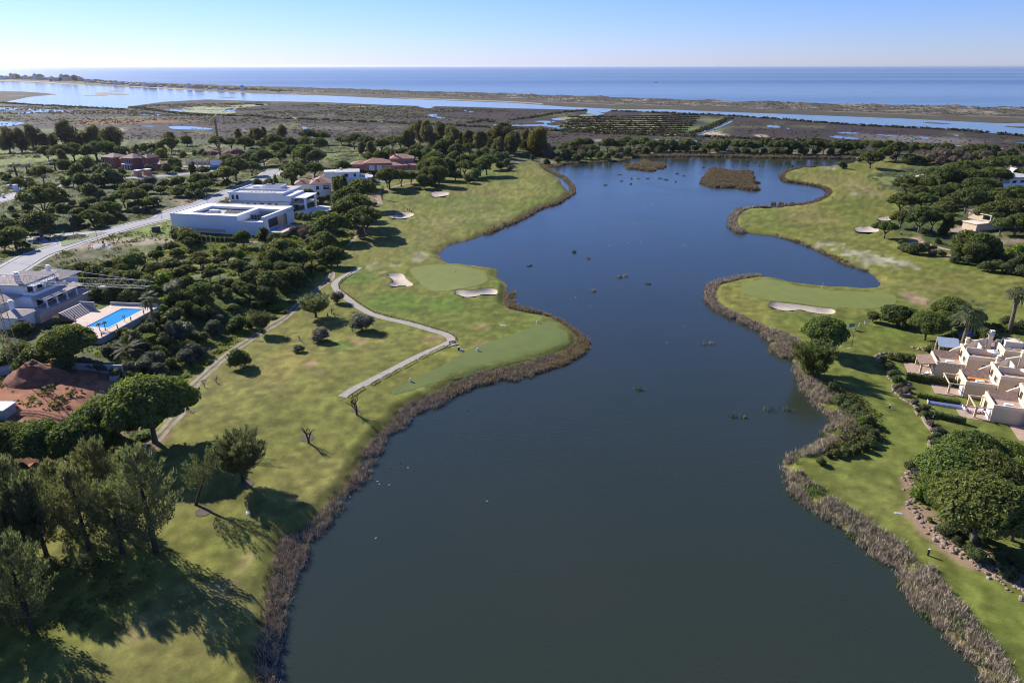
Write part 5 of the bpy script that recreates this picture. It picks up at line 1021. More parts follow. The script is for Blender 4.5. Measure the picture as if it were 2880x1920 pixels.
e = site(1047, 513, 10, 'small garden pool behind the curved modern house', 'pool', 'garden_pool'); loc(e, MB().box(-1,-1.2,-.2, 10,5,.10), 'deck', m_tpav); loc(e, MB().box(0,0,.102, 9,4,.13), 'water', m_pool)
# salmon pink villa
e = site(985, 484, 6, 'wide salmon pink villa with linked terracotta roofs and two pale garage doors', 'villa', 'pink_villa')
for x0,y0,x1,y1,h,r in ((0,6,15,17,3.4,2.2),(9,2,26,14,4.6,2.6),(22,0,34,10,3.2,1.8),(26,8,41,20,6.6,2.6),(34,2,44,10,3.0,1.6)):
    loc(e, MB().box(x0,y0,0, x1,y1,h), 'wall', m_pink); loc(e, MB().hip(x0,y0,x1,y1,h,r,.6), 'roof', m_terr)
for x in (14, 19): o = loc(e, MB().box(x-1.7,1.9,.05, x+1.7,1.99,3.3), 'garage_door', m_white)
window(e, 36.5, 8, 3.9, 1.2, 1.6); window(e, 30, 0, .8, 1.4, 1.5); window(e, 38, 2, .8, 1.6, 1.6); window(e, 5, 6, .9, 1.4, 1.5); window(e, 26, 0, .8, 1.4, 1.5)
chimney(e, 29, 12, 7, 12.0, 1.0, m=m_pink)
e = site(1160, 487, 6, 'small swimming pool right of the salmon pink villa', 'pool', 'garden_pool'); loc(e, MB().box(-1,-1,-.2, 8,4.6,.10), 'deck', m_tpav); loc(e, MB().box(0,0,.102, 7,3.6,.13), 'water', m_pool)
# red villa
e = site(290, 473, -22, 'red villa with two hip roofed wings and a white portico behind the upper road', 'villa', 'red_villa')
for x0,y0,x1,y1,h,r in ((0,0,12,11,7.0,2.4),(12,3,20,12,6.0,1.8),(20,-1,31,10,7.4,2.8),(31,4,38,14,7.4,2.2)):
    loc(e, MB().box(x0,y0,0, x1,y1,h), 'wall', m_red); loc(e, MB().hip(x0,y0,x1,y1,h,r,.6), 'roof', m_terrd)
for x in (2.2, 6, 9.6): window(e, x, 0, 4.2, 1.3, 2.2); window(e, x, 0, .7, 1.3, 2.2)
for x in (23.6, 25.6, 27.6): window(e, x, -1, 4.3, 1.5, 2.3)
window(e, 15, 3, 3.6, 1.2, 1.8); window(e, 34, 4, 4.2, 1.3, 2)
loc(e, MB().box(22,-3.6,3.4, 30,-1.02,3.9), 'portico', m_white); [loc(e, MB().tube([(x,-3.3,0),(x,-3.3,3.4)], .22, 8), 'column', m_white) for x in (22.4, 24.8, 27.2, 29.6)]
loc(e, MB().box(25.2,-1.1,0, 26.8,-1.003,2.6), 'door', m_wood); chimney(e, 29, 6, 8, 12, .9, m=m_pink); chimney(e, 15, 9, 7, 9.4, .7)
e = site(412, 475, -22, 'low red outbuilding with terracotta roof right of the red villa', 'house', 'red_outbuilding')
loc(e, MB().box(0,0,0, 13,8,3.2), 'wall', m_red); loc(e, MB().hip(0,0,13,8,3.2,1.8,.5), 'roof', m_terr); window(e, 3, 0, 1, 1.2, 1.4); window(e, 9, 0, 1, 1.2, 1.4)
# building site
e = site(505, 472, -12, 'half built house of bare columns and timber props', 'building site', 'half_built_house')
loc(e, MB().box(0,0,-.3, 26,14,.3), 'slab', m_conc)
for i in range(7):
    for j in range(3): loc(e, MB().box(1+i*4,1+j*6,.3, 1.35+i*4,1.35+j*6,4.4+(i*j % 2)), 'post', m_cream if (i+j) % 2 else m_conc)
for j in range(3): loc(e, MB().box(.6,1+j*6,3.6, 26,1.3+j*6,3.9), 'beam', m_cream)
for i in range(9): loc(e, MB().bar((2+i*2.6,0,.3),(3+i*2.6,10,4.2),.16), 'prop', m_wood)
loc(e, MB().box(-3,14,-.3, 22,14.5,3.4), 'block_wall', m_conc)
e = site(594, 478, -12, 'white and blue hoarding panel on a red frame below the striped mast', 'hoarding', 'site_hoarding')
loc(e, MB().box(0,0,2.6, 9,.3,6.4), 'panel', m_white); loc(e, MB().box(0,.0,0, 9,.3,2.6), 'panel', mat('pale_blue_panel', (.22,.52,.66), .7, .05, 1)); loc(e, MB().box(-.3,-.1,0, 0,.4,6.8).box(9,-.1,0, 9.3,.4,6.8).box(0,-.1,2.5, 9,-.003,2.75).box(0,-.1,6.3, 9,.4,6.6), 'frame', m_red)
loc(e, MB().box(-4,-2,-.2, 9,-1.8,2.0), 'mesh_fence', mat('green_netting', (.03,.13,.12), .9, .2, 1))
def heap(name, px, py, w, d_, h, m, label, seed, rot=0):
    rng = np.random.default_rng(seed); n = 26; V = []; F = []
    for i in range(n+1):
        for j in range(n+1):
            u, v = i/n*2-1, j/n*2-1; r = math.hypot(u, v); z = max(0, 1-r)**.8*h*(.45+1.1*float(fbm(u*3.5+seed, v*3.5, seed, 5)))*1.0-.35; V.append((u*w/2, v*d_/2, z))
    F = [(i*(n+1)+j, (i+1)*(n+1)+j, (i+1)*(n+1)+j+1, i*(n+1)+j+1) for i in range(n) for j in range(n)]
    p = P3(px, py); o = mesh_np(name, V, F, m, True); o.location = p; o.rotation_euler[2] = rot; return tag(o, label, 'earth heap')
heap('earth_heap', 600, 436, 34, 18, 5.0, m_earth, 'long red brown earth heap behind the half built house', 3)
heap('earth_heap', 665, 440, 34, 20, 6.0, m_earth, 'larger red earth heap right of the striped mast', 4)
heap('earth_heap', 108, 1068, 15, 11, 4.6, mat('orange_earth', (.21,.095,.055), .95, .35, .6, bump=.8), 'big orange soil heap in the excavation below the pool villa', 5)
heap('earth_heap', 100, 1330, 8, 12, 2.0, mat('cut_earth', (.33,.15,.09), .95, .2, .4, bump=.5), 'low cut bank of red earth among the lower left trees', 6)
# stone walls round the pit
e = empty('block_wall', P3(150, 1040), math.radians(-6), 'long low concrete wall along the top of the red pit', 'wall'); loc(e, MB().box(0,0,-.5, 17,.35,1.6), 'wall_run', m_conc)
for k in range(6): loc(e, MB().box(.2+k*2.8,-.08,-.5, .5+k*2.8,-.003,1.6), 'pier', m_conc)
e = empty('block_wall', P3(-10, 1057), math.radians(8), 'pale rubble wall at left edge above the red pit', 'wall'); loc(e, MB().box(-4,0,-.3, 6,1.2,1.7), 'wall_run', m_conc); loc(e, MB().box(-3.6,.2,1.703, 5.6,1.0,1.9), 'coping', m_pave)
e = empty('concrete_box', P3(327, 1068), .3, 'open concrete chamber at the far corner of the red pit', 'chamber'); loc(e, MB().box(-1,-1,-.2, 1,-.7,1.2).box(-1,.7,-.2, 1,1,1.2).box(-1,-.7,-.2, -.7,.7,1.2).box(.7,-.7,-.2, 1,.7,1.2), 'wall', m_conc); loc(e, MB().box(-.7,-.7,.2, .7,.7,.3), 'floor', m_black)
e = empty('site_hut_roof', P3(6, 1178), 0, 'corner of a pale flat hut roof at left edge below the pit', 'hut'); loc(e, MB().box(-5,-1,-.3, 1.4,2.4,2.0), 'wall', m_conc); loc(e, MB().box(-5.3,-1.3,2.0, 1.7,2.7,2.2), 'roof', m_white)
# striped lattice mast
def lattice(mb, a, b, w, n, r=.06, tri=False):
    a = Vector(a); b = Vector(b); d = (b-a).normalized(); up = Vector((0,0,1)) if abs(d.z) < .9 else Vector((1,0,0)); s = d.cross(up).normalized(); u = s.cross(d).normalized()
    cs = [s*w/2+u*0, -s*w/2, u*w*.9] if tri else [s*w/2+u*w/2, -s*w/2+u*w/2, -s*w/2-u*w/2, s*w/2-u*w/2]
    k = len(cs)
    for c in cs: mb.bar(a+c, b+c, r*2)
    for i in range(n):
        for j in range(k):
            p = a.lerp(b, i/n)+cs[j]; q = a.lerp(b, (i+1)/n)+cs[(j+1) % k]; mb.bar(p, q, r)
    return mb
e = site(622, 452, 0, 'far tower crane with twisted gold and dark banded mast beside the earth heaps', 'crane', 'tower_crane')
for i in range(22):
    z = i*1.35; o = loc(e, MB().prism([(math.cos(t_+i*.3)*1.0, math.sin(t_+i*.3)*1.0) for t_ in (.785, 2.356, 3.927, 5.498)], z+.05, z+.75), 'mast_band', m_yelp)
    o.scale = (1, 1, 1)
loc(e, MB().box(-.55,-.55,0, .55,.55,29.8), 'mast', m_dark); loc(e, MB().box(1.2,-1.2,27.5, 2.8,.4,31), 'cab', m_steel)
loc(e, lattice(MB(), (0,0,29.6), (9,-30,29.2), 1.4, 16, .10, True), 'jib', m_yelp); loc(e, lattice(MB(), (0,0,30), (-1.5,8,30.4), 1.4, 6, .12, True), 'counter_jib', m_yelp); loc(e, MB().box(-2.6,6,28.2, -.2,8,30), 'counterweight', m_conc)
# near tower crane at the left edge
p = P3(50, 1046); zt = 27.0; e = empty('tower_crane', p, 0, 'near yellow lattice crane with its pale jib reaching across the hillside', 'crane')
top = Vector(G(-20, 762, zt)+(zt,)); off = Vector((p.x, p.y, 0)); top = Vector((0, 0, zt-p.z)); tip = Vector(G(415, 808, zt)+(zt,))-p
m_mastp = mat('faded_yellow_paint', (.42, .32, .13), .6, .15, 1); m_jib = mat('pale_jib_paint', (.58, .50, .38), .6, .12, 1)
loc(e, lattice(MB(), (0,0,-.5), (0,0,zt-p.z+1), 1.7, 20, .055), 'mast', m_mastp); loc(e, MB().box(-2.6,-2.6,-.3, 2.6,2.6,.5), 'ballast', m_conc)
loc(e, lattice(MB(), top, tip, 1.7, 26, .045, True), 'jib', m_jib); d_ = (tip-top).normalized(); loc(e, lattice(MB(), top, top-d_*14, 1.1, 10, .07), 'counter_jib', m_jib)
loc(e, MB().bar(top+Vector((0,0,5)), top+d_*38+Vector((0,0,1.2)), .07).bar(top+Vector((0,0,5)), top-d_*13+Vector((0,0,1)), .07), 'tie_rod', m_steel); loc(e, lattice(MB(), top, top+Vector((0,0,5)), .8, 5, .06), 'tower_head', m_yelp)
loc(e, MB().box(*(top-d_*13-Vector((1,1,2.2))), *(top-d_*13+Vector((1,1,0)))), 'counterweight', m_conc); cr = top+d_*26
loc(e, MB().box(cr.x-.5,cr.y-.5,cr.z-.6, cr.x+.5,cr.y+.5,cr.z-.2), 'trolley', m_steel)
m_step0 = mat('pale_step', (.62, .54, .46), .85, .05, 1)
# pool villa, left edge
p = P3(253, 950); DZ = p.z+1.4
e = empty('pool_terrace', (-111, 166, DZ), math.radians(-7), 'raised paved terrace with a long blue swimming pool and retaining wall', 'pool')
loc(e, MB().box(-5,-7,-.35, .0,17,0).box(0,-7,-.35, 6.6,0,0).box(6.6,-7,-.35, 9.4,17,0).box(0,14.8,-.35, 6.6,17,0), 'paving', m_tpav)
loc(e, MB().box(-5,-7.35,-4, 9.75,-7,.1).box(9.4,-7,-4, 9.75,17,.1), 'retaining_wall', m_conc); loc(e, MB().box(-5,17,-4, 9.4,17.3,.8), 'garden_wall', m_pave)
loc(e, MB().box(0,0,-1.7, 6.6,14.8,-1.5), 'pool_floor', m_tilepool)
loc(e, MB().box(0,0,-1.49, .15,14.8,-.02).box(6.45,0,-1.49, 6.6,14.8,-.02).box(.15,0,-1.49, 6.45,.15,-.02).box(.15,14.65,-1.49, 6.45,14.8,-.02), 'pool_side', m_tilepool)
loc(e, MB().box(.16,.16,-.5, 6.44,14.64,-.16), 'water', m_pool)
loc(e, MB().box(-2.6,-3.2,.0, .4,-1.0,.12), 'pale_slab', m_white)
for x, y in ((9,-6),(9,0),(9,5.5),(9,11)): loc(e, MB().box(x,y,0, x+.18,y+.18,1.1), 'rail_post', m_wood)
loc(e, MB().bar((9.1,-6,1.05),(9.1,.1,1.05),.07), 'rail', m_wood); loc(e, MB().tube([(-2.3,0,0),(-2.3,0,3.4)], .10), 'shower_post', m_wood)
loc(e, MB().tube([(.3,-.8,0),(.3,-.8,.9),(.3,.5,.9),(.3,.8,-.2)], .04).tube([(1.1,-.8,0),(1.1,-.8,.9),(1.1,.5,.9),(1.1,.8,-.2)], .04), 'pool_ladder', m_steel)
for q, (x, y) in enumerate(((5.9, -2.2), (6.9, -1.6))): 
    w = sitep(e, x, y, .0); plant('fanpalm', w.x, w.y, 1.5, ('left','right')[q]+' hand of two little potted palms at the pool corner', 'potted palms by the pool', 1.0, z=w.z+.1)
w = sitep(e, 8, 4.5, 0); o = empty('life_ring', w, 0, 'round life ring on its stand beside the pool', 'life ring'); ring = MB(); ring.tube([(math.cos(k*.5236)*.38, 0, 1.5+math.sin(k*.5236)*.38) for k in range(13)], .09); ring.build('ring', m_red, o); MB().bar((0,.1,0),(0,.1,1.6),.08).build('stand', m_wood, o)
for k in range(9):
    o = loc(e, MB().box(-7.0-.42*k,4.0,.12+.2*k, -6.5-.42*k,12.6,.2*k+.19), 'step', m_step0); MB().box(-7.0-.42*k,4.1,-.5, -6.6-.42*k,12.5,.117+.2*k).build('riser', m_wood, o)
loc(e, MB().box(-6.5,4,-.3, -5.0,12.6,0), 'paving', m_tpav); loc(e, MB().box(-10.9,12.63,-.5, -6.5,13,2.2), 'stair_wall', m_pave)
# the villa itself
VS = .86
e = empty('pool_villa', (-132.0, 177, DZ+1.6), math.radians(-6), 'large pale villa with ribbed beige roofs and an upper pergola above the pool', 'villa')
loc(e, MB().box(-3,-6,-4, 7.9,20,.0), 'plinth', m_tpav)
loc(e, MB().box(-12,-1,-4, 2,16,3.3), 'wall', m_white, 'ground floor'); loc(e, MB().box(-14,1,3.3, -2,15,6.8), 'wall', m_white, 'upper floor')
loc(e, MB().hip(-14,1,-2,15,6.8,2.4,1.0), 'roof', m_beige); loc(e, MB().hip(-13,15.2,0,24,4.6,2.2,.8), 'roof', m_beige); loc(e, MB().box(-12.5,15.6,0, -.6,23.5,4.6), 'wall', m_white)
loc(e, MB().hip(-14,-8,-3,.6,3.3,2.0,.8), 'roof', m_beige); loc(e, MB().box(-13.6,-7.6,-1, -3.4,.2,3.3), 'wall', m_white)
loc(e, MB().hip(-1,-12.6,6.5,-5,.9,1.5,.6), 'roof', m_beige); loc(e, MB().box(-.6,-12.2,-3, 6.1,-5.4,.9), 'wall', m_white)
loc(e, MB().add([(2,-1,3.3),(6.5,-1,2.5),(6.5,17,2.5),(2,17,3.3),(2,-1,3.5),(6.5,-1,2.7),(6.5,17,2.7),(2,17,3.5)], [(3,2,1,0),(4,5,6,7),(0,1,5,4),(1,2,6,5),(2,3,7,6),(3,0,4,7)]), 'veranda_roof', m_beige)
loc(e, MB().box(-2,1,3.3, 2,15,3.5), 'balcony_floor', m_tpav); loc(e, MB().box(1.8,1,3.5, 2,15,4.4).box(-2,.8,3.5, 2,1,4.4), 'balcony_wall', m_white)
for y in (0, 4.5, 9, 13.5): loc(e, MB().tube([(6.1,y,0),(6.1,y,2.5)], .24, 8).box(5.7,y-.4,0, 6.5,y+.4,.3), 'column', m_white)
for y in (2, 6.4, 10.8): loc(e, MB().box(1.2,y-.2,3.5, 1.6,y+.2,6.3), 'pergola_post', m_white)
for k in range(5): loc(e, MB().box(-1.7+k*.8,1.4,6.32, -1.45+k*.8,12.8,6.5), 'pergola_beam', m_white)
for y in (2, 6.4, 10.8): loc(e, MB().box(-2,y-.1,6.1, 1.9,y+.1,6.31), 'pergola_beam', m_wood)
for y in (4, 8, 12): window(e, -2, y, 3.8, 2.0, 2.1, 'X', m=m_wood)
for y in (2, 6.5, 11): window(e, 2, y, .2, 2.4, 2.3, 'X', m=m_wood)
window(e, -6.5, -7.6, .6, 2.6, 1.3, 'y', m=m_wood)
chimney(e, -4.2, 2.6, 6.4, 10, 1.1); chimney(e, 1.8, -8.6, 1.4, 4.6, .95); chimney(e, -6, 18, 5, 8.0, .9); e.scale = (VS, VS, VS)
# townhouses at the right
m_step = mat('cream_coping', (.76, .64, .48), .8, .04, 1); m_deck = mat('pink_terrace', (.40, .29, .22), .85, .1, 1)
def townhouse(k, x, y, z, label):
    e = empty('townhouse', (x, y, z), math.radians(-20), label, 'townhouse', 'stepped cream townhouses at right edge')
    h1, h2, h3 = 3.0, 5.4, 7.6
    # ground floor blocks with parapets round the terraces above
    def block(x0, y0, x1, y1, z0, z1, par=.7, floor=m_deck, nm='wall'):
        t = .28
        loc(e, MB().box(x0,y0,z0, x1,y1,z1), nm, m_cream)
        if par:
            loc(e, MB().box(x0,y0,z1, x1,y0+t,z1+par).box(x0,y1-t,z1, x1,y1,z1+par).box(x0,y0+t,z1, x0+t,y1-t,z1+par).box(x1-t,y0+t,z1, x1,y1-t,z1+par), 'parapet', m_step)
            loc(e, MB().box(x0+t,y0+t,z1, x1-t,y1-t,z1+.04), 'terrace_floor', floor)
    block(0, 0, 6, 7, -.5, h1); block(6.02, -.5, 13, 8, -.5, h2, .8); block(13.02, .5, 20, 8, -.5, h3, .6, m_grey); block(20.02, -.5, 27, 7.5, -.5, h2+1, .6, m_beige)
    # raking wall that climbs between neighbours, ending at a chimney
    n = 7; pts = [(-.2, h1-.6), (1.5, h1+.6), (3.4, h1+.7), (4.4, h1+1.6), (6.5, h1+3.0), (8.5, h2+2.2), (11, h3+.9)]
    V = []; 
    for (px_, pz_) in pts: V += [(px_, 7.02, 0), (px_, 7.4, 0), (px_, 7.02, pz_), (px_, 7.4, pz_)]
    F = []
    for i in range(n-1): a = i*4; b = a+4; F += [(a, b, b+2, a+2), (a+1, a+3, b+3, b+1), (a+2, b+2, b+3, a+3)]
    F += [(0, 2, 3, 1), ((n-1)*4, (n-1)*4+1, (n-1)*4+3, (n-1)*4+2)]
    loc(e, MB().add(V, F), 'raking_wall', m_step)
    chimney(e, 11.6, 7.3, h2, h3+1.7, .9, m=m_step); chimney(e, 19, 4, h3, h3+1.8, .8, m=m_step)
    # arched recess with dark reveal on the garden side
    a = MB(); pr = [(-.85+.0, 0), (.85, 0)]+[(.85*math.cos(t_), 1.25+.85*math.sin(t_)) for t_ in np.linspace(0, math.pi, 9)]
    V = [(-.34, 1.3+q[0]*1.15, q[1]*1.15) for q in pr]+[(-.003, 1.3+q[0]*1.15, q[1]*1.15) for q in pr]; m_ = len(pr)
    a.add(V, [tuple(range(m_)), tuple(range(m_, 2*m_))[::-1]]+[(i, m_+i, m_+(i+1) % m_, (i+1) % m_) for i in range(m_)]); loc(e, a, 'arched_niche', m_white)
    window(e, 0, 4.6, .2, 1.5, 2.1, 'x', m=m_wood); window(e, 6, 2.0, h1+.4, 1.8, 1.7, 'x'); window(e, 6, 5.3, h1+.3, 1.0, 1.9, 'x', m=m_wood); window(e, 13, 4, h2+.3, 1.6, 1.5, 'x'); window(e, 9.5, -.5, 3.2, 1.2, 1.3); window(e, 16, .5, 5.2, 1.4, 1.3); window(e, 23, -.5, 4, 1.4, 1.3)
    loc(e, MB().add([(20.3,0,h2+1.05),(26.7,0,h2+1.05),(26.7,7,h2+1.05),(20.3,7,h2+1.05),(20.3,3.5,h2+2.6),(26.7,3.5,h2+2.6)], [(0,1,5,4),(2,3,4,5),(1,2,5),(3,0,4)]), 'roof', m_terrd)
    loc(e, MB().box(2.2,1.0,h1+.05, 3.8,1.8,h1+.75), 'air_conditioner', m_white)
    loc(e, MB().box(6.3,3.4,h2, 12.7,3.65,h2+1.5).box(9.2,3.65,h2, 9.45,7.4,h2+1.9), 'terrace_screen', m_step); loc(e, MB().box(6.9,4.2,h2+.045, 8.3,5.4,h2+.8), 'roof_box', m_white)
    loc(e, MB().add([(.3,4.6,h1+.05),(5.7,4.6,h1+.05),(5.7,6.7,h1+1.3),(.3,6.7,h1+1.3),(.3,6.7,h1+.05),(5.7,6.7,h1+.05)], [(0,1,2,3),(0,4,5,1),(0,3,4),(1,5,2),(4,3,2,5)]), 'lean_to_roof', m_terrd)
    for q_ in range(3): loc(e, MB().box(13.4+q_*2.1,1.0,h3+.045, 14.9+q_*2.1,3.2,h3+.5), 'roof_tile_strip', m_terrd)
    loc(e, MB().box(14,4.4,h3, 17.5,7.4,h3+1.5), 'stair_head', m_step); window(e, 14, 5.9, h3+.1, .9, 1.2, 'x', m=m_wood); chimney(e, 7.2, 7.6, h2, h2+1.9, .7, m=m_step); chimney(e, 24.5, 6, h2+1, h3+2.2, .7, m=m_step)
    chairm = loc(e, MB().tube([(11,1.2,h2+.04),(11,1.2,h2+2.1)], .05, 6), 'parasol_pole', m_wood); MB().add([(11,1.2,h2+2.5)]+[(11+1.3*math.cos(t_), 1.2+1.3*math.sin(t_), h2+1.95) for t_ in np.linspace(0, 2*math.pi, 9)[:-1]], [(0, i+1, (i+1) % 8+1) for i in range(8)]).build('parasol', m_white, chairm)
    loc(e, MB().box(-5.5,-.5,-.35, -.02,6.4,.06), 'patio', m_deck)
    # veranda: posts, beams and a tiled lean-to
    for yy in (.2, 5.8): loc(e, MB().box(-3.0,yy,0.06, -2.6,yy+.4,2.5), 'post', m_cream)
    loc(e, MB().add([(-3.3,0,2.4),(-.02,0,2.95),(-.02,6.3,2.95),(-3.3,6.3,2.4),(-3.3,0,2.55),(-.02,0,3.1),(-.02,6.3,3.1),(-3.3,6.3,2.55)], [(3,2,1,0),(4,5,6,7),(0,1,5,4),(1,2,6,5),(2,3,7,6),(3,0,4,7)]) if k == 0 else MB().box(-3.2,.1,2.5, -.02,.3,2.7).box(-3.2,5.9,2.5, -.02,6.1,2.7).box(-3.2,.3,2.5, -3.0,5.9,2.7), 'veranda_roof' if k == 0 else 'pergola', m_terrd if k == 0 else m_cream)
    return e
lab = ['upper cream townhouse with tiled veranda and the tallest raking wall', 'middle cream townhouse with open pergola and an orange awning on its terrace', 'lower cream townhouse beside the pink dining table', 'cream townhouse at right edge partly behind the big pines']
TH = []
for k in range(4):
    pp = [(101.5, 149.5), (101.8, 138.5), (100.5, 127.0), (106.5, 117.5)][k]; TH.append(townhouse(k, pp[0], pp[1], hz(*pp)+.1, lab[k]))
e = TH[1]; loc(e, MB().box(1.0,2.6,3.1, 4.4,3.4,3.5), 'awning', mat('orange_cloth', (.75, .25, .03), .8, .08, 1))
e = TH[0]
for k in range(16): loc(e, MB().box(-.0+.42*k,-.35,3.05, .22+.42*k,-.02,3.2), 'roof_tile', m_terr if k % 2 else m_step)
w = sitep(TH[0], 3.2, 9.8, 0); e = empty('glass_canopy', w, math.radians(-20), 'tilted grey blue canopy on cream posts above the upper terrace', 'canopy')
loc(e, MB().add([(-1.5,-1.6,4.6),(3.2,-1.6,4.6),(3.2,2.2,5.8),(-1.5,2.2,5.8),(-1.5,-1.6,4.7),(3.2,-1.6,4.7),(3.2,2.2,5.9),(-1.5,2.2,5.9)], [(3,2,1,0),(4,5,6,7),(0,1,5,4),(1,2,6,5),(2,3,7,6),(3,0,4,7)]), 'sheet', mat('blue_grey_sheet', (.30,.36,.46), .4, .05, 1))
for x in (-1.3, 3.0): loc(e, MB().box(x-.12,-1.5,-.2, x+.12,-1.26,4.6), 'post', m_cream); loc(e, MB().box(x-.12,1.9,-.2, x+.12,2.14,5.7), 'post', m_cream)
# back row of the same estate
for k, (x, y, l) in enumerate(((118, 157, 'cream roofs and low walls beyond the upper townhouse'), (124, 150, 'cream block with pitched brown roof at right edge'))):
    e = empty('townhouse_block', (x, y, hz(x, y)), math.radians(-14), l, 'townhouse'); loc(e, MB().box(0,0,-.5, 11,8,3.0), 'wall', m_cream); loc(e, MB().hip(0,0,11,8,3.0,1.2,.4), 'roof', m_terrd); loc(e, MB().box(11.02,-1,-.5, 17,7,4.6), 'wall', m_cream); loc(e, MB().box(11,-1.1,4.6, 17.1,-.8,5.2).box(11,6.8,4.6, 17.1,7.1,5.2), 'parapet', m_step)
    chimney(e, 3, 6, 4, 6.2, .8, m=m_step); window(e, 5, 0, 1, 1.4, 1.3)
# long narrow covered pool, dining table, loungers
w = P3(2660, 1141); e = empty('covered_pool', w, math.radians(-22), 'long narrow blue covered lap pool between the terrace lawns', 'pool'); loc(e, MB().box(-3.6,-.7,0, 3.6,.7,.35), 'surround', m_conc); loc(e, MB().box(-3.5,-.62,.353, 3.5,.62,.45), 'cover', m_blue); loc(e, MB().tube([(-3.5,-.7,.55),(-3.5,.7,.55)], .14, 8), 'roller', m_steel)
w = P3(2740, 1160); e = empty('dining_table', w, math.radians(-15), 'outdoor dining table under a pink cloth on the lower patio', 'table'); loc(e, MB().box(-1.2,-.55,.72, 1.2,.55,.78), 'tabletop', mat('pink_cloth', (.62,.38,.48), .8, .04, 1)); [loc(e, MB().box(x-.05,y-.05,0, x+.05,y+.05,.72), 'leg', m_wood) for x in (-1, 1) for y in (-.4, .4)]
def chair(x, y, rz, label):
    e = empty('garden_chair', (x, y, hz(x, y)+.16), rz, label, 'chair', 'white garden chairs round the pink table'); loc(e, MB().box(-.28,-.28,.40, .28,.28,.46), 'seat', m_white); loc(e, MB().box(-.28,.24,.46, .28,.30,1.0), 'backrest', m_white)
    for a in (-.24, .24):
        for b_ in (-.24, .24): loc(e, MB().box(a-.03,b_-.03,-.1, a+.03,b_+.03,.40), 'leg', m_white)
for k, (dx, dy, rz, s_) in enumerate(((-1.9,.3,1.4,'at left end'),(-1.7,1.2,1.2,'behind left end'),(1.9,-.5,-1.6,'at right end'),(1.7,.5,-1.4,'behind right end'))): chair(w.x+dx, w.y+dy, rz, 'white garden chair '+s_+' of the pink table')
w = P3(2600, 1052); e = empty('sun_lounger', w, .3, 'small white lounger lying on the upper pink patio', 'lounger'); loc(e, MB().box(-.8,-.3,.2, .5,.3,.3), 'seat', m_white); loc(e, MB().add([(.5,-.3,.22),(.5,.3,.22),(1.0,.3,.55),(1.0,-.3,.55),(.5,-.3,.3),(.5,.3,.3),(1.0,.3,.63),(1.0,-.3,.63)], [(0,1,2,3),(7,6,5,4),(0,4,5,1),(1,5,6,2),(2,6,7,3),(3,7,4,0)]), 'backrest', m_white); [loc(e, MB().box(x,y,-.05, x+.06,y+.06,.2), 'leg', m_white) for x in (-.75, .4) for y in (-.28, .22)]
w = P3(2722, 944); e = empty('covered_pool', w, math.radians(20), 'blue covered pool partly hidden behind the big fan palm', 'pool'); loc(e, MB().box(-3.4,-1.0,0, 3.4,1.0,.5), 'surround', m_conc); loc(e, MB().box(-3.3,-.9,.503, 3.3,.9,.62), 'cover', m_blue)
# garden hedges between the lawns
def hedge(a, b, w, h, label, name='clipped_hedge', m=None):
    a = P3(*a); b = P3(*b); d = (b-a); L0 = d.length; rng = np.random.default_rng(int(abs(a.x)*10)); e = empty(name, a, math.atan2(d.y, d.x), label, 'hedge')
    n = int(L0*(w+2*h)*26); P = np.c_[rng.uniform(0, L0, n), np.zeros(n), np.zeros(n)]; t_ = rng.uniform(0, w+2*h, n); s = t_ < h; q = t_ > h+w; mdl = ~(s | q)
    P[s, 1] = -w/2; P[s, 2] = t_[s]; P[mdl, 1] = t_[mdl]-h-w/2; P[mdl, 2] = h; P[q, 1] = w/2; P[q, 2] = t_[q]-h-w; Nn = np.zeros((n, 3)); Nn[s, 1] = -1; Nn[q, 1] = 1; Nn[mdl, 2] = 1
    P += rng.normal(0, .07, (n, 3)); V, F = leaf_tris(P, Nn, np.full(n, .22), rng, .6); o = mesh_np('leaves', V, F, m or M_bush); o.parent = e
    loc(e, MB().box(.05,-w/2+.06,-.3, L0-.05,w/2-.06,h-.06), 'stems', M_bush); return e
hedge((2545,1065), (2688,1088), 1.1, 1.6, 'tall dark hedge between the upper and middle terrace lawns')
hedge((2578,1115), (2700,1139), .8, .8, 'low hedge left of the long covered pool'); hedge((2625,1172), (2715,1192), .9, 1.2, 'hedge in front of the lower terrace lawn')
hedge((2630,1003), (2700,1010), .8, 1.4, 'hedge behind the tiled veranda'); hedge((2520,1000), (2610,1012), 1.2, .8, 'low flower bed hedge above the upper lawn')
hedge((485,672), (590,680), 1.0, 1.8, 'left half of the dark hedge along the front white villa'); hedge((595,680), (700,684), 1.0, 1.8, 'right half of the dark hedge along the front white villa')
hedge((398,962), (432,955), 3.0, 1.2, 'bright lime clipped square hedge in the pool garden', m=M_lime); hedge((420,1010), (455,985), 1.8, .9, 'second lime clipped hedge in the pool garden', m=M_lime)
hedge((822,527), (835,523), 1.2, 5, 'very tall dark hedge beside the tiled house'); hedge((937,530), (972,530), 1.5, 6, 'tall dark hedge wall between tiled house and modern house')
hedge((330,975), (455,900), 1.4, .8, 'clipped hedge under the pool retaining wall'); 
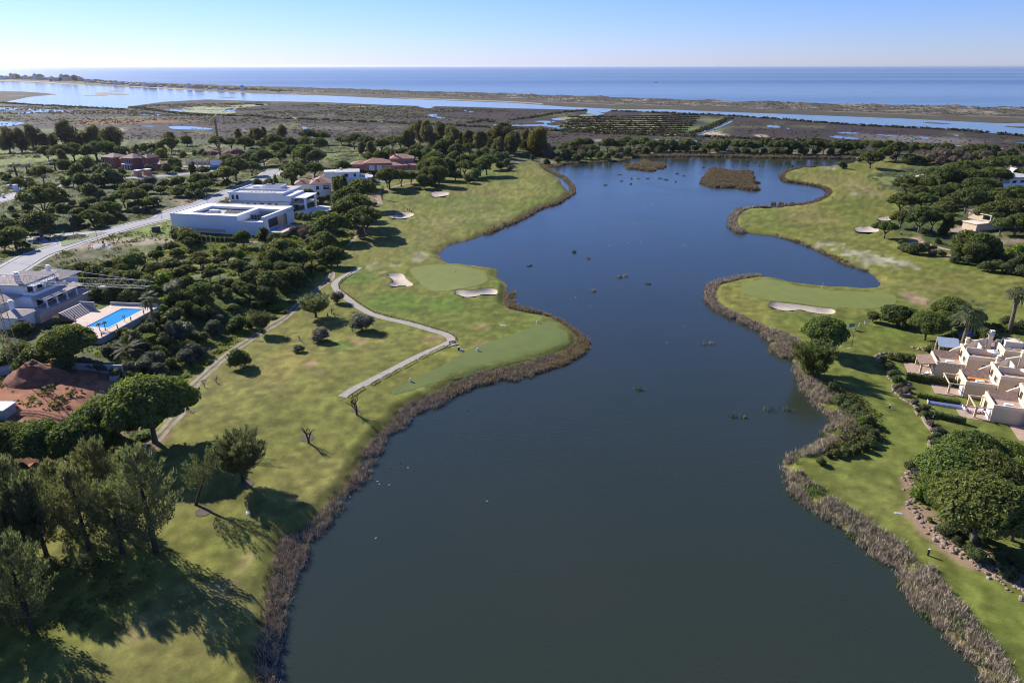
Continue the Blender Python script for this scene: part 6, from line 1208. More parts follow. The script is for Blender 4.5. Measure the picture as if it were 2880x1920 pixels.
# houses at the right edge
e = site(2745, 655, 18, 'ochre house with white pergola and terracotta roof at right edge', 'house', 'ochre_house')
loc(e, MB().box(22,0,0, 34,10,8.0), 'wall', m_ochre); loc(e, MB().hip(22,0,34,10,8.0,2,.5), 'roof', m_terr); loc(e, MB().box(2,2,0, 22,9,3.2), 'wall', m_cream); loc(e, MB().box(1.6,1.6,3.2, 22,9.4,3.5), 'terrace_slab', m_step)
for i in range(5): window(e, 24+i*2.2, 0, 4.6, 1.3, 1.5); window(e, 24+i*2.2, 0, .8, 1.3, 1.8)
for i in range(6): loc(e, MB().box(10+i*2,2.4,3.5, 10.25+i*2,2.65,6.4), 'pergola_post', m_white); loc(e, MB().box(10+i*2,2.4,6.4, 10.25+i*2,8,6.6), 'pergola_beam', m_white)
loc(e, MB().box(9.6,2.4,6.15, 20.6,2.6,6.39), 'pergola_beam', m_white); chimney(e, 24, 6, 8.5, 11, 1.2)
e = site(2762, 622, 16, 'terracotta hip roof seen among the east grove pines', 'house', 'tiled_house'); loc(e, MB().box(0,0,0, 11,8,3.6), 'wall', m_cream); loc(e, MB().hip(0,0,11,8,3.6,2.2,.6), 'roof', m_terrd); window(e, 4, 0, 1, 1.4, 1.3); chimney(e, 13.5, 6, 0, 7, 1.4, m=m_cream)
e = site(2806, 532, 14, 'pale house with wide grey flat roof and white wall at right edge', 'house', 'modern_house'); loc(e, MB().box(12,4,0, 30,16,5.5), 'wall', m_white); loc(e, MB().box(8,2,5.5, 32,18,6.1), 'roof', m_grey); loc(e, MB().box(-2,-2,0, 18,-1.5,3.4), 'garden_wall', m_white); loc(e, MB().add([(10,8,6.1),(15,8,6.1),(15,13,6.1),(10,13,6.1),(12.5,10.5,8.6)], [(0,1,4),(1,2,4),(2,3,4),(3,0,4)]), 'roof_peak', m_white); window(e, 16, 4, 1, 3, 3, m=m_steel); window(e, 22, 4, 1, 3, 3, m=m_steel)
e = site(2868, 492, 10, 'white gabled house with red roof high on the right edge', 'house', 'gabled_house'); loc(e, MB().box(0,0,0, 14,9,4.5), 'wall', m_white); loc(e, MB().hip(0,0,14,9,4.5,2.6,.6), 'roof', m_terr); window(e, 3, 0, 1.5, 1.5, 1.5)
e = site(2750, 590, 10, 'bright blue awning on white posts among the east pines', 'awning', 'garden_awning'); loc(e, MB().add([(0,0,2.6),(6,0,2.6),(6,4,3.4),(0,4,3.4),(0,0,2.7),(6,0,2.7),(6,4,3.5),(0,4,3.5)], [(3,2,1,0),(4,5,6,7),(0,1,5,4),(1,2,6,5),(2,3,7,6),(3,0,4,7)]), 'cloth', mat('blue_cloth', (.03,.16,.60), .7, .05, 1)); [loc(e, MB().box(x,0,0, x+.15,.15,2.6), 'post', m_white) for x in (0, 5.8)]; loc(e, MB().box(-.3,-1.5,0, 6.3,-1.2,1.2), 'low_wall', m_white)
# ------------------------------------------------------------------ reeds, undergrowth, marsh scrub (what nobody could count)
m_reed = mat('dry_reeds', (.40, .33, .235), .9, .55, 1.3); m_reedg = mat('green_reeds', (.13, .17, .05), .8, .3, 1.1); m_ug = foliage('undergrowth', (.045, .055, .022), (.13, .145, .050), .22); m_ugd = foliage('dry_undergrowth', (.085, .065, .045), (.19, .15, .10), .2)
def scatter(poly, dens, rng, msk=None):
    lo = poly.min(0); hi = poly.max(0); n = int((hi-lo).prod()*dens); P = np.c_[rng.uniform(lo[0], hi[0], n), rng.uniform(lo[1], hi[1], n)]
    P = P[sdf(P[:, 0], P[:, 1], poly) < 0]
    return P if msk is None or not len(P) else P[msk(P)]
def blades(P, z, rng, per, hgt, wid, spread=.35, lean=.35):
    n = len(P)*per; B = np.repeat(np.c_[P, z], per, 0); h = np.repeat(rng.uniform(.65, 1.2, len(P)), per)*hgt*rng.uniform(.6, 1.1, n)
    B[:, :2] += rng.normal(0, spread, (n, 2)); a = rng.uniform(0, 6.28, n); ln = np.abs(rng.normal(0, lean, n))*h; T = B+np.c_[np.cos(a)*ln, np.sin(a)*ln, h*np.sqrt(np.clip(1-lean*lean, .3, 1))]
    Mid = B*.5+T*.5+np.c_[-np.cos(a)*ln*.12, -np.sin(a)*ln*.12, h*.08]; b = rng.uniform(0, 6.28, n); w = np.asarray(wid)*rng.uniform(.6, 1.3, n); s = np.c_[np.cos(b)*w, np.sin(b)*w, np.zeros(n)]
    V = np.stack([B-s*.5, B+s*.5, Mid+s*.4, Mid-s*.4, T], 1).reshape(-1, 3); i = np.arange(n)*5; F = np.concatenate([np.c_[i, i+1, i+2], np.c_[i, i+2, i+3], np.c_[i+3, i+2, i+4]]); return V, F
def reeds(name, poly, dens, per, hgt, wid, m, seed, label, thr=.36, ns=3.5, **k):
    rng = np.random.default_rng(seed); P = scatter(poly, dens, rng, lambda P: fbm(P[:, 0]/ns, P[:, 1]/ns, seed, 3) > thr)
    if not len(P): return
    z = np.maximum(height(P[:, 0], P[:, 1]), -.05)-.1; hh = hgt*(.6+.8*fbm(P[:, 0]/4., P[:, 1]/4., seed+5, 2)); V, F = [], []
    V, F = blades(P, z, rng, per, hgt, wid, **k); o = mesh_np(name, V, F, m); return tag(o, label, 'reeds', kind='stuff')
def undergrowth(name, polys, dens, m, seed, label, size=(.5, 1.5), thr=.45, ns=9, leaf=.38, flat=.55):
    rng = np.random.default_rng(seed); Q = []
    for P_ in polys: Q.append(scatter(P_, dens, rng, lambda P: fbm(P[:, 0]/ns, P[:, 1]/ns, seed, 3) > thr))
    P = np.concatenate(Q)
    for poly, f in BLOCK:
        if len(P): P = P[sdf(P[:, 0], P[:, 1], poly) > .9]
    for L_ in (TRK, CART):
        L_ = np.array(L_); A = smooth_line(L_, 4); d_ = np.min(np.hypot(P[:, None, 0]-A[None, :, 0], P[:, None, 1]-A[None, :, 1]), 1); P = P[d_ > 2.4]
    n = len(P); r = rng.uniform(*size, n); z = np.array([hz(x, y) for x, y in P]); k = 16
    C_ = np.repeat(np.c_[P, z], k, 0); rr = np.repeat(r, k); D = sph(rng, n*k, -.1); Pp = C_+D*np.c_[rr, rr, rr*flat]; V, F = leaf_tris(Pp, D, rr*leaf, rng, .6)
    print(name, n, 'clumps'); return tag(mesh_np(name, V, F, m), label, 'undergrowth', kind='stuff')
def band(a, b): return np.r_[np.array(a), np.array(b)[::-1]]
WG = Gp(WEST_GRASS[:-3], 0); WO = Gp(WEST_OUT, 0); EG = Gp(EAST_GRASS, 0); EW = Gp(EAST_WATER, 0)
WGs = smooth_line(Gp(WEST_GRASS[:31], 0), 3); WOs = smooth_line(WO, 3)
tt_ = np.linspace(0, 1, 120); rs_ = lambda Q: np.c_[np.interp(tt_, np.linspace(0, 1, len(Q)), Q[:, 0]), np.interp(tt_, np.linspace(0, 1, len(Q)), Q[:, 1])]
WOn = smooth_line(Gp(WEST_OUT[:24], 0), 3); q_ = rs_(WOn); g_ = rs_(smooth_line(Gp(WEST_GRASS[:22], 0), 3)); WOn = g_+(q_-g_)*(.42+.48*fbm(tt_*26, tt_*0, 7, 2))[:, None]; WGn = g_+(g_-q_)*.10
near = band(WGn, WOn)
reeds('reeds', near, 2.4, 26, 1.25, .07, m_reed, 101, 'brown dry reeds along the left shore of the lake', .27, 2.2)
reeds('reeds', band(smooth_line(Gp([(1240,1104),(1302,1074),(1440,1039),(1562,1003),(1624,966),(1621,944),(1547,892),(1455,872),(1424,862),(1421,834)], 0), 3), smooth_line(Gp([(1246,1130),(1310,1095),(1440,1066),(1590,1025),(1650,985),(1650,955),(1600,915),(1540,885),(1470,862),(1450,855),(1445,820)], 0), 3)), 3.0, 24, 1.2, .09, M_brown, 102, 'dark brown reeds round the tee point', .28)
def line_reeds(name, pts, w, dens, per, hgt, wid, m, seed, label, thr=.3, off=0):
    P = smooth_line(Gp(pts, 0), 4); T = np.gradient(P, axis=0); T /= np.hypot(T[:, 0], T[:, 1])[:, None]+1e-9; Nn = np.c_[-T[:, 1], T[:, 0]]
    return reeds(name, band(P+Nn*(off-w/2), P+Nn*(off+w/2)), dens, per, hgt, wid, m, seed, label, thr)
FW = [(1286,683),(1326,676),(1363,661),(1409,639),(1440,628),(1477,611),(1520,586),(1562,574),(1596,553),(1612,541),(1606,522),(1590,503),(1565,490),(1545,480),(1530,466),(1556,470),(1600,460),(1654,458),(1746,453),(1777,443)]
line_reeds('reeds', FW[2:], 2.8, 1.6, 10, 1.7, .22, M_brown, 103, 'brown reeds on the far left shore', .33)
line_reeds('reeds', [(1777,442),(1900,440),(2030,441),(2160,444),(2300,445),(2405,447)], 8, 1.0, 9, 2.6, .3, M_brown, 104, 'brown reeds on the north shore', .3)
line_reeds('reeds', NORTH[12:28], 2.6, 1.7, 10, 1.7, .2, M_brown, 105, 'brown reeds round the upper right inlet', .33)
line_reeds('reeds', [(2160,587),(2126,586),(2085,592),(2066,608),(2058,624),(2064,642),(2088,656)], 3.5, 1.9, 12, 2.0, .18, m_reed, 106, 'brown reeds round the upper right point', .25)
line_reeds('reeds', [(2180,662),(2250,684),(2331,718),(2380,743),(2440,763)], 2.2, 1.5, 9, 1.0, .14, M_brown, 107, 'thin dark reeds along the right inlet', .45)
line_reeds('reeds', [(2135,779),(2089,783),(2045,792),(2012,800),(1998,814),(1994,834),(2003,855),(2035,878),(2083,900),(2113,915),(2144,930),(2166,950)], 3.0, 3.0, 20, 1.6, .11, m_reed, 108, 'brown reeds round the middle right point', .25)
eastband = band(smooth_line(Gp([(2144,926),(2191,944),(2221,957),(2256,985),(2262,1040),(2290,1085),(2325,1110),(2370,1140),(2400,1170),(2405,1215),(2385,1255),(2319,1280),(2261,1305),(2255,1351),(2298,1381),(2331,1409),(2380,1443),(2420,1467),(2460,1498),(2521,1541),(2564,1581),(2613,1611),(2637,1660),(2696,1715),(2742,1777),(2787,1838),(2824,1884),(2850,1930),(2910,2010)], 0), 3),
    smooth_line(Gp([(a-7, b+5) for a, b in EAST_WATER], 0), 3))
reeds('reeds', eastband, 2.6, 26, 1.35, .07, m_reed, 109, 'brown dry reeds along the right shore of the lake', .34)
reeds('reeds', eastband, 1.0, 24, 1.0, .07, m_reedg, 110, 'green reeds mixed in on the right shore', .45)
for i, I_ in enumerate(ISLES):
    reeds('island_reeds', I_, 1.0, 12, (1.3, 1.5)[i], .25, M_brown, 111+i, ('green brown growth on the small far lake island', 'brown growth on the larger lake island')[i], .38)
    o = line_reeds('island_reeds', [], 1, 1, 1, 1, 1, m_reed, 1, '') if False else None
for i, I_ in enumerate(ISLES):
    c_ = I_.mean(0); R_ = c_+(I_-c_)*1.03; Q_ = c_+(I_-c_)*.86; reeds('island_reeds', np.r_[R_, R_[:1], Q_[:1], Q_[::-1]], 1.2, 12, 1.4, .22, M_brown, 115+i, ('pale reed rim of the small far island', 'pale reed rim of the larger island')[i], .2)
undergrowth('island_scrub', [ISLES[0].mean(0)+(ISLES[0]-ISLES[0].mean(0))*.6], .25, M_bush, 117, 'dark green scrub on the middle of the small far island', (.8, 1.6), .2)
undergrowth('island_scrub', [ISLES[1].mean(0)+(ISLES[1]-ISLES[1].mean(0))*.75], .12, M_bush, 118, 'green grey scrub on the larger far island', (.6, 1.4), .4)
# grass verge tufts above the west reeds
line_reeds('verge_grass', WEST_GRASS[:19], 1.2, 2.5, 16, .55, .06, m_reedg, 121, 'rough green verge above the left shore', .4, off=.8)
# reed clumps in open water, each a thing
def tuft(name, px, py, wpx, m, label, hgt=1.2, n=60, group=None, cat='reeds'):
    x, y = G(px, py, .3); w = wpx/pxm(y); rng = np.random.default_rng(int(px*7+py)); k = max(2, int(w/1.2)); P = np.c_[rng.uniform(-w/2, w/2, k), rng.normal(0, .35, k)]
    V, F = blades(P, np.full(k, -.05), rng, max(8, n//k), hgt, .10 if y < 220 else .2, .4, .5); o = mesh_np(name, V, F, m); o.location = (x, y, 0); return tag(o, label, cat, group)
TG = 'reed clumps standing in open water'
for c, x, y, w, m, l, h in (('c4',80,290,260,m_reedg,'widest green reed clump in the water right of centre',1.3),('b3',1180,1540,80,m_reedg,'small green clump alone in the near lake',.9),
    ('b3',1790,1125,90,m_reed,'brown and green clump off the right point',.9),('b3',580,285,40,m_reedg,'clump in mid lake left of two others',1.0),('b3',690,342,30,m_reed,'smallest dark clump in mid lake',.8),('b3',1000,515,45,m_reed,'brown clump in the centre of the lake',1.0),
    ('b3',1268,580,24,m_reedg,'tiny clump right of the central clump',.8),('b3',748,640,24,m_reed,'upright little clump below centre left',1.0),('b3',165,412,18,m_reedg,'tiny clump near the left green',.8),('b3',1050,503,20,m_reed,'tiny tuft beside the central clump',.7)): 
    (px, py), = nat(c, [(x, y)]); tuft('reed_clump', px, py, w/K, m, l, h, group=TG)
tuft('reed_clump', 2068, 1168, 44, m_reedg, 'green clump left of the widest reed clump', 1.1, group=TG)
for x, y, w, l in ((985,1015,50,'reed clump left of the small far island'),(1095,1050,50,'left of the paired clumps in the far lake'),(1155,1050,60,'right of the paired clumps in the far lake'),(1252,1050,30,'narrow clump between far clump rows'),(1370,1048,60,'left end of the long far clump row'),(1430,1060,90,'middle of the long far clump row'),
    (1490,1078,60,'right end of the long far clump row'),(1520,1005,50,'clump above the long far row'),(1575,1025,40,'clump right of the long far row'),(860,1110,50,'lowest far clump at left'),(1005,1072,40,'flat clump in the far lake'),(1090,1098,30,'small low clump in the far lake'),(695,948,30,'dark clump near the far left shore'),
    (1750,948,60,'clump behind the larger island left'),(1850,945,70,'clump behind the larger island'),(2030,935,20,'thin tuft right behind the island'),(2165,935,20,'left tuft near the north shore'),(2185,937,20,'right tuft near the north shore'),(2265,930,50,'clump by the north east shore'),(2310,932,20,'tuft nearest the north east shore')):
    (px, py), = nat('a3', [(x, y)]); tuft('reed_clump', px, py, w/K*.7, m_reedg if int(x) % 3 else M_brown, l, 1.0, 40, group='reed clumps in the far lake')
tuft('reed_clump', 2220, 468, 26, m_reedg, 'wide green clump beside the upper right shore', 2.2, 60, group='reed clumps in the far lake')
for x, y, w in ((60,1290,40),(110,1285,60),(150,1290,50),(230,1285,60)):
    (px, py), = nat('a4', [(x, y)]); tuft('reed_clump', px, py, w/K, M_brown, ('leftmost','second','third','rightmost')[[60,110,150,230].index(x)]+' dark reed clump in the upper right inlet', 2.2, 60, group='dark clumps in the inlet')
# undergrowth on uncut ground
HW = Gp([(0,432),(-500,440),(-700,900),(-300,1250),(150,1400),(360,1300),(425,1215),(485,1140),(555,1045),(645,965),(735,898),(825,842),(895,762),(950,695),(1000,650),(1050,600),(1055,545),(1080,505),(1250,478),(1380,450),(1150,438)], 3)
undergrowth('undergrowth', [HW], .085, m_ug, 201, 'low green scrub on the left hillside', (.5, 1.6), .44)
undergrowth('dry_scrub', [HW], .05, m_ugd, 202, 'dry brown scrub on the left hillside', (.4, 1.2), .50, 14)
wood = Gp(nat('b1', [(1350,330),(1750,180),(2300,130),(2352,60)])+nat('b2', [(300,60),(560,100),(850,120),(830,230),(700,330),(640,480),(400,720),(100,960)])+nat('b1', [(2150,1130),(1850,1400),(1700,1500),(1500,1400),(900,1330),(1350,1100),(1500,900),(1100,640),(600,520)]), 3)
undergrowth('ivy_bank', [wood], .42, foliage('ivy_leaves', (.08,.11,.025), (.23,.30,.065), .3), 203, 'green ivy and scrub covering the wood floor', (.4, 1.1), .40, 7, .42, .35)
EGR = Gp([(2440,500),(2500,480),(2640,460),(2760,455),(3300,500),(3300,760),(2880,748),(2780,718),(2650,708),(2560,675),(2530,650),(2520,600),(2560,560)], 2)
undergrowth('undergrowth', [EGR], .06, m_ug, 204, 'low green scrub under the east grove', (.5, 1.5), .42)
NB = Gp([(1440,440),(1560,455),(1760,447),(1777,436),(2405,440),(2470,448),(2800,458),(3300,510),(3300,440),(2800,418),(2160,410),(1440,400),(0,400),(-600,420),(-600,440),(0,440),(1150,438)], 1)
undergrowth('undergrowth', [NB], .03, m_ug, 205, 'scrub belt between the golf course and the marsh', (.8, 2.2), .42, 14)
undergrowth('dry_scrub', [Gp([(2560,440),(2880,448),(3300,500),(3300,470),(2880,425),(2500,410)], 1)], .05, m_ugd, 206, 'purple brown thicket beyond the right fairway', (.8, 2.2), .4, 14)
low = Gp([(-250,1420),(0,1350),(150,1400),(360,1310),(460,1420),(440,1600),(200,1800),(-200,1800)], 2)
undergrowth('undergrowth', [low], .3, m_ug, 207, 'dark undergrowth beneath the lower left trees', (.4, 1.2), .45, 6)
bed = Gp([(2550,1330),(2570,1310),(2620,1340),(2700,1440),(2800,1500),(2900,1560),(2900,1640),(2800,1600),(2700,1550),(2620,1500),(2570,1430)], 1.2)
undergrowth('bed_plants', [bed], .5, m_ug, 208, 'low mixed plants in the rockery bed', (.25, .7), .45, 4)
hb = Gp(nat('c4', [(570,20),(700,140),(880,260),(1000,370),(1030,560),(900,640),(700,690),(500,720),(640,560),(760,420),(640,240)]), 1)
undergrowth('bank_bushes', [hb], 1.2, m_ug, 209, 'grey green bushes behind the right shore reeds', (.7, 1.5), .2, 6, .3, .9)
# marsh scrub, dike bushes, dune shrubs
def far_scrub(name, pts_list, w, step, hgt, m, seed, label):
    rng = np.random.default_rng(seed); Q = []
    for pts in pts_list:
        P = smooth_line(Gp(pts, 1), 5); d_ = np.r_[0, np.cumsum(np.hypot(*np.diff(P, axis=0).T))]; n = int(d_[-1]/step); t_ = rng.uniform(0, d_[-1], n); x = np.interp(t_, d_, P[:, 0]); y = np.interp(t_, d_, P[:, 1]); Q.append(np.c_[x+rng.normal(0, w*.3, n), y+rng.normal(0, w*.5, n)])
    P = np.concatenate(Q); n = len(P); r = rng.uniform(.5, 1.2, n)*hgt; k = 9; C_ = np.repeat(np.c_[P, np.full(n, 1.3)], k, 0); rr = np.repeat(r, k); D = sph(rng, n*k, -.1); V, F = leaf_tris(C_+D*np.c_[rr*1.5, rr, rr*.8], D, rr*.95, rng, .5)
    return tag(mesh_np(name, V, F, m), label, 'scrub', kind='stuff')
m_dike = foliage('dike_scrub', (.030, .032, .018), (.070, .072, .030), .05)
A = lambda c, *p: nat(c, p)
far_scrub('dike_bushes', [A('a1',(-300,345),(0,362),(300,380),(700,400),(1150,425)), A('a1',(1190,400),(1500,440),(1800,470),(2352,485))+A('a2',(100,495)), A('a2',(60,500),(700,522),(1400,552),(2352,598))+A('a3',(800,640),(1600,668),(2352,700))+A('a4',(900,732),(1700,760)),
    A('a3',(0,520),(250,485),(450,450),(680,430)), A('a3',(890,435),(1400,455),(1900,478),(2352,505))+A('a4',(500,545),(1000,578),(1700,612),(2352,672)), A('a3',(1640,645),(1780,600),(1900,550),(1990,505)), A('a3',(600,610),(1000,635),(1600,655)), A('a2',(1950,545),(2100,525),(2180,540))], 6, 1.6, 2.2, m_dike, 301, 'dark bushes lining the marsh dikes')
sp = []
for k in range(9):
    f = k/8; a = (470+470*0+(400-470)*0, 0); x0 = 480-90*f+(k % 2)*30; y0 = 492+f*120; x1 = 1780-f*150; y1 = 470+f*165; sp.append(A('a3',(x0+40,y0),((x0+x1)/2,(y0+y1)/2+6),(x1-40,y1)))
far_scrub('salt_pan_ridges', sp, 2.0, .7, 1.6, m_dike, 302, 'parallel dark ridges of the old salt pans')
for k in range(8):
    f = (k+.5)/8; P_ = Gp(A('a3',(520-90*f,492+f*120),(1100,480+f*145),(1500-f*150,476+f*150)), 1.5); ribbon('salt_pan_strip', P_, 4+2*(k % 3), .3, m_algae if k % 2 else mat('pan_sand', (.33,.28,.18), .9, .15, .02), step=12)
def field_scrub(name, poly, n, hgt, m, seed, label, thr=.5):
    rng = np.random.default_rng(seed); poly = np.array(poly); lo = poly.min(0); hi = poly.max(0); P = np.c_[rng.uniform(lo[0], hi[0], n*3), rng.uniform(lo[1], hi[1], n*3)]; P = P[(sdf(P[:, 0], P[:, 1], poly) < 0) & (fbm(P[:, 0]/90, P[:, 1]/45, seed, 3) > thr)][:n]
    P = P[(sdf(P[:, 0], P[:, 1], lagw) > 6)]; n = len(P); r = rng.uniform(.4, 1.2, n)*hgt; k = 7; C_ = np.repeat(np.c_[P, np.full(n, 1.2)], k, 0); rr = np.repeat(r, k); D = sph(rng, n*k, 0); V, F = leaf_tris(C_+D*np.c_[rr*1.6, rr*1.2, rr*.7], D, rr*.9, rng, .5)
    return tag(mesh_np(name, V, F, m), label, 'scrub', kind='stuff')
field_scrub('marsh_scrub', Gp([(-100,300),(0,305),(720,330),(1440,360),(2160,392),(2880,420),(2880,436),(2160,410),(1440,398),(720,388),(0,398),(-200,410)], 1), 5200, 1.3, m_dike, 311, 'dark low bushes scattered over the marsh', .46)
field_scrub('marsh_scrub', Gp([(0,300),(720,290),(1200,302),(1440,310),(1440,355),(720,330),(0,330)], 1), 3000, 1.5, m_dike, 312, 'dark bushes on the far marsh', .48)
field_scrub('brown_marsh', Gp([(-100,300),(0,300),(720,290),(1440,310),(2160,345),(2880,390),(2880,430),(2160,408),(1440,395),(0,395)], 1), 7000, .9, foliage('marsh_plants', (.048,.035,.030), (.088,.066,.050), .03), 313, 'purple brown salt marsh plants', .36)
rng = np.random.default_rng(5); n = 14000; u = rng.uniform(0, 1, n); xs_ = -900+3000*u*1.0; yl = np.interp(xs_, SL_[:, 0], SL_[:, 1]); yh = np.maximum(np.interp(xs_, SS_[:, 0], SS_[:, 1]), yl+40); f = rng.uniform(.32, .93, n); P = np.c_[xs_, yl*(1-f)+yh*f]
pr = np.clip(f*9, 0, 1)*np.clip((1-f)*5, 0, 1); zz = 1.3+pr*(1+fbm(P[:, 0]/40, P[:, 1]/22, 61, 5)**1.4*9*ss(f, .3, .62)); r = rng.uniform(.5, 1.3, n); k = 5; C_ = np.repeat(np.c_[P, zz], k, 0); rr = np.repeat(r, k); D = sph(rng, n*k, 0); V, F = leaf_tris(C_+D*np.c_[rr*1.6, rr*1.2, rr*.7], D, rr*.9, rng, .5)
tag(mesh_np('dune_scrub', V, F, m_dike), 'dark tufts growing all over the dunes', 'scrub', kind='stuff')
far_scrub('spit_scrub', [A('a1',(-200,128),(300,132),(760,150),(1200,185),(1700,212),(2352,245))+A('a2',(300,260)), A('a1',(0,138),(760,165),(1500,205),(2200,240))], 40, 5, 5.5, foliage('spit_trees', (.05,.055,.035), (.11,.11,.06), .02), 321, 'trees and scrub among the houses on the spit')

# ------------------------------------------------------------------ houses on the spit
rng = random.Random(11); hp = []
def hproto(w, d_, h, mw, mr):
    wl = MB().box(-w/2,-d_/2,0, w/2,d_/2,h).mesh('wall', mw); rf = MB().hip(-w/2,-d_/2,w/2,d_/2,h,h*.45,.4).mesh('roof', mr); return wl, rf
hp = [hproto(13, 11, 7, m_white, m_terrd), hproto(17, 12, 6, m_cream, m_terr), hproto(11, 10, 10, m_white, m_grey), hproto(22, 14, 9, m_cream, m_terrd), hproto(12, 9, 5, m_grey, m_grey)]
spot = [(20,138),(60,134),(110,130),(150,132),(205,128),(240,134),(285,136),(330,138),(375,140),(420,142),(480,150),(530,152),(575,146),(620,150),(665,142),(700,138),(735,146),(790,166),(850,168),(905,170),(950,178),(1010,182),(1065,186),(1110,184),(1160,180),(1210,196),(1270,198),(1330,202),(1400,206),(1480,208),(1560,210),(1650,212),(1740,216),(1830,220),(1930,226),(2030,232),(2130,236),(2230,238)]
for k, (x, y) in enumerate(spot):
    (px, py), = nat('a1', [(x, y)]); gx, gy = G(px, py+3, 1.5); wl, rf = hp[k % 5]; n_ = len(spot)
    pos = ('leftmost ' if k == 0 else ORD[k]+' from left ' if k < 12 else 'rightmost ' if k == n_-1 else ORD[n_-1-k]+' from right ' if k > n_-12 else ORD[k-12]+' right of the beach bend ')
    e = empty('beach_house', (gx, gy, 2.0), rng.uniform(-.3, .3), pos+('pale','sandy','tall white','wide','low grey')[k % 5]+' house on the far sand spit', 'house', 'houses on the far sand spit'); s_ = 1.5 if x < 760 else 1.1; e.scale = (s_, s_, s_*(1.5 if x < 760 else 1)); obj('wall', wl, e); obj('roof', rf, e)
for k, (x, y, w) in enumerate(((165,128,60),(180,105,30),(690,150,90),(720,140,60),(560,150,60),(470,150,40))):
    (px, py), = nat('a1', [(x, y)]); gx, gy = G(px, py+4, 2); plant('euc', gx, gy, w/K/pxm(gy)*.62, ['broad tree at the left end of the spit village','pointed tall tree at the left end of the spit','broad tree beside the beach bend','tall tree beside the beach bend','tree left of the beach bend','small tree among the spit houses'][k], 'trees in the spit village', .8, z=2)

# ------------------------------------------------------------------ small things
# low timber rails beside the stone path
def rail(a, b, label, posts=3):
    a = P3(*a); b = P3(*b); e = empty('timber_rail', a, 0, label, 'rail', 'low timber rails beside the stone path'); d_ = b-a
    MB().bar((0,0,.42), d_+Vector((0,0,.42)), .14).build('rail_bar', m_wood, e); 
    for k in range(posts):
        q = d_*(k/(posts-1)); MB().bar(q+Vector((0,0,-.2)), q+Vector((0,0,.4)), .13).build('post', m_wood, e)
RL = [('b2',(1775,1152),(1745,1168)),('b2',(1735,1160),(1590,1228)),('b2',(1563,1240),(1503,1272)),('b2',(1478,1290),(1352,1356)),('b2',(1325,1366),(1258,1402)),('b2',(1233,1414),(1165,1450)),('b2',(1133,1468),(1060,1510)),('c3',(990,100),(852,188))]
for k, (c, a, b) in enumerate(RL): (a, b) = nat(c, [a, b]); rail(a, b, ORD[k]+' low dark rail down from the bench beside the stone path', 3 if k not in (3, 7) else 5)
for k, (a, b) in enumerate(zip(nat('b2', [(880,487),(790,548),(755,590),(765,630),(850,690),(960,765),(1080,842),(1250,888),(1450,938),(1620,990),(1760,1030),(1830,1070)]), nat('b2', [(795,545),(757,587),(762,627),(845,686),(955,762),(1075,840),(1245,886),(1445,936),(1615,988),(1755,1028),(1828,1066),(1835,1095)]))):
    rail(a, b, ORD[k]+' length of dark edging rail along the stone path from its top end', 4)
# bench
w = P3(*nat('b2', [(1808,1140)])[0]); e = empty('park_bench', w, .55, 'brown slatted bench at the bend of the stone path', 'bench')
for k in range(3): loc(e, MB().box(-.95,-.25+k*.17,.42, .95,-.12+k*.17,.46), 'seat_slat', m_wood)
for k in range(3): loc(e, MB().box(-.95,.27+k*.03,.56+k*.16, .95,.31+k*.03,.69+k*.16), 'back_slat', m_wood)
for s_ in (-.85, .85): loc(e, MB().box(s_-.05,-.25,-.1, s_+.05,-.17,.42), 'leg', m_black); loc(e, MB().box(s_-.05,.2,-.1, s_+.05,.28,1.05), 'leg', m_black)
loc(e, MB().box(-1.3,-.6,-.15, 1.3,.5,.03), 'plinth', m_conc)
def bin_(c, x, y, label, col, h=.9, w=.5, cat='bin', name='litter_bin'):
    p = P3(*nat(c, [(x, y)])[0]); e = empty(name, p, .3, label, cat); o = loc(e, MB().tube([(0,0,-.05),(0,0,h)], w/2, 10), 'body', col); loc(e, MB().tube([(0,0,h+.002),(0,0,h+.12)], w*.42, 10), 'lid', m_white if col != m_white else m_steel); return e
bin_('b2', 1863, 1192, 'dark green bin right of the slatted bench', m_black); e = bin_('b2', 1890, 1196, 'white box on the ground right of the dark green bin', m_white, .4, .6, 'box', 'ground_box')
for (x, y, l) in ((2036,1196,'white tee marker box right of the bench'),(1418,1478,'white tee marker box below the rails')): bin_('b2', x, y, l, m_white, .7, .5, 'marker', 'tee_marker')
bin_('b3', 234, 940, 'white tee marker box on the tee point', m_white, .7, .5, 'marker', 'tee_marker'); bin_('c4', 1115, 285, 'small dark post with pale top on the east lawn', m_black, .7, .3, 'post', 'lawn_post'); bin_('c5', 1468, 395, 'dark green post with pale top on the lower east lawn', m_black, 1.1, .3, 'post', 'lawn_post')
bin_('b4', 1222, 130, 'green box at the feet of the east pines', m_black, .9, .7, 'box', 'green_box'); bin_('b1', 948, 215, 'dark litter bin on the road verge', m_black, 1.0, .7)
bin_('c3', 1030, 700, 'small green marker by the left reeds', m_white, .4, .2, 'marker', 'tee_marker'); bin_('b2', 1093, 842, 'white marker stone beside the stone path', m_white, .3, .4, 'marker', 'marker_stone'); bin_('b2', 658, 875, 'little white topped marker by the feathery tree', m_black, .9, .3, 'marker', 'marker_post')
def slab(c, x, y, w, d_, rz, label, m, name='ground_plate', cat='plate'):
    p = P3(*nat(c, [(x, y)])[0]); e = empty(name, p, rz, label, cat); loc(e, MB().box(-w/2,-d_/2,-.1, w/2,d_/2,.05), 'plate', m); loc(e, MB().box(-w/2+.1,-d_/2+.1,.053, w/2-.1,d_/2-.1,.09), 'lid', m_steel); return e
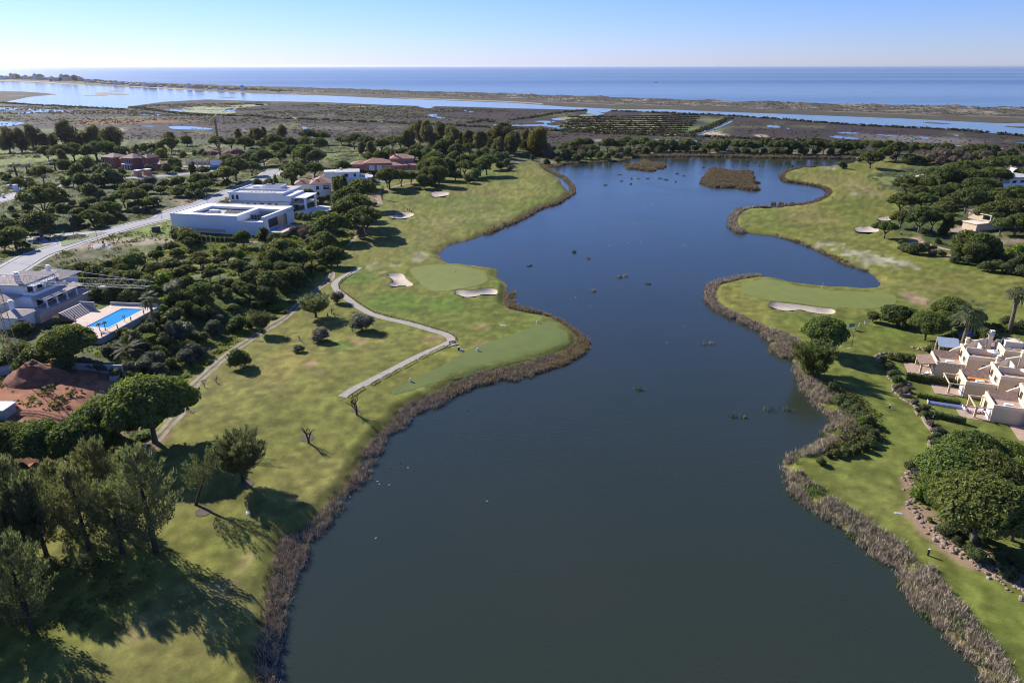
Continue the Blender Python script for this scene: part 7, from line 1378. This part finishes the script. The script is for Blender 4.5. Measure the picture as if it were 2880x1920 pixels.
slab('c4',1200,1252,1.3,.6,-.2,'pale grey cover plate in the middle of the east lawn',m_steel); slab('c4',1095,272,1.0,.3,-.4,'dark plate left of the small lawn post',m_black); slab('c4',1150,300,1.0,.3,-.4,'dark plate right of the small lawn post',m_black)
slab('b4',677,1158,.9,.5,0,'left hand cover plate by the lamp post',m_steel); slab('b4',748,1175,.9,.5,0,'right hand cover plate by the lamp post',m_steel); slab('c1',2278,1440,.6,.9,.4,'white board lying in the shade of the feathery tree',m_white,'ground_board','board'); slab('c3',762,214,.9,.25,-.2,'dark bar at the end of the stone path',m_black)
slab('b2',2270,965,1.6,.9,0,'worn round drain cover on the tee grass',m_conc); slab('b1',1470,1,.1,.1,0,'grey cabinet foot by the villa drive',m_conc)
# marker posts by the east green
for k, (x, y) in enumerate(((272,1108),(784,990),(835,972),(886,955),(1028,930),(1130,915))):
    p = P3(*nat('b4', [(x, y)])[0]); e = empty('white_post', p, 0, ['lone white post left of the bank pine','white post beside the information board','second white post right of the board','third white post right of the board','white post left of the low round tree','white post nearest the low round tree'][k], 'post', 'white posts across the east lawn'); loc(e, MB().tube([(0,0,-.2),(0,0,1.1)], .10, 8), 'shaft', m_white); loc(e, MB().tube([(0,0,1.102),(0,0,1.16)], .12, 8), 'cap', m_steel)
p = P3(*nat('b4', [(762,1000)])[0]); e = empty('information_board', p, .2, 'dark information board left of the white posts', 'sign'); loc(e, MB().box(-.9,-.05,.7, .9,.05,1.8), 'board', mat('board_face', (.20,.26,.30), .6, .1, 1)); [loc(e, MB().box(x-.05,-.04,-.2, x+.05,.04,.7), 'leg', m_wood) for x in (-.8, .8)]
def lamp(px, py, label, h=4.2, head=.28, name='lamp_post', m=None, arms=0):
    p = P3(px, py); e = empty(name, p, 0, label, 'lamp post'); loc(e, MB().tube([(0,0,-.2),(0,0,.5),(0,0,h)], [.12,.08,.06], 8), 'pole', m or m_black)
    pts = [(0,0)] if not arms else [(-.7,0),(.7,0)]
    if arms: loc(e, MB().bar((-.7,0,h-.1),(.7,0,h-.1),.07), 'arm', m or m_black)
    for (x, y) in pts:
        o = loc(e, MB().tube([(x,y,h),(x,y,h+.45)], [head*.6, head], 8), 'lantern', m_white); MB().tube([(x,y,h+.452),(x,y,h+.62)], [head*1.1, .05], 8).build('cap', m_black, o)
    return e
lamp(2395, 972, 'dark lamp post with pale lantern on the east lawn', 4.2)
for x, y, l, h in ((905,215,'lamp post on the verge in front of the grass island',9),(565,172,'lamp post at left end of the grass island',5.5),(240,195,'lamp post above the clipped corner hedge',5.5),(1490,-5,'lamp post on the verge left of front villa',8),(290,90,'short lamp post by the upper pavement',4)): (a, b), = nat('b1', [(x, y)]); lamp(a, b, l, h)
(a, b), = nat('b1', [(690,175)]); lamp(a, b, 'twin headed lamp post in the flower bed of the island', 8.5, arms=1)
(a, b), = nat('a1', [(1905,1275)]); lamp(a, b, 'lamp post beside the villa road bend', 7)
(a, b), = nat('a1', [(660,1500)]); lamp(a, b, 'lamp post among scrub above the junction', 5)
# flower bed on the island
p = P3(*nat('b1', [(690,172)])[0]); rng2 = np.random.default_rng(3); e = empty('flower_bed', (p.x, p.y, p.z+.24), 0, 'oval flower bed ringed with stones on the grass island', 'flower bed')
for k in range(22): a = k*2*math.pi/22; MB().box(-.45,-.25,0, .45,.25,.3).build('stone', m_conc, e); o = bpy.data.objects[-1] if False else e.children[-1]; o.location = (math.cos(a)*4.6, math.sin(a)*4.6, 0); o.rotation_euler[2] = a+1.57
D = sph(rng2, 500, 0); P = D*np.array([3.8, 3.8, .5]); V, F = leaf_tris(P, D, np.full(500, .4), rng2); mesh_np('plants', V, F, M_grey, parent=e)
# stone sign by the villa
p = P3(*nat('b1', [(1440,112)])[0]); e = empty('wall_sign', p, .3, 'dark brick gate block on the lawn left of front villa', 'gate block'); loc(e, MB().box(-1.6,-.5,-.2, 1.6,.5,2.3), 'block', mat('dark_brick', (.12,.10,.09), .9, .25, 2)); loc(e, MB().box(-1.7,-.6,2.3, 1.7,.6,2.45), 'coping', m_conc)
# vineyard rows of stakes
sp_ = nat('b1', [(1300,190),(1330,180),(1360,172),(1400,165),(1440,160),(1480,150),(1520,140),(1560,165),(1600,180),(1640,185),(1310,160),(1350,150),(1390,140)])
for k, (a, b) in enumerate(sp_): plant('sapling', *P3(a, b).xy, 1.3, 'small bare stake on the front villa lawn, '+ORD[k]+(' from the upper left' if k < 10 else ' in the planted rows'), 'bare stakes on the front villa lawn')
for k in range(16):
    (a, b), = nat('b1', [(1690+k*42, 205-abs(k-8)*.5)]); p = P3(a, b); e = empty('fence_post', p, 0, 'pale fence post before the villa hedge, '+ORD[k]+' from left', 'post', 'pale fence posts before the villa hedge'); loc(e, MB().box(-.12,-.12,-.2, .12,.12,2.0), 'shaft', m_cream)
for k in range(10):
    (a, b), = nat('b2', [(396+k*17, 82-k*5)]); p = P3(a, b); e = empty('fence_post', p, 0, 'dark fence post right of the front villa, '+ORD[k]+' from left', 'post', 'dark fence posts at the villa lawn'); loc(e, MB().box(-.08,-.08,-.2, .08,.08,1.7), 'shaft', m_wood)
# gate pillars on the upper road
def pillar(c, x, y, w, h, label, m=None, rw=None):
    p = P3(*nat(c, [(x, y)])[0]); e = empty('gate_pillar', p, -.35, label, 'gate pillar', 'gate pillars on the upper road'); loc(e, MB().box(-w/2,-w/2,-.2, w/2,w/2,h), 'shaft', m or m_white); loc(e, MB().box(-w*.62,-w*.62,h, w*.62,w*.62,h+.3), 'cap', m_white)
for x, y, w, h, l, m in ((1272,1035,3.2,3.6,'left red and white gate pillar before the red villa',m_pink),(1360,1025,3.2,3.6,'right red and white gate pillar before the red villa',m_pink),(780,1095,1.8,3.0,'white gate pillar right of the garden palms',None),(868,1085,1.6,3.2,'white gate pillar left of the hedge',None),(155,1180,1.8,3.6,'white gate pillar left of the parked white car',None),(95,1150,1.6,2.0,'small white pillar above the parked white car',None),(35,1235,1.0,1.6,'low white pillar at the left edge',None)): pillar('a1', x, y, w, h, l, m)
def car(c, x, y, rz, mb, label):
    p = P3(*nat(c, [(x, y)])[0]); e = empty('parked_car', p+Vector((0,0,.12)), rz, label, 'car')
    prof = [(-2.2,.35),(2.2,.35),(2.25,.75),(1.5,.95),(.8,1.45),(-1.2,1.5),(-1.9,1.05),(-2.25,.9)]
    V = [(q[0], -.85, q[1]) for q in prof]+[(q[0], .85, q[1]) for q in prof]; n = len(prof); a = MB().add(V, [tuple(range(n)), tuple(range(n, 2*n))[::-1]]+[(i, n+i, n+(i+1) % n, (i+1) % n) for i in range(n)]); loc(e, a, 'body', mb)
    loc(e, MB().add([(1.42,-.75,1.0),(1.42,.75,1.0),(.86,.7,1.42),(.86,-.7,1.42)], [(0,1,2,3)]), 'windscreen', m_glass); loc(e, MB().add([(-1.85,-.75,1.1),(-1.25,-.7,1.48),(-1.25,.7,1.48),(-1.85,.75,1.1)], [(0,1,2,3)]), 'rear_window', m_glass)
    for s_ in (-.853, .853): loc(e, MB().add([(-1.5,s_,1.0),(1.1,s_,1.0),(.65,s_,1.36),(-1.15,s_,1.38)], [(0,1,2,3)]), 'side_window', m_glass)
    for wx in (-1.35, 1.35):
        for wy in (-.8, .8): o = loc(e, MB().tube([(wx,wy-.1,.33),(wx,wy+.1,.33)], .33, 12), 'wheel', m_black); MB().tube([(wx,wy-.11,.33),(wx,wy+.11,.33)], .17, 8).build('rim', m_steel, o)
    return e
m_carw = mat('white_car_paint', (.75,.76,.78), .25, .02, 1, spec=.5); m_carb = mat('blue_car_paint', (.05,.12,.40), .25, .02, 1, spec=.5)
car('a1', 375, 1175, 1.0, m_carw, 'white car parked on the upper road at left'); car('a1', 1290, 985, .3, m_carb, 'left blue vehicle parked in the red villa gateway'); car('a1', 1335, 975, .3, m_carb, 'right blue vehicle parked in the red villa gateway'); car('a1', 345, 865, .2, m_black, 'dark vehicle at the edge of the far golf fairway')
# rockery stones
m_rock = mat('rockery_stone', (.27, .21, .16), .9, .25, 1.2, bump=.6); rk = []
for s_ in range(5):
    r_ = np.random.default_rng(400+s_); V, F = core(0, 0, .1, .5, .42, .34, 8, 5); V = V*(1+r_.uniform(-.16, .16, (len(V), 1))); rk.append(mesh_np('stone', V, F, m_rock, link=False))
def rocks(name, label, cat, c, pts, n, size, wob, seed):
    r_ = random.Random(seed); P = smooth_line(np.array([tuple(P3(*q).xy) for q in nat(c, pts)]), 4); d_ = np.r_[0, np.cumsum(np.hypot(*np.diff(P, axis=0).T))]; e = empty(name, (P[0][0], P[0][1], 0), 0, label, cat)
    for k in range(n):
        t_ = d_[-1]*(k+.5)/n; x = np.interp(t_, d_, P[:, 0])+r_.gauss(0, wob); y = np.interp(t_, d_, P[:, 1])+r_.gauss(0, wob); o = obj('stone', rk[k % 5], e, (x-P[0][0], y-P[0][1], hz(x, y)), r_.uniform(0, 6)); s_ = size*r_.uniform(.6, 1.5); o.scale = (s_, s_, s_*r_.uniform(.7, 1.1))
rocks('rockery_edge', 'curved stone edging round the flower bed left of the upper terrace', 'rockery', 'b4', [(1340,1275),(1240,1255),(1120,1225),(1040,1225),(990,1255),(1000,1290),(1060,1310),(1100,1370),(1100,1430),(1150,1480)], 60, .75, .12, 1)
rocks('rockery_edge', 'stone edging round the heather bed beside the middle lawn', 'rockery', 'c4', [(1145,70),(1150,120),(1180,160),(1230,175),(1290,170),(1300,100),(1270,50)], 40, .7, .1, 2)
rocks('rockery_edge', 'long stone edging between the fairway lawn and the pink heather', 'rockery', 'c4', [(1220,200),(1280,230),(1350,270),(1365,330),(1400,365),(1480,375)], 40, .7, .12, 3)
rocks('rockery', 'rock garden mound under the big fan palm', 'rockery', 'b4', [(1360,1165),(1410,1195),(1480,1180),(1530,1130),(1600,1100),(1660,1050),(1760,1040),(1700,1080),(1600,1140),(1480,1200)], 90, .85, .5, 4)
rocks('rockery', 'long rock garden running down the east lawn edge', 'rockery', 'c4', [(1290,860),(1300,950),(1315,1100),(1380,1240),(1480,1370),(1600,1480),(1700,1560)], 90, .55, .7, 5)
rocks('rockery', 'lower rock garden reaching the right edge', 'rockery', 'c5', [(1560,200),(1680,300),(1750,360),(1900,450),(2000,510),(2130,600),(2250,680),(2352,760)], 80, .65, .8, 6)
P_ = smooth_line(np.array([tuple(P3(*q).xy) for q in nat('c4', [(1415,375),(1450,440),(1500,500),(1515,540),(1480,590),(1475,640),(1520,690)])]), 6); e = empty('garden_wall', (P_[0][0], P_[0][1], 0), 0, 'curving pale stone wall beside the grey border', 'wall')
for k in range(len(P_)-1):
    a, b = P_[k]-P_[0], P_[k+1]-P_[0]; za, zb = hz(*P_[k]), hz(*P_[k+1]); MB().bar((a[0], a[1], za+.25), (b[0], b[1], zb+.25), .45, .6).build('stone', m_rock, e)
# earth rings round young trees
m_ring = mat('bare_earth_ring', (.115, .09, .065), .95, .2, 1.5)
def ring(px, py, r, label=None):
    p = P3(px, py); a = np.linspace(0, 2*np.pi, 25)[:-1]; drape('earth_ring', np.c_[p.x+np.cos(a)*r*.6, p.y+np.sin(a)*r*.6], .06, m_ring, res=.8)
for c, x, y, r in (('c3',470,560,2.3),('c3',912,308,1.6),('b2',408,1100,1.2),('b2',290,1080,.9),('b2',730,865,1.3),('b2',690,815,1.0),('b2',890,1003,1.1),('b2',525,888,1.6),('b2',45,1110,1.3),('b1',1985,1452,1.3),('b1',1875,1470,1.1),('c1',1865,1435,2.1),('c1',2260,1180,2.2),('c1',1760,520,1.3)): ring(*nat(c, [(x, y)])[0], r)
p = P3(*nat('c1', [(1755,520)])[0]); e = empty('leaning_stake', p, 0, 'thin leaning wooden stake beside the dirt track', 'stake'); loc(e, MB().bar((0,0,-.2),(-1.0,.5,2.2),.08), 'stake', m_wood)
# golf flags
for c, x, y, l, colr in (('b4',490,632,'yellow flag on the right hand green',(.75,.7,.05)),('b2',1830,520,'pale flag on the left hand green',(.7,.7,.1)),('a4',1130,1062,'far flag on the upper right green',(.75,.7,.05))):
    p = P3(*nat(c, [(x, y)])[0]); e = empty('golf_flag', p, 0, l, 'golf flag'); loc(e, MB().tube([(0,0,-.1),(0,0,2.2)], .03, 5), 'pole', m_white); loc(e, MB().add([(0,0,2.2),(.5,.05,2.15),(.5,.08,1.85),(0,0,1.8)], [(0,1,2,3)]), 'flag', mat('flag_cloth', colr, .8, .05, 1))
# people: one skinned body each
m_skin = mat('skin', (.45, .28, .20), .6, .03, 5); m_hair = mat('dark_hair', (.04,.03,.02), .8, .1, 5)
def person(c, x, y, rz, top, leg, label, pose='stand', h=1.76):
    p = P3(*nat(c, [(x, y)])[0]); e = empty('person', p, rz, label, 'person'); s = h/1.76; lean = .38 if pose == 'bend' else .04; fy = -1
    hip = Vector((0,0,.92)); chest = hip+Vector((0,-lean*.8,.46*math.cos(lean))); neck = chest+Vector((0,-lean*.25,.15)); head = neck+Vector((0,-.05-lean*.15,.17)); st = .28 if pose == 'walk' else .10
    pts = [hip, (hip+chest)/2, chest, neck, head, head+Vector((0,0,.09))]; rad = [.15,.14,.17,.065,.095,.07]; ed = [(0,1),(1,2),(2,3),(3,4),(4,5)]
    def add(chain, rr, root):
        i0 = root
        for q, r_ in zip(chain, rr): pts.append(q); rad.append(r_); ed.append((i0, len(pts)-1)); i0 = len(pts)-1
    for sx in (-1, 1):
        add([Vector((sx*.10,0,.86)), Vector((sx*.13,-st*sx*.5-.02,.48)), Vector((sx*.13,-st*sx*.6,.09)), Vector((sx*.14,-st*sx*.6-.17,.04))], [.105,.068,.045,.04], 0)
        if pose == 'stand': arm = [Vector((sx*.20,0,0))+chest, chest+Vector((sx*.25,0,-.28)), chest+Vector((sx*.25,-.10,-.52)), chest+Vector((sx*.25,-.12,-.60))]
        else: arm = [Vector((sx*.19,-.02,0))+chest, chest+Vector((sx*.20,-.12,-.26)), chest+Vector((sx*.06,-.28,-.44)), chest+Vector((sx*.03,-.30,-.50))]
        add(arm, [.062,.045,.032,.035], 2)
    me = bpy.data.meshes.new('body'); me.from_pydata([tuple(q*s) for q in pts], ed, []); o = bpy.data.objects.new('body', me); COL.objects.link(o)
    mo = o.modifiers.new('skin', 'SKIN'); sk = me.skin_vertices[0].data
    for i, r_ in enumerate(rad): sk[i].radius = (r_*s, r_*s)
    sk[0].use_root = True; mo.use_smooth_shade = True; sb = o.modifiers.new('sub', 'SUBSURF'); sb.levels = 1; sb.render_levels = 1
    dg = bpy.context.evaluated_depsgraph_get(); m2 = bpy.data.meshes.new_from_object(o.evaluated_get(dg)); bpy.data.objects.remove(o); m2.name = 'body'
    m2.materials.clear(); [m2.materials.append(q) for q in (m_skin, top, leg)]
    for pl in m2.polygons: zc = pl.center.z/s; pl.material_index = 2 if .10 < zc < .95 else (1 if .95 <= zc < 1.42-.4*lean and abs(pl.center.x) < .24 else 0)
    obj('body', m2, e); V, F = core(head.x*s, head.y*s+.02, head.z*s+.045, .112*s, .115*s, .10*s, 8, 4); mesh_np('hair', V, F, m_hair, True, parent=e)
    if pose == 'bend':
        hand = (chest+Vector((0,-.30,-.50)))*s; MB().bar(hand+Vector((0,.02,.15)), (.05,-.75,.03), .035).build('golf_club', m_steel, e)
    return e
navy = mat('navy_cloth', (.03,.04,.09), .9, .1, 3); redc = mat('red_cloth', (.45,.06,.05), .9, .1, 3); blk_ = mat('black_cloth', (.02,.02,.025), .9, .1, 3); wht = mat('white_cloth', (.7,.7,.7), .9, .05, 3); gry = mat('grey_cloth', (.22,.22,.24), .9, .1, 3)
person('a4', 763, 1052, .3, wht, navy, 'golfer in pale top standing on the upper right fairway', 'bend'); person('a4', 587, 1246, -.8, navy, blk_, 'golfer in dark clothes near the right lake bank', 'walk')
person('a4', 1005, 1152, 1.0, navy, gry, 'left hand golfer of the pair with a trolley on the right fairway', 'stand'); person('a4', 1052, 1150, -1.0, redc, blk_, 'right hand golfer of the pair on the right fairway', 'bend')
person('a2', 1185, 1398, .6, blk_, navy, 'golfer in black beside the lower left fairway bunker', 'stand'); person('a2', 1412, 1352, -.5, gry, blk_, 'golfer standing behind the left fairway bunker', 'bend'); person('a4', 1712, 838, 0, redc, blk_, 'person in red on the far right marsh path', 'walk')
def trolley(c, x, y, label):
    p = P3(*nat(c, [(x, y)])[0]); e = empty('golf_trolley', p, random.uniform(0, 6), label, 'golf trolley'); loc(e, MB().bar((0,.1,.25),(0,-.25,1.15),.3), 'bag', navy); loc(e, MB().bar((0,.2,.2),(0,.75,1.0),.05), 'handle', m_black)
    for s_ in (-.32, .32): o = loc(e, MB().tube([(s_-.03,.1,.16),(s_+.03,.1,.16)], .16, 10), 'wheel', m_black); MB().tube([(s_-.035,.1,.16),(s_+.035,.1,.16)], .07, 8).build('rim', m_steel, o)
    for k in range(4): loc(e, MB().bar((-.09+k*.06,-.25,1.15),(-.1+k*.065,-.37,1.45),.03), 'club', m_steel)
trolley('a4', 1018, 1153, 'golf trolley beside the pair on the right fairway'); trolley('a2', 1392, 1345, 'left golf trolley behind the fairway bunker'); trolley('a2', 1430, 1360, 'right golf trolley behind the fairway bunker'); trolley('a4', 1066, 1150, 'second golf trolley right of the pair')
# birds on the lake
m_bird = mat('white_feathers', (.82,.82,.82), .7, .03, 5); m_duck = mat('dark_feathers', (.04,.035,.03), .7, .1, 5)
def birdmesh(m, s):
    a = MB(); V, F = core(0, 0, .10*s, .26*s, .14*s, .12*s, 8, 5); a.add([tuple(v) for v in V], [tuple(f) for f in F]); V, F = core(.24*s, 0, .30*s, .07*s, .06*s, .065*s, 6, 4); a.add([tuple(v) for v in V], [tuple(f) for f in F]); a.tube([(.18*s,0,.12*s),(.23*s,0,.22*s),(.24*s,0,.3*s)], [.05*s,.04*s,.035*s], 6).bar((.29*s,0,.29*s),(.38*s,0,.27*s),.03*s).bar((-.22*s,0,.13*s),(-.38*s,0,.2*s),.08*s,.03*s); return a.mesh('body', m, True)
bw = birdmesh(m_bird, .6); bd = birdmesh(m_duck, .55); rr_ = random.Random(3)
BP = [('b3',855,107),('b3',935,70),('b3',1135,22),('b3',1308,22),('b3',1366,113),('b3',815,156),('b3',911,183),('b3',896,230),('b3',938,225),('b3',1180,192),('b3',1070,207),('b3',1577,223),('b3',582,703),('b3',722,783),('b3',1574,967),('b3',1422,1121),('a3',1435,1225),('a3',1292,1280),('a3',1392,1273),('a3',1458,1280),('a3',1520,1323),('a3',1565,1198),('a3',1220,1323),('c3',1116,955),('c3',1132,982),('c3',1223,988),('c3',1398,831),('c3',2122,1137),('c3',1100,1477),('c3',865,1098),('b3',700,1058)]
def bl(k, L_, what):
    r_ = sorted(range(len(L_)), key=lambda i: -nat(L_[i][0], [L_[i][1:]])[0][1]).index(k); n_ = len(L_)
    return (what+' nearest the camera' if r_ == 0 else what+', '+ORD[r_]+' nearest the camera' if r_ < 16 else what+', farthest of all' if r_ == n_-1 else what+', '+ORD[n_-1-r_]+' from the far shore')
for k, (c, x, y) in enumerate(BP):
    (px, py), = nat(c, [(x, y)]); gx, gy = G(px, py, .1); o = obj('water_bird', bw, None, (gx, gy, 0), rr_.uniform(0, 6)); tag(o, bl(k, BP, 'white bird floating on the lake'), 'bird', 'white birds floating on the lake')
DP = ([('c3',2245,240),('c3',2315,302),('c3',1780,350),('c3',1950,308),('c3',1240,680),('c3',1668,492),('c3',1328,785),('c3',1235,835),('b3',775,308),('b3',1075,560),('a3',1668,1232),('a3',1885,1188),('b3',755,362)])
for k, (c, x, y) in enumerate(DP):
    (px, py), = nat(c, [(x, y)]); gx, gy = G(px, py, .1); o = obj('water_bird', bd, None, (gx, gy, 0), rr_.uniform(0, 6)); tag(o, bl(k, DP, 'small dark duck floating on the lake'), 'bird', 'dark ducks floating on the lake')
# boat out at sea
gx, gy = G(1845, 232.5, 1.5); e = empty('fishing_boat', (gx, gy, 1.4), .1, 'small dark fishing boat far out on the sea', 'boat'); loc(e, MB().prism([(-7,-2),(5,-2),(9,0),(5,2),(-7,2)], -.4, 2.0), 'hull', m_black); loc(e, MB().box(-4,-1.2,2.0, 0,1.2,5.0), 'cabin', m_white); loc(e, MB().tube([(1.5,0,2),(1.5,0,8)], .2, 6), 'mast', m_black)
# mowing stripes / wheel tracks would be colour only, so the turf carries them

# ------------------------------------------------------------------ air
hm, t, b = newmat('haze'); N = t.nodes; N.remove(b); v = N.new('ShaderNodeVolumePrincipled'); v.inputs['Color'].default_value = (.80, .86, 1, 1); v.inputs['Density'].default_value = HAZE if 'HAZE' in globals() else .000016; v.inputs['Anisotropy'].default_value = .45
t.links.new(v.outputs[0], N['Material Output'].inputs['Volume'])
tag(MB().box(-95000,-400,-4, 95000,95000,90).build('haze', hm), kind='stuff')
